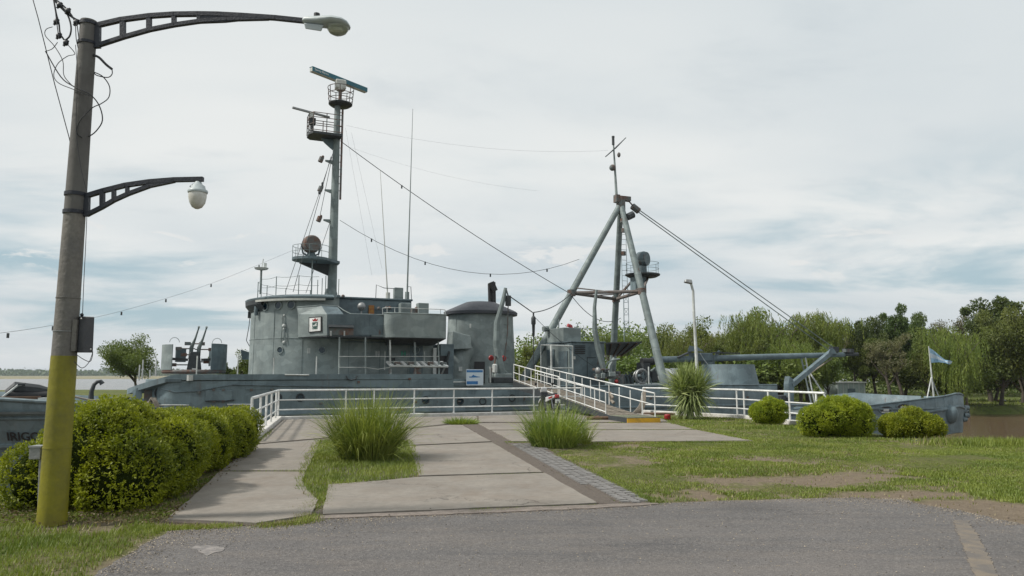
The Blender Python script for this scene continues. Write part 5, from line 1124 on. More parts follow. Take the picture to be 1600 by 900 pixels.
MB().lathe([(.096, -.012), (.098, -.06), (.085, -.125), (.055, -.175), (.02, -.195), (.001, -.198)], c, 20).build('globe', M['globe'], gl)
MB().tube([L(300, 298), L(297, 291), L(301, 288), L(306, 287)], .006, 5).build('lamp_wire', M['black'], gl)
# black box
bx0, bx1 = L(120, 497), L(145, 552)
MB().hexa([L(120, 551, -.06), L(145, 551, -.10), L(145, 551, .14), L(120, 551, .10), L(124, 494, -.06), L(147.5, 495, -.10), L(147.5, 495, .14), L(124, 494, .10)]).build('junction_box', M['plastic'], pole, smooth=False, bevel=.006)
MB().box(L(117, 548).x, L(124, 548).x, -.08, .08, L(118, 549).z, L(118, 500).z).build('box_bracket', M['poleconc'], pole, smooth=False)
for k, (x, y) in enumerate(((127, 498), (142, 546))): MB().lathe([(.005, 0), (.01, .0), (.001, .006)], L(x, y, -.105), 8, axis=(0, -1, 0)).build('screw', M['galv'], pole)
MB().ball(L(128, 492), .02, 8).build('cable_gland', M['plastic'], pole)
def smoothpts(p, n=5):
    out = []
    for i in range(len(p)-1):
        p0, p1, p2, p3 = Vector(p[max(i-1, 0)]), Vector(p[i]), Vector(p[i+1]), Vector(p[min(i+2, len(p)-1)])
        for k in range(n):
            u = k/n; out.append(.5*((2*p1)+(p2-p0)*u+(2*p0-5*p1+4*p2-p3)*u*u+(3*p1-p0-3*p2+p3)*u**3))
    out.append(Vector(p[-1])); return out
def wire(pts, r=.005, dy=-.12, name='loose_wire', m='black', d2=None):
    ys = [dy]*len(pts) if d2 is None else d2
    MB().tube(smoothpts([L(x, y, q) for (x, y), q in zip(pts, ys)]), r, 6).build(name, M[m], pole)
wire([(116, 551), (128, 560), (140, 565), (144, 558), (145, 549)], .004); wire([(116, 565), (128, 575), (139, 566), (145, 550)], .004)
wire([(133, 300), (136, 320), (134, 380), (131, 440), (129, 490)], .004, .0)
wire([(118, 70), (121, 120), (119, 200), (126, 260), (136, 300)], .004, -.12)
# the bundle at the top
wire([(146, 86), (155, 90), (166, 101), (175, 108)], .014, -.02); wire([(175, 108), (175, 116), (168, 121), (152, 118), (147, 114)], .006, -.02)
wire([(148, 113), (161, 120), (171, 135), (170, 152), (158, 162), (145, 168), (130, 182), (122, 195), (120, 208), (128, 215)], .006, d2=[-.02, -.02, 0, 0, 0, -.05, -.12, -.12, -.11, -.1])
wire([(71, 80), (95, 120), (115, 135), (140, 147), (155, 165), (160, 188), (150, 205), (138, 214)], .0065, d2=[-.1, -.1, -.12, -.12, -.05, 0, 0, -.03])
wire([(82, 42), (72, 46), (71, 56), (85, 72), (98, 95), (100, 118), (113, 134)], .0045); wire([(90, 66), (82, 76), (72, 80)], .0045)
wire([(106, 70), (117, 84), (105, 88), (90, 100), (84, 118), (92, 130), (113, 139), (140, 150)], .0045)
wire([(118, 38), (119, 60), (122, 75)], .005); wire([(120, 36), (123, 58), (123, 66)], .006)
wire([(75, -12), (90, 6), (104, 20), (118, 30), (128, 33)], .012, -.02, 'service_cable'); wire([(75, -10), (98, 8), (112, 24), (120, 40)], .009, -.04, 'service_cable')
wire([(84, 0), (88, 22), (92, 36), (94, 52), (100, 62)], .010, -.06); wire([(95, 8), (106, 24), (111, 42), (109, 56), (102, 63)], .010, -.05); wire([(85, 2), (88, 30), (92, 60)], .006, -.08)
for x, y in ((88, 34), (92, 56), (103, 67), (119, 35), (106, 17), (93, 8)): MB().ball(L(x, y, -.06), .028, 8, sz=1.3, sx=1.2).tube([L(x-4, y+5, -.06), L(x+4, y-4, -.06)], .014, 6).build('connector', M['plastic'], pole)
sw = MB().tube([P(46, -20, PY-.3), P(60, 30, PY-.3), P(85, 130, PY-.2), P(108, 215, PY+.1), P(112, 235, PY+.14)], .005, 5).build('overhead_wire', M['black'], None); tag(sw, 'thin dark wire coming down from the top left corner to behind the lamp pole', 'wire')
# bulbs wire from the ship past the pole
a = P(-60, 527, 20); b_ = SO+Matrix.Rotation(ROT, 3, 'Z') @ S(458, 391, CW)
mid = P(190, 486, 30); pts = smoothpts([a, P(60, 512, 22.5), mid, P(330, 443, 35), b_], 6)
mb = MB(); mb.tube(pts, .0055, 5)
for f in (.18, .33, .52, .66, .75, .9): p = pts[int(f*(len(pts)-1))]; mb.cbox(p-Vector((0, 0, .10)), .05, .05, .14)
tag(mb.build('aerial_wire', M['darkgray'], None, smooth=False), 'long thin wire with small lamps rising from the left edge behind the pole', 'wire')
# conduit with box beside the pole
cd = empty('conduit_box', G(62, 817), 0, 'grey metal conduit with a small square box on top, left of the yellow pole foot', 'conduit')
cb = G(62, 817); cy_ = cb.y
q = lambda x, y: P(x, y, cy_)-cb
MB().tube([Vector((0, 0, -.05)), q(65, 716)], .026, 12).build('conduit', M['galv'], cd)
MB().box(q(52, 700).x, q(70, 700).x, -.07, .07, q(60, 717).z, q(60, 698).z).build('box', M['galv'], cd, smooth=False, bevel=.006)
MB().box(q(51, 700).x, q(71, 700).x, -.08, .08, q(60, 698.6).z, q(60, 696).z).build('box_lid', M['galv'], cd, smooth=False)
# ---------------- second lamp post by the water ----------------
lb_ = Vector((7.3, 29.0, -.3)); lp = empty('lamp_post', lb_, 0, 'thin pale lamp post rising behind the spiky plant beside the ship', 'lamp post')
t1 = P(1083, 455, 29)-lb_; MB().tube([Vector((0, 0, 0)), Vector((t1.x+.0, 0, t1.z-.6)), t1, P(1080, 444, 29)-lb_, P(1076, 439, 29)-lb_], [.07, .055, .05, .05, .05], 10).build('post', M['palewhite'], lp)
e0 = P(1075.5, 440, 29)-lb_; MB().hexa([e0+Vector(v) for v in ((-.16, -.15, -.03), (.14, -.15, -.1), (.14, .15, -.1), (-.16, .15, -.03), (-.12, -.1, .09), (.12, -.1, .07), (.12, .1, .07), (-.12, .1, .09))]).build('lamp_head', M['galv'], lp, smooth=False, bevel=.02)
# ---------------- gangway ----------------
gl0 = Vector((4.33, 24.55, 0)); gu0 = Vector((.62, 38.6, 0)); dg_ = (gu0-gl0); LEN = dg_.length; ga = atan2(dg_.y, dg_.x)
gw = empty('gangway', gl0, ga, 'sloping timber gangway with white handrails leading up to the ship', 'gangway')
zg = lambda x: .19 if x < 1.5 else .19+(x-1.5)*(1.28-.19)/(LEN-1.5)
W2 = .56
for side, nm in ((1, 'stringer'), (-1, 'stringer')):
    mb = MB(); pts = [(0, .0, .185), (1.5, .0, .185), (LEN, .9, zg(LEN)-.01)]
    for (xa, za0, za1), (xb, zb0, zb1) in zip(pts, pts[1:]): mb.hexa([(xa, side*W2-.03, za0), (xb, side*W2-.03, za0 if xb < 2 else zb0), (xb, side*W2+.03, za0 if xb < 2 else zb0), (xa, side*W2+.03, za0), (xa, side*W2-.03, za1), (xb, side*W2-.03, zb1), (xb, side*W2+.03, zb1), (xa, side*W2+.03, za1)])
    mb.build(nm, M['darkgray'], gw, smooth=False)
MB().box(-.03, .0, -W2-.03, W2+.03, .01, .17).build('end_board', M['yellow'], gw, smooth=False)
M['greenwood'] = mat('mossy_board', (.16, .17, .11), (.10, .105, .075), 6, .9, bump=.4)
for k in range(8): MB().box(-.02+k*.19, .155+k*.19, -W2+.0, W2, .172, .195+rng.uniform(0, .004)).build('plank', M['greenwood'], gw, smooth=False)
for k in range(6):
    for j in range(3):
        xa = 1.52+j*(LEN-1.52)/3; xb = xa+(LEN-1.52)/3-.02; y0 = -W2+.04+k*.18
        MB().hexa([(xa, y0, zg(xa)-.03), (xb, y0, zg(xb)-.03), (xb, y0+.165, zg(xb)-.03), (xa, y0+.165, zg(xa)-.03), (xa, y0, zg(xa)), (xb, y0, zg(xb)), (xb, y0+.165, zg(xb)), (xa, y0+.165, zg(xa))]).build('plank', M['wood'], gw, smooth=False)
bt = MB().box(-.02, .02, -W2+.05, W2-.05, 0, .018).build('batten', M['wood'], gw, smooth=False)
for k in range(34):
    o = bt if k == 0 else copy_part(bt, gw); x = 1.7+k*.38; o.location = (x, 0, zg(x)); o.rotation_euler = (0, -atan((1.28-.19)/(LEN-1.5)), 0)
def grail(side, x0, x1, h, nm, zoff=0, step=1.0, loop=False):
    y = side*(W2-.0)
    for f, r in ((1, .024), (.5, .018), (.08, .018)) if loop is False else ((1, .024), (.5, .018)):
        MB().tube([(x0, y, zg(x0)+h*f+zoff), (x1, y, zg(x1)+h*f+zoff)], r, 6).build('handrail' if f == 1 else 'mid_rail', M['white'], gw)
    n = int((x1-x0)/step); 
    for k in range(n+1): x = x0+(x1-x0)*k/n; MB().tube([(x, y, zg(x)), (x, y, zg(x)+h+zoff)], .019, 6).build('rail_post', M['white'], gw)
grail(1, 1.9, 7.2, .78, 'l'); grail(1, 7.0, LEN-.05, .84, 'l2')
grail(-1, .3, LEN-.2, .78, 'r', loop=True)
for x in (3.8, 8.5): MB().cbox((x, 0, zg(x)-.2), .1, 1.1, .1).build('cross_beam', M['rusty'], gw, smooth=False)
MB().tube([(4.2, -W2, .9), (4.25, -W2-.05, .62), (4.1, -W2-.1, .5)], .06, 6).tube([(4.2, -W2, .9), (4.0, -W2-.03, .7)], .05, 6).build('rag', M['rope'], gw)
# ropes coil near the gangway
mb = MB()
for k in range(7): c0 = P(985+k*2.2, 640-k, 30.0); mb.tube(smoothpts([P(968+k*4, 651, 30.4), P(985+k*3, 648-k, 30.3), P(999+k*1.5, 634-k, 30.3), P(1003+k*.8, 618-k*2, 30.4)]), .03, 5)
tag(mb.build('rope_coil', M['rope'], None), 'bundle of old mooring ropes hanging behind the gangway end', 'rope')
# logs, boards, red can
def placed_box(name, c, sx, sy, sz, rz, m, label, cat, bev=.01, loft=0):
    o = MB().box(-sx/2, sx/2, -sy/2, sy/2, 0, sz).build(name, m, None, smooth=False, bevel=bev); o.location = c; o.rotation_euler = (0, 0, rz); return tag(o, label, cat)
c = G(939, 656, .03); o = MB().tube([(-.5, 0, .06), (0, .01, .063), (.5, 0, .06)], .06, 10).build('log', M['brownwood'], None); o.location = (c.x, c.y, .03); o.rotation_euler = (0, 0, .12); tag(o, 'short brown timber log lying beside the gangway foot', 'log')
c = G(952, 654, .03); o = MB().tube([(-.45, 0, .05), (.45, 0, .05)], .05, 10).build('log', M['brownwood'], None); o.location = (c.x, c.y+.14, .03); o.rotation_euler = (0, 0, .05); tag(o, 'second thinner timber lying behind the brown log at the gangway foot', 'log')
c = G(1032, 648, 0); placed_box('board', (c.x, c.y, .01), 1.3, .35, .07, -.2, M['brownwood'], 'dark flat board lying on the ground right of the gangway foot', 'board')
c = G(1043, 656, 0); o = MB().lathe([(.01, 0), (.10, .0), (.115, .03), (.115, .16), (.09, .19), (.03, .2), (.01, .2)], (0, 0, 0), 16).build('can', M['red'], None); o.location = c; tag(o, 'small red can in the grass right of the gangway foot', 'can')
c = G(653, 648, .05); o = MB().lathe([(.01, 0), (.28, 0), (.32, .05), (.3, .16), (.01, .18)], (0, 0, 0), 14).build('bollard', M['palewhite'], None); o.location = (c.x, 28.6, -.05); tag(o, 'low pale mooring bollard at the quay edge behind the large grass clump', 'bollard')
# ---------------- motorcycle ----------------
mc = empty('motorcycle', (1.42, 28.75, .03), radians(112), 'small red and white motorcycle with black seat parked against the white railing', 'motorcycle')
def wheel(x, par):
    w_ = empty('wheel', (x, 0, .30)); w_.parent = par
    MB().tube([(.255*cos(a), 0, .255*sin(a)) for a in [2*pi*i/24 for i in range(24)]], .045, 8, closed=True).build('tyre', M['tyre'], w_)
    MB().tube([(.215*cos(a), 0, .215*sin(a)) for a in [2*pi*i/24 for i in range(24)]], .014, 6, closed=True).build('rim', M['chrome'], w_)
    mb = MB()
    for k in range(16): a = k*pi/8; mb.tube([(.04*cos(a+.3), .02*(1 if k % 2 else -1), .04*sin(a+.3)), (.21*cos(a), 0, .21*sin(a))], .004, 4)
    mb.tube([(0, -.05, 0), (0, .05, 0)], .045, 10); mb.build('spokes', M['chrome'], w_)
wheel(.62, mc); wheel(-.6, mc)
MB().tube([(.62, .06, .3), (.50, .06, .75), (.46, .05, .95)], .025, 8).tube([(.62, -.06, .3), (.50, -.06, .75), (.46, -.05, .95)], .025, 8).build('fork', M['chrome'], mc)
MB().tube([(.36, .34, 1.0), (.44, .15, 1.02), (.46, 0, 1.0), (.44, -.15, 1.02), (.36, -.34, 1.0)], .018, 8).build('handlebar', M['black'], mc)
for s in (-1, 1):
    MB().tube([(.38, .3*s, 1.0), (.42, .36*s, 1.18)], .008, 5).lathe([(.005, 0), (.055, .0), (.05, .02), (.005, .025)], (.42, .36*s, 1.2), 12, axis=(-1, 0, 0)).build('mirror', M['black'], mc)
MB().hexa([(.40, -.14, .88), (.62, -.10, .84), (.62, .10, .84), (.40, .14, .88), (.40, -.13, 1.06), (.52, -.1, 1.08), (.52, .1, 1.08), (.40, .13, 1.06)]).build('headlamp_cowl', M['bikewhite'], mc, smooth=False, bevel=.03)
MB().hexa([(.26, -.20, .36), (.36, -.17, .36), (.36, .17, .36), (.26, .20, .36), (.42, -.17, .88), (.48, -.14, .88), (.48, .14, .88), (.42, .17, .88)]).build('leg_shield', M['seatm'], mc, smooth=False, bevel=.03)
MB().beam((.34, 0, .5), (-.1, 0, .55), .16, .16).beam((.3, 0, .36), (-.25, 0, .34), .2, .22).build('engine', M['darkgray'], mc, smooth=False, bevel=.03)
MB().hexa([(.12, -.09, .68), (-.62, -.11, .76), (-.62, .11, .76), (.12, .09, .68), (.05, -.09, .78), (-.58, -.11, .87), (-.58, .11, .87), (.05, .09, .78)]).build('seat', M['seatm'], mc, smooth=False, bevel=.035)
for s in (-1, 1): MB().hexa([(.0, .10*s, .5), (-.72, .08*s, .70), (-.72, .12*s, .70), (.0, .15*s, .5), (.0, .10*s, .70), (-.75, .08*s, .80), (-.75, .12*s, .80), (.0, .15*s, .70)]).build('side_panel', M['bikewhite'], mc, smooth=False, bevel=.02)
for s in (-1, 1): MB().hexa([(-.3, .148*s, .64), (-.6, .128*s, .70), (-.6, .134*s, .70), (-.3, .154*s, .64), (-.3, .148*s, .70), (-.6, .128*s, .76), (-.6, .134*s, .76), (-.3, .154*s, .70)]).build('red_stripe', M['red'], mc, smooth=False)
MB().hexa([(-.72, -.10, .68), (-.80, -.07, .70), (-.80, .07, .70), (-.72, .10, .68), (-.70, -.10, .82), (-.78, -.07, .80), (-.78, .07, .80), (-.70, .10, .82)]).build('tail_light', M['red'], mc, smooth=False, bevel=.015)
MB().slab([(-.83, -.1, .50), (-.83, .1, .50), (-.79, .1, .64), (-.79, -.1, .64)], (.01, 0, 0)).build('number_plate', M['palewhite'], mc, smooth=False)
MB().tube([(-.6+.32*cos(a), 0, .3+.32*sin(a)) for a in [pi*.25+pi*.7*i/8 for i in range(9)]], .04, 6).build('mudguard', M['seatm'], mc)
MB().tube([(.62+.31*cos(a), 0, .3+.31*sin(a)) for a in [pi*.15+pi*.6*i/8 for i in range(9)]], .045, 6).build('mudguard', M['bikewhite'], mc)
MB().tube([(.1, -.16, .28), (-.2, -.18, .27), (-.75, -.19, .36)], [.02, .03, .045], 8).build('exhaust', M['chrome'], mc)
for s in (-1, 1): MB().tube([(-.6, .1*s, .3), (-.5, .12*s, .7)], .022, 6).build('shock_absorber', M['chrome'], mc)
MB().tube([(.0, .12, .25), (-.05, .3, -.02)], .012, 5).build('side_stand', M['black'], mc)
# ---------------- vegetation ----------------
def frames(D):
    D = D/np.linalg.norm(D, axis=1, keepdims=True); U = np.tile([0, 0, 1.], (len(D), 1)); U[np.abs(D[:, 2]) > .95] = [1, 0, 0]
    A = np.cross(D, U); A /= np.linalg.norm(A, axis=1, keepdims=True); return D, A, np.cross(A, D)
def leaves(Pt, D, size, R, wr=.45, roll=1.0):
    """diamond leaves: base Pt, direction D"""
    n = len(Pt); D, A, B = frames(D); ph = R.uniform(0, 2*pi, n)*roll; A2 = A*np.cos(ph)[:, None]+B*np.sin(ph)[:, None]
    s = (size*R.uniform(.6, 1.3, n))[:, None]
    N = np.cross(A2, D)
    v = np.stack([Pt, Pt+D*s*.5+A2*s*wr*.5+N*s*.07, Pt+D*s, Pt+D*s*.5-A2*s*wr*.5+N*s*.07], 1).reshape(-1, 3)
    return v
def quads(n): return np.arange(n*4).reshape(n, 4)
M['hedge'] = leafmat('hedge_leaf', (.03, .075, .010), (.34, .39, .02), .32, 1.7)
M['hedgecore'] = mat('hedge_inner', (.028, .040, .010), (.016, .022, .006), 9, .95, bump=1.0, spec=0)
M['bushleaf'] = leafmat('bush_leaf', (.08, .15, .015), (.36, .41, .03), .32, 2.5)
def bush(name, lumps, ntw, size, label, cat, seed, m='hedge', core=.86, group=None, stems=True):
    """lumps: list of centre(x,y,z), radii (rx,ry,rz)"""
    R = np.random.default_rng(seed); root = empty(name, (lumps[0][0][0], lumps[0][0][1], 0), 0, label, cat, group); o0 = np.array([lumps[0][0][0], lumps[0][0][1], 0])
    C = np.array([l[0] for l in lumps], float)-o0; Rr = np.array([l[1] for l in lumps], float)
    ar = (Rr[:, 0]*Rr[:, 1]+Rr[:, 1]*Rr[:, 2]+Rr[:, 0]*Rr[:, 2]); k = R.choice(len(lumps), ntw*2, p=ar/ar.sum())
    d = R.normal(size=(len(k), 3)); d /= np.linalg.norm(d, axis=1, keepdims=True); d = np.sign(d)*np.abs(d)**.8; d /= np.linalg.norm(d, axis=1, keepdims=True)
    nz = .80+.34*np.array([vnoise(np.array([q[0]*2.2+s_]), np.array([q[1]*2.2+q[2]*2]), 1.0)[0] for q, s_ in zip(d, k*3.1)])
    Pp = C[k]+d*Rr[k]*nz[:, None]
    keep = Pp[:, 2] > .02
    for c, r in zip(C, Rr): keep &= (((Pp-c)/r)**2).sum(1) > .55
    Pp = Pp[keep][:ntw]; d = d[keep][:ntw]; nrm_ = d; n = len(Pp)
    tw = nrm_+R.normal(size=(n, 3))*.45+np.array([0, 0, .45]); tw /= np.linalg.norm(tw, axis=1, keepdims=True)
    V = []; T = []; tl = size*2.6
    tt_ = R.random(n)
    for j in range(9):
        f = j/8; base = Pp+tw*(tl*(f-.35))[..., None] if np.ndim(f) else Pp+tw*(tl*(f-.35))
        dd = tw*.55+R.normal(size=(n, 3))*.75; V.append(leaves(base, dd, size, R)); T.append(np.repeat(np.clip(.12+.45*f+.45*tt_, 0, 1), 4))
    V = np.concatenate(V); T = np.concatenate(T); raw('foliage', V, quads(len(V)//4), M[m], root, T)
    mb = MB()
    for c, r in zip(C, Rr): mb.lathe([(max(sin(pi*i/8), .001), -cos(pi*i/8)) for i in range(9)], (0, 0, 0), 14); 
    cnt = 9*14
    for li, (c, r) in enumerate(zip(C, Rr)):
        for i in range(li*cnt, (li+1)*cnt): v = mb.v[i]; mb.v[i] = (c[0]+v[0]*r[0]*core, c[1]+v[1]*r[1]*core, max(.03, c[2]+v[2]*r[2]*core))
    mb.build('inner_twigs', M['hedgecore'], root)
    if stems:
        mb = MB()
        for _ in range(6):
            a = R.uniform(0, 2*pi); mb.tube([(0.12*cos(a), .12*sin(a), -.05), (.3*cos(a)*Rr[0][0], .3*sin(a)*Rr[0][1], Rr[0][2]*.8)], .02, 5)
        mb.build('stem', M['bark'], root)
    return root
# the hedge along the left walk
R = np.random.default_rng(5); hl = []
front = [(-4.92, 9.3, .56, .72, .8, .74), (-5.50, 9.25, .38, .58, .6, .50), (-4.58, 9.1, .42, .56, .6, .58), (-5.2, 10.1, .60, .95, .9, .74), (-4.72, 10.2, .50, .62, .8, .64), (-4.62, 9.7, .38, .52, .6, .50), (-4.85, 9.2, .95, .36, .4, .36), (-5.1, 9.9, 1.02, .4, .4, .33)]
for q in front: hl.append(((q[0]-.12, q[1], q[2]-.03), (q[3]*.93, q[4]*.95, q[5]*.92)))
for i in range(9):
    f = i/8; y = 10.7+f*4.6; x = -5.42-f*.58
    hl.append(((x+R.uniform(-.08, .08), y, .47-f*.03+R.uniform(-.03, .04)), (.78-f*.05, .62, .50-f*.07+R.uniform(-.04, .05))))
    hl.append(((x+.30+R.uniform(-.1, .08), y+.2, .42), (.55, .48, .50)))
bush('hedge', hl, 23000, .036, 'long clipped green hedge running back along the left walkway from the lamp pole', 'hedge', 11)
def rb_(px0, px1, ytop, ybase, label, seed, extra=(), dome=1.0):
    c = G((px0+px1)/2, ybase-3); w_ = (px1-px0)/2/F*c.y*.92; h = (ybase-ytop)/F*c.y
    l_ = [((c.x, c.y+w_*.4, h*.49), (w_*.96, w_*.82, h*.54))]
    RB = random.Random(seed)
    for k in range(9):
        a = RB.uniform(0, 2*pi); e = RB.uniform(.0, 1.3); rr = w_*RB.uniform(.34, .46); l_.append(((c.x+cos(a)*cos(e)*w_*.62, c.y+w_*.4+sin(a)*cos(e)*w_*.5, h*.40*dome+sin(e)*h*.28*dome, ), (rr, rr, min(rr*.9, h*.32))))
    l_[0] = ((c.x, c.y+w_*.4, h*.47*dome), (w_*.84, w_*.74, h*.48*dome))
    for (fx, fz, fr) in extra: l_.append(((c.x+w_*fx, c.y+w_*.3, h*fz), (w_*fr, w_*fr, h*fr*.9)))
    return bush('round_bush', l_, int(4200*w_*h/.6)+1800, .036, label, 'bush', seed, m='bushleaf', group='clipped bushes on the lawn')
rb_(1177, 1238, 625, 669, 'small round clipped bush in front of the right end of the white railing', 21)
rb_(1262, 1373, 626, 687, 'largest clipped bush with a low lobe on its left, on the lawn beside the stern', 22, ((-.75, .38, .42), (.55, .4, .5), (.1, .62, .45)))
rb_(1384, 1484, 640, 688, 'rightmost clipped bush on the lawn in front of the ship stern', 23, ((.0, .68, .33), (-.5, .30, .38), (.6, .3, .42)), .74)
# strip-leaf plants
def strips(base, dirs, length, width, droop, R, nseg=4, stiff=1.0):
    n = len(base); D = dirs/np.linalg.norm(dirs, axis=1, keepdims=True); A = np.cross(D, [0, 0, 1.]); an = np.linalg.norm(A, axis=1, keepdims=True); A = np.where(an < .05, [[1., 0, 0]], A/np.maximum(an, 1e-6))
    ph = R.uniform(-1, 1, n)[:, None]*.9; B = np.cross(A, D); A = A*np.cos(ph)+B*np.sin(ph)
    rows = []; p = base.copy(); d = D.copy(); L_ = length/nseg
    wv = [1, .95, .75, .45, .04] if nseg == 4 else list(np.linspace(1, .04, nseg+1))
    for i in range(nseg+1):
        rows.append(p-A*(width*wv[i]/2)[:, None]); rows.append(p+A*(width*wv[i]/2)[:, None])
        d = d+np.array([0, 0, -1.])*(droop*(.5+i*.5)/nseg)[:, None]; d /= np.linalg.norm(d, axis=1, keepdims=True); p = p+d*L_[:, None]
    V = np.stack(rows, 1).reshape(-1, 3); k = 2*(nseg+1)
    f0 = np.array([[2*i, 2*i+1, 2*i+3, 2*i+2] for i in range(nseg)]); Fc = (np.arange(n)[:, None, None]*k+f0[None]).reshape(-1, 4)
    return V, Fc
M['pampas'] = leafmat('tall_grass_blade', (.07, .13, .02), (.38, .43, .11), .25, 2.0)
M['yucca'] = leafmat('sword_leaf', (.10, .17, .04), (.46, .54, .24), .18, 2.0)
M['lawn'] = leafmat('lawn_blade', (.08, .125, .02), (.26, .285, .06), .25, .8)
def clump(name, c, n, h, rad, spread, label, seed, wd=.011, m='pampas', stalks=0, droop=1.5):
    R = np.random.default_rng(seed); root = empty(name, (c[0], c[1], 0), 0, label, 'ornamental grass' if name != 'weed_patch' else 'weeds')
    a = R.uniform(0, 2*pi, n); r = rad*np.sqrt(R.random(n)); base = np.stack([r*np.cos(a), r*np.sin(a), np.zeros(n)], 1)
    sp_ = spread*(r/rad*.75+R.random(n)*.5); dirs = np.stack([np.cos(a)*sp_, np.sin(a)*sp_, np.ones(n)], 1)+R.normal(size=(n, 3))*.2
    V, Fc = strips(base, dirs, h*R.uniform(.45, 1.2, n), np.full(n, wd)*R.uniform(.7, 1.3, n), droop*R.uniform(.2, 1.3, n)*.5, R)
    T = np.repeat(R.random(n)**1.3, 10); raw('blades', V, Fc, M[m], root, T)
    return root
cg = G(567, 722); clump('grass_clump', (cg.x, cg.y+.35), 2300, 1.25, .46, .30, 'tallest ornamental grass clump in the middle of the paving', 31, .015, droop=2.3)
cg = G(866, 700); clump('grass_clump', (cg.x, cg.y+.2), 1500, 1.0, .48, .34, 'shorter ornamental grass clump at the top of the cobbled strip below the motorcycle', 32, .014, droop=2.2)
cg = G(908, 696); clump('grass_clump', (cg.x+.1, cg.y+.3), 180, .72, .12, .6, 'thin wispy grass tuft just right of the shorter clump', 33, .010)
cg = G(720, 663); clump('weed_patch', (cg.x, cg.y+.15), 700, .26, .5, 1.0, 'low green weed patch growing in the paving joint', 34, .02, 'lawn')
R = np.random.default_rng(40); yc = G(1082, 656); yr = empty('spiky_plant', (yc.x, yc.y+.4, 0), 0, 'tall spiky plant with sword leaves and drooping skirt in front of the railing', 'plant')
MB().tube([(0, 0, -.05), (.02, 0, .6), (-.1, .05, 1.15)], [.12, .09, .07], 8).tube([(.05, 0, .3), (.2, -.1, .8), (.22, -.1, 1.1)], [.08, .07, .06], 8).build('trunk', M['bark'], yr)
Vs, Fs, Ts, off = [], [], [], 0
for hx, hy, hz, n, el0, el1, ln, dr in ((-.2, .05, 1.12, 260, .1, 1.5, .92, .22), (.3, -.1, 1.05, 230, .05, 1.4, .88, .25), (-.35, -.15, .95, 150, .0, 1.2, .8, .4), (.08, -.1, .85, 300, -.4, .5, 1.05, 1.6), (0, 0, .6, 220, -.8, .1, .85, 1.9), (.0, 0, 1.2, 110, .6, 1.55, .9, .15)):
    a = R.uniform(0, 2*pi, n); e = R.uniform(el0, el1, n); D = np.stack([np.cos(a)*np.cos(e), np.sin(a)*np.cos(e), np.sin(e)], 1)
    base = np.tile([hx, hy, hz], (n, 1))+R.normal(size=(n, 3))*[.06, .06, .10]
    V, Fc = strips(base, D, ln*R.uniform(.7, 1.12, n), np.full(n, .048)*R.uniform(.7, 1.2, n), np.full(n, dr)*R.uniform(.5, 1.3, n)*.6, R)
    V[:, 2] = np.maximum(V[:, 2], .02); Vs.append(V); Fs.append(Fc+off); off += len(V); Ts.append(np.repeat(R.random(n), 10))
raw('leaves', np.concatenate(Vs), np.concatenate(Fs), M['yucca'], yr, np.concatenate(Ts))
# lawn blades
R = np.random.default_rng(50)
def scatter(n, x0, x1, y0, y1, dens=None):
    x = R.uniform(x0, x1, n); y = R.uniform(y0, y1, n); return x, y
xs_, ys_, hs_ = [], [], []
for n, x0, x1, y0, y1, h in ((330000, -.5, 15, 7.5, 17.9, .032), (60000, 2, 12, 17.8, 28, .05), (70000, -8.5, -2.5, 5.3, 9.6, .045), (16000, -4.7, -1.6, 9.5, 15.6, .06)):
    x, y = scatter(n, x0, x1, y0, y1); k = np.abs(x) < y*.74+.6; x, y = x[k], y[k]
    inside = inpoly(x, y, land) & (pdist(x, y, land) > .0)
    pv = np.zeros(x.shape, bool)
    for pl in list(slabs.values())+[strip, settp, road_poly]: pv |= inpoly(x, y, pl)
    basem = inpoly(x, y, base) & ~inpoly(x, y, grass_keep) if isinstance(base, list) else np.zeros(x.shape, bool)
    k = inside & ~pv & ~basem; b_ = bare(x, y); k &= R.random(len(x)) > np.clip(b_*2.6-.05, 0, .985); k &= R.random(len(x)) < np.clip(.55+fbm(x, y, 1.5), 0, 1)
    near = pdist(x, y, rd, False); k &= (near > .06)
    xs_.append(x[k]); ys_.append(y[k]); hs_.append(np.full(k.sum(), h)*(.6+1.0*fbm(x[k]+9, y[k], .9)))
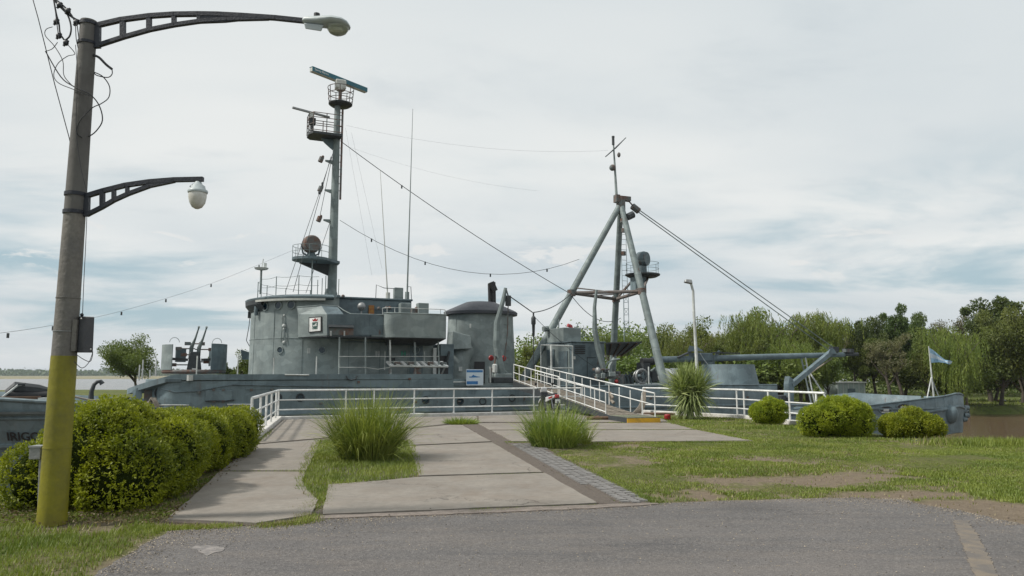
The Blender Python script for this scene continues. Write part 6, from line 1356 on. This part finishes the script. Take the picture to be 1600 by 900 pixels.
# fringe along paving edges and dense patch
px_, py_ = [], []
for poly, n, h, sd_ in ((grass_keep, 26000, .085, .0),):
    xx = R.uniform(min(p[0] for p in poly)-.1, max(p[0] for p in poly)+.1, n); yy = R.uniform(min(p[1] for p in poly)-.1, max(p[1] for p in poly)+.1, n)
    dd = pdist(xx, yy, poly); k = inpoly(xx, yy, poly) | (dd < .10*fbm(xx, yy, 3)*1.5); k &= ~inpoly(xx, yy, slabs['g']) | (dd < .03); xs_.append(xx[k]); ys_.append(yy[k]); hs_.append(np.full(k.sum(), h)*R.uniform(.5, 1.2, k.sum()))
for pts, n, wd_, h in (([g2(*p) for p in [(215, 826), (300, 826), (365, 824)]], 2600, .07, .05), ([g2(*p) for p in [(408, 824), (450, 821), (484, 816), (478, 806)]], 2600, .07, .055), ([g2(*p) for p in [(512, 763), (500, 785), (480, 800)]], 1800, .08, .05), ([g2(*p) for p in [(917, 693), (1176, 692)]], 3000, .05, .05), ([g2(*p) for p in [(868, 711), (938, 746), (1000, 777), (1026, 788)]], 2600, .05, .05), ([g2(*p) for p in [(1045, 661), (1090, 672), (1176, 690)]], 2600, .07, .07), ([(9.8, 17.3), (12, 17.3), (16, 17.5)], 6000, .3, .16), ([g2(*p) for p in [(404, 692), (425, 672)]], 260, .05, .09), ([(7.2, 22.3), (8.3, 22.3)], 1500, .3, .12)):
    for _ in range(n):
        u = R.random()*(len(pts)-1); j = int(u); f = u-j; xs_.append([pts[j][0]*(1-f)+pts[j+1][0]*f+R.normal()*wd_]); ys_.append([pts[j][1]*(1-f)+pts[j+1][1]*f+R.normal()*wd_]); hs_.append([h*R.uniform(.5, 1.2)])
x = np.concatenate(xs_); y = np.concatenate(ys_); h = np.concatenate(hs_); n = len(x)
a = R.uniform(0, 2*pi, n); lean = R.uniform(0, .8, n); wd_ = .0035+y*.00042
B_ = np.stack([x, y, np.full(n, -.01)], 1); side = np.stack([np.cos(a+1.57), np.sin(a+1.57), np.zeros(n)], 1)*wd_[:, None]; tip = np.stack([np.cos(a)*h*lean, np.sin(a)*h*lean, h], 1)
V = np.stack([B_-side, B_+side, B_+tip], 1).reshape(-1, 3); T = np.repeat(np.clip(R.random(n)*.7+.3*fbm(x, y, .7), 0, 1), 3)
dry = R.random(n) < np.clip(.03+bare(x, y)*1.0+.5*(fbm(x+77, y+5, .5)-.5), 0, .9); dry &= ~inpoly(x, y, grass_keep)
M['dryblade'] = leafmat('dry_blade', (.15, .125, .06), (.36, .31, .17), .15, .8)
V3 = V.reshape(n, 3, 3); T3 = T.reshape(n, 3)
for sel, mm, nm, lab in ((~dry, 'lawn', 'lawn_grass', 'short patchy green lawn grass growing beside the paving and road'), (dry, 'dryblade', 'dry_grass', 'straw coloured dry grass blades mixed into the lawn')):
    k = int(sel.sum()); tag(raw(nm, V3[sel].reshape(-1, 3), np.arange(k*3).reshape(k, 3), M[mm], None, T3[sel].ravel()), lab, 'grass', kind='stuff')
lt = R.integers(0, 2, 3800); lx = np.concatenate([R.uniform(-6.6, -3.7, 2200), R.uniform(-5.9, -4.3, 1600)]); ly = np.concatenate([R.uniform(8.0, 9.3, 2200), R.uniform(9.3, 16, 1600)])
k = lx < -3.75-(ly-8.4)*.22; lx, ly = lx[k], ly[k]; k = len(lx)
V = leaves(np.stack([lx, ly, np.full(k, .045)], 1), R.normal(size=(k, 3))*[1, 1, .18], .035, R, .5)
M['litter'] = leafmat('fallen_leaf', (.07, .05, .03), (.22, .17, .08), .1, 2)
tag(raw('leaf_litter', V, quads(k), M['litter'], None, np.repeat(R.random(k), 4)), 'brown fallen leaves along the foot of the hedge', 'leaf litter', kind='stuff')
gx, gy = [], []
for i in range(len(rd)-1):
    (x0, y0), (x1, y1) = rd[i], rd[i+1]; n_ = int(math.dist(rd[i], rd[i+1])*(700 if x0 < -1.5 or x0 > 3.5 else 330)); u = R.random(n_); dd = R.exponential(.10 if x0 > -2 and x0 < 3.5 else .22, n_); dx, dy = x1-x0, y1-y0; q_ = math.hypot(dx, dy)
    gx.append(x0+u*dx+dy/q_*dd); gy.append(y0+u*dy-dx/q_*dd)
gx.append(R.uniform(-5, 6, 2600)); gy.append(R.uniform(5.8, 9.2, 2600))
gx, gy = np.concatenate(gx), np.concatenate(gy); k = inpoly(gx, gy, road_poly); gx, gy = gx[k], gy[k]; k = len(gx)
V = leaves(np.stack([gx, gy, np.full(k, .0155)], 1), R.normal(size=(k, 3))*[1, 1, .05], .013, R, .9); V[:, 2] = np.maximum(V[:, 2], .0135)
M['grain'] = leafmat('sand_grain', (.15, .12, .09), (.36, .30, .235), .0, 2, .9)
tag(raw('grit', V, quads(k), M['grain'], None, np.repeat(R.random(k), 4)), 'loose sandy grit along the edge of the asphalt', 'grit', kind='stuff')
# loose stones and leaf litter on the bare soil
mb = MB(); k_ = 0
while k_ < 500:
    x = rng.uniform(-7, 13); y = rng.uniform(5.6, 14); 
    if abs(x) > y*.75: continue
    if inpoly(np.array([x]), np.array([y]), road_poly)[0] and rng.random() > .06: continue
    if any(inpoly(np.array([x]), np.array([y]), pl)[0] for pl in slabs.values()): 
        if rng.random() > .06: continue
    r = rng.uniform(.004, .012); mb.lathe([(.001, -r*.5), (r, 0), (.001, r*.6)], (x, y, .03 if k_ % 3 else .02), 5); k_ += 1
tag(mb.build('pebbles', M['gravel'], None, smooth=False), 'small pebbles scattered over the soil and paving', 'pebbles', kind='stuff')

# ---------------- trees ----------------
M['tree_mid'] = leafmat('leaf_mid', (.055, .088, .018), (.18, .215, .05), .25, .35)
M['tree_dark'] = leafmat('leaf_dark', (.032, .06, .018), (.12, .155, .04), .2, .35)
M['tree_willow'] = leafmat('leaf_willow', (.07, .108, .018), (.215, .245, .05), .3, .35)
M['tree_dry'] = leafmat('leaf_dry', (.09, .085, .045), (.20, .19, .10), .25, .35)
def tree_proto(kind, H_, W_, nleaf, m, seed, lsize=.22, gaps=.5):
    R = random.Random(seed); RN = np.random.default_rng(seed); root = empty(kind, (0, 0, 0)); mb = MB(); tips = []
    def grow(p, d, ln, r, lev):
        n = 4; pts = [p]; dd = d.copy()
        for i in range(n): dd = (dd+Vector((R.gauss(0, .14), R.gauss(0, .14), R.gauss(.03, .08)))).normalized(); pts.append(pts[-1]+dd*ln/n)
        mb.tube(pts, [r*(1-.6*i/n) for i in range(n+1)], 6 if lev else 9, cap=False)
        if lev >= 2: tips.append((pts[-1], dd, lev)); tips.append((pts[2], dd, lev)); return
        if lev >= 1: tips.append((pts[-1], dd, lev))
        for k in range(R.randint(4, 6) if lev == 0 else R.randint(3, 4)):
            f = R.uniform(.45, 1) if lev == 0 else R.uniform(.3, 1); i = min(int(f*n), n-1); q = pts[i].lerp(pts[i+1], f*n-i)
            a = R.uniform(0, 2*pi); out = Vector((cos(a), sin(a), R.uniform(.25, 1.0) if kind != 'willow_tree' else R.uniform(.3, .9)))
            nd = (dd*.35+out*Vector((W_/H_*1.4, W_/H_*1.4, 1)) if True else out).normalized(); grow(q, nd, ln*R.uniform(.55, .8), r*.45, lev+1)
    nst = 1 if kind != 'willow_tree' else 2
    for k in range(nst): grow(Vector((k*.5, 0, -.3)), Vector((R.gauss(0, .1)+(.25*k), R.gauss(0, .1), 1)).normalized(), H_*.48, H_*.026, 0)
    zmax = max(t_[0].z for t_ in tips); xm = max(abs(t_[0].x) for t_ in tips)+.01; ym = max(abs(t_[0].y) for t_ in tips)+.01
    per = nleaf//len(tips); Pp = []; Dd = []; Tt = []
    for (p, d, lev) in tips:
        f = R.uniform(.5, 1.5); nn_ = int(per*f); cr_ = W_*.125*R.uniform(.6, 1.35)
        if kind == 'willow_tree':
            ns = max(3, nn_//22)
            for s_ in range(ns):
                a = R.uniform(0, 2*pi); sx_, sy_ = p.x+cos(a)*R.uniform(0, cr_*1.7), p.y+sin(a)*R.uniform(0, cr_*1.7); ln = min(R.uniform(.08, .24)*H_, max(.5, p.z-.6)); tt_ = R.random()
                k = np.arange(22)/22; zz_ = p.z+R.uniform(-.2, .5)-ln*k**1.1; ox = cos(a)*np.sqrt(k)*.5
                Pp.append(np.stack([sx_+ox+RN.normal(0, .05, 22), sy_+sin(a)*np.sqrt(k)*.5+RN.normal(0, .05, 22), zz_], 1)); Dd.append(np.stack([RN.normal(0, .45, 22), RN.normal(0, .45, 22), np.full(22, -1.)], 1)); Tt.append(np.full(22, tt_*.7)+RN.random(22)*.3)
        else:
            g_ = RN.normal(size=(nn_, 3)); g_ /= np.linalg.norm(g_, axis=1, keepdims=True); g_ *= (RN.random(nn_)**.45)[:, None]*cr_*np.array([1.15, 1.15, .8])
            Pp.append(np.array(p)+g_); Dd.append(g_/cr_+RN.normal(size=(nn_, 3))*.5+[0, 0, -.1]); tt_ = R.random(); Tt.append(np.clip(np.full(nn_, tt_*.5)+RN.random(nn_)*.5, 0, 1))
    Pp = np.concatenate(Pp); Dd = np.concatenate(Dd); Tt = np.concatenate(Tt)
    V = leaves(Pp, Dd, lsize, RN, .55 if kind != 'willow_tree' else .3)
    # normalise crown to wanted height / width
    sz = H_/V[:, 2].max(); sx_ = W_/2/np.percentile(np.abs(V[:, 0]), 98); sy_ = W_/2/np.percentile(np.abs(V[:, 1]), 98)
    V = V*[sx_, sy_, sz]; mb.v = [(x*sx_, y*sy_, z*sz) for x, y, z in mb.v]
    mb.build('trunk', M['bark'], root); raw('crown', V, quads(len(V)//4), m, root, np.repeat(Tt, 4)); root['H'] = H_
    return root
protos = {
 'w1': tree_proto('willow_tree', 11, 9, 24000, M['tree_willow'], 1, .28), 'w2': tree_proto('willow_tree', 12, 8, 24000, M['tree_willow'], 2, .28),
 'm1': tree_proto('broadleaf_tree', 11, 8, 20000, M['tree_mid'], 3, .27), 'm2': tree_proto('broadleaf_tree', 11, 6.5, 17000, M['tree_mid'], 4, .27),
 'd1': tree_proto('broadleaf_tree', 14, 8, 20000, M['tree_dark'], 5, .3), 'd2': tree_proto('broadleaf_tree', 14, 6.5, 17000, M['tree_dark'], 6, .3),
 'm3': tree_proto('broadleaf_tree', 9.5, 7.0, 24000, M['tree_mid'], 27, .2),
 's1': tree_proto('slender_tree', 13, 5.5, 6500, M['tree_dry'], 7, .22), 'l1': tree_proto('slender_tree', 11, 5, 7500, M['tree_willow'], 8, .2), 'b1': tree_proto('shrub_tree', 5, 6, 8000, M['tree_mid'], 9, .22),
}
used = set()
def place_tree(key, px, ytop, D, label, group, wmul=1.0, rz=None):
    p = protos[key]; x = (px-800)/F*D; zb = bankz(x, D); ht = P(px, ytop-(12 if px > 1000 else 3), D).z-zb; s = ht/p['H']
    if key in used:
        o = p.copy(); COL.objects.link(o)
        for c in p.children: k = c.copy(); COL.objects.link(k); k.parent = o
    else: o = p; used.add(key)
    o.location = (x, D, zb-.1); o.scale = (s*wmul, s*wmul, s); o.rotation_euler = (0, 0, rng.uniform(0, 6.28) if rz is None else rz)
    del_ = [k for k in ('H',) if False]
    tag(o, label, 'tree', group); return o
GR = 'trees on the opposite bank'
TREES = [
 ('m3', 225, 519, 88, 'green broadleaf tree standing alone left of the twin gun, behind the foredeck', 1.12),
 ('m2', 376, 545, 92, 'low tree peeping out between the gun turntable and the round bridge', 1.0),
 ('l1', 818, 532, 118, 'pale thin tree seen between the funnel and the tripod mast leg', 1.3),
 ('b1', 836, 556, 112, 'low green shrub tree just above the upper end of the gangway', 1.3),
 ('l1', 948, 510, 120, 'slender pale tree seen just left of the middle leg of the tripod mast', .9),
 ('l1', 985, 514, 118, 'slender pale tree behind the awning, between the middle and right mast legs', .95),
 ('b1', 985, 556, 110, 'low bushy tree under the awning edge behind the hose reel', 1.4),
 ('m1', 1048, 512, 120, 'mid green tree just right of the right leg of the tripod mast', 1.0),
 ('w1', 1075, 520, 108, 'yellow green willow directly behind the thin lamp post top', 1.0),
 ('m2', 1108, 500, 125, 'taller green tree right of the thin lamp post', 1.1),
 ('m1', 1148, 492, 128, 'leafy tree above the round winch tub', 1.0),
 ('w2', 1180, 497, 112, 'willow above the boom, right of the winch tub', .95),
 ('w1', 1218, 484, 110, 'rounded bright willow where the twin topping lift wires meet the tree tops', 1.05),
 ('w2', 1262, 493, 114, 'broad willow directly above the boom crutch', 1.1),
 ('m1', 1296, 500, 122, 'green tree just behind the tip of the boom', 1.0),
 ('s1', 1330, 515, 124, 'sparse dry-looking tree beyond the end of the boom', .9),
 ('d1', 1368, 500, 112, 'dark tree with a forked trunk right of the small shed', .9),
 ('d2', 1405, 486, 118, 'tall dark tree to the left of the flag', 1.0),
 ('d1', 1448, 494, 120, 'dark tree directly above the flag', .9),
 ('s1', 1484, 496, 122, 'sparse brownish tree just right of the flag', 1.0),
 ('w1', 1505, 515, 98, 'drooping willow standing at the water behind the stern', .8),
 ('d2', 1542, 476, 116, 'tall dark tree at the right with an uneven top', 1.25),
 ('d1', 1590, 474, 112, 'tallest dark tree at the right edge of the view', 1.15),
 ('m1', 1598, 488, 104, 'broad leafy tree in front of the tallest dark tree at the right edge', .9),
 ('m1', 1640, 480, 110, 'broadleaf tree cut by the right edge of the photograph', 1.0),
 ('s1', 1385, 530, 106, 'low sparse tree on the bank between the shed and the flag', 1.2),
 ('b1', 1150, 560, 104, 'low bushy tree on the bank behind the winch tub', 1.4),
 ('b1', 1215, 565, 104, 'low bushy tree on the bank behind the boom', 1.4),
 ('m2', 1140, 530, 102, 'lower front tree behind the boom pivot', 1.1),
 ('w2', 1245, 535, 102, 'lower front willow behind the crutch post', 1.0),
 ('m1', 1290, 545, 104, 'lower front tree behind the diagonal crutch beam', .9),
 ('m2', 1440, 545, 104, 'low tree on the bank behind the flagstaff', .8),
 ('m1', 1470, 520, 108, 'leafy mid green tree just behind and right of the flag', 1.0),
 ('m2', 1340, 530, 113, 'green tree filling the gap left of the forked dark tree', 1.0),
 ('m1', 1555, 520, 106, 'bushy green tree beside the tall dark tree at the right', 1.0),
 ('b1', 1500, 585, 104, 'low shrub tree right of the flagstaff foot', 1.3),
 ('b1', 1060, 565, 104, 'low bushy tree behind the right foot of the tripod mast', 1.3),
 ('b1', 1545, 575, 118, 'low shrub tree behind the fallen trunk at the right', 1.3),
 ('b1', 1405, 572, 125, 'low shrub tree in the gap left of the flag', 1.4),
]
for k, px, yt, D, lab, wm in TREES: place_tree(k, px, yt, D, lab, GR, wm)
# the wood behind, one mass
R = np.random.default_rng(77); Pp = []; Tt = []
for _ in range(3600):
    x = R.uniform(0, 150); y = R.uniform(135, 175)
    if x < 20 and R.random() < .5: continue
    hgt = 9.0+4.5*vnoise(np.array([x]), np.array([y]), .08)[0]; c = np.array([x, y, -2.6+hgt*R.random()**.6]); n = 32; g_ = R.normal(size=(n, 3))*[1.3, 1.3, 1.0]; Pp.append(c+g_); Tt.append(np.full(n, R.random()*.6)+R.random(n)*.3)
Pp = np.concatenate(Pp); V = leaves(Pp, R.normal(size=Pp.shape), .6, R, .6)
tag(raw('woodland', V, quads(len(V)//4), M['tree_mid'], None, np.repeat(np.concatenate(Tt), 4)), 'dense green wood behind the trees of the opposite bank', 'woodland', kind='stuff')
Pp = []; 
for _ in range(5200):
    x = R.uniform(-2200, 1700); y = R.uniform(2200, 2500); h = 10+7*vnoise(np.array([x]), np.array([0.]), .012)[0]; n = 7; Pp.append(np.array([x, y, -3+h*R.random()])+R.normal(size=(n, 3))*[7, 7, 2])
Pp = np.concatenate(Pp); V = leaves(Pp, R.normal(size=Pp.shape), 9, R, .8)
V[:, 2] = np.maximum(V[:, 2], -3); tag(raw('distant_treeline', V, quads(len(V)//4), M['tree_dark'], None, np.full(len(V), .4)), 'distant dark treeline on the far side of the river', 'woodland', kind='stuff')
# understorey grass on the bank
R = np.random.default_rng(78); n = 26000; x = R.uniform(-60, 120, n); y = R.uniform(56, 128, n); k = inpoly(x, y, bank); x, y = x[k], y[k]; bz_ = np.array([min(WZ+.1+d_*.9, -2.75+d_*.004) for d_ in pdist(x, y, bank)]); n = len(x)
V, Fc = strips(np.stack([x, y, bz_], 1), np.stack([R.normal(0, .3, n), R.normal(0, .3, n), np.ones(n)], 1), R.uniform(.2, .55, n), np.full(n, .12), np.full(n, .5), R, 2)
tag(raw('bank_grass', V, Fc, M['lawn'], None, np.repeat(R.random(n), 6)), 'rough tall grass along the opposite river bank', 'grass', kind='stuff')
# tower, shed, fallen trunk
tb = P(979, 600, 128); tb.z = -2.4; ttop = P(976, 452, 128).z+2.4; tw = empty('lattice_tower', tb, .3, 'thin pale blue lattice tower far behind the tripod mast', 'tower'); M['towerm'] = mat('tower_steel', (.30, .36, .40), None, 2, .6)
cs = [(-.55, -.4), (.55, -.4), (0, .6)]
for x, y in cs: MB().tube([(x, y, 0), (x*.8, y*.8, ttop)], .06, 5).build('leg', M['towerm'], tw)
mb = MB(); nn_ = int(ttop/1.1)
for k in range(nn_):
    for i in range(3): a, b = cs[i], cs[(i+1) % 3]; mb.tube([(a[0]*.9, a[1]*.9, k*1.1), (b[0]*.9, b[1]*.9, k*1.1+(1.1 if k % 2 else 0))], .035, 4).tube([(a[0]*.9, a[1]*.9, k*1.1), (b[0]*.9, b[1]*.9, k*1.1)], .03, 4)
tag(mb.build('bracing', M['towerm'], tw), kind='stuff')
sb_ = P(1320, 612, 108); sb_.z = bankz(sb_.x, 108); sh_ = empty('shed', sb_, .2, 'small pale metal shed among the trees on the opposite bank', 'shed')
MB().box(-2.3, 2.3, -1.5, 1.5, 0, 3.1).build('wall', mat('shed_metal', (.30, .36, .34), None, 2, .6, streak=.4), sh_, smooth=False)
MB().box(-2.5, 2.5, -1.7, 1.7, 3.1, 3.25).build('roof', M['palewhite'], sh_, smooth=False)
MB().box(-.6, .6, -1.56, -1.5, 0, 2.3).build('door', M['grayb'], sh_, smooth=False)
for k in range(6): MB().box(-2.2+k*.85, -2.12+k*.85, -1.54, -1.5, .05, 3.05).build('rib', M['palewhite'], sh_, smooth=False)
lg = P(1585, 605, 92); lg.z = 0; fl_ = MB(); 
for pts, r in (([(1550, 591), (1572, 586), (1596, 612)], .22), ([(1552, 590), (1562, 607)], .1), ([(1575, 592), (1566, 606)], .09), ([(1590, 592), (1612, 620)], .2)): fl_.tube([P(x, y, 116+i*.8) for i, (x, y) in enumerate(pts)], r, 6)
tag(fl_.build('fallen_trunk', mat('bare_wood', (.30, .22, .17), (.2, .14, .1), 3, .9), None), 'pale fallen tree trunk with broken branches at the right edge of the far bank', 'fallen trunk')
for i, (px, py) in enumerate(((1552, 626), (1566, 628), (1561, 612))):
    c = P(px, py, 119); o = MB().cbox((0, 0, .15), 1.0, .5, .3).build('litter', M['palewhite'] if i < 2 else mat('litter_red', (.35, .1, .06)), None, smooth=False, bevel=.08); o.location = (c.x, 119, bankz(c.x, 119)); tag(o, ['pale object lying on the far bank grass left of the fallen trunk, the left one', 'wide pale object lying on the far bank grass below the fallen trunk', 'small reddish object at the foot of the fallen trunk'][i], 'debris')
for k in protos:
    if k not in used: print('unused', k)
# thin air haze
hz = MB().box(-4200, 4200, -160, 7200, -6.6, 30).build('haze', None, None, smooth=False); tag(hz, kind='stuff')
hm_ = bpy.data.materials.new('haze_air'); hm_.use_nodes = True; t = NT(hm_.node_tree); t.n.clear(); v = t.add('ShaderNodeVolumePrincipled', {'Color': (.78, .86, .95, 1), 'Density': .00010, 'Anisotropy': .2}); t.l.new(v.outputs[0], t.add('ShaderNodeOutputMaterial').inputs['Volume']); hz.data.materials.append(hm_)
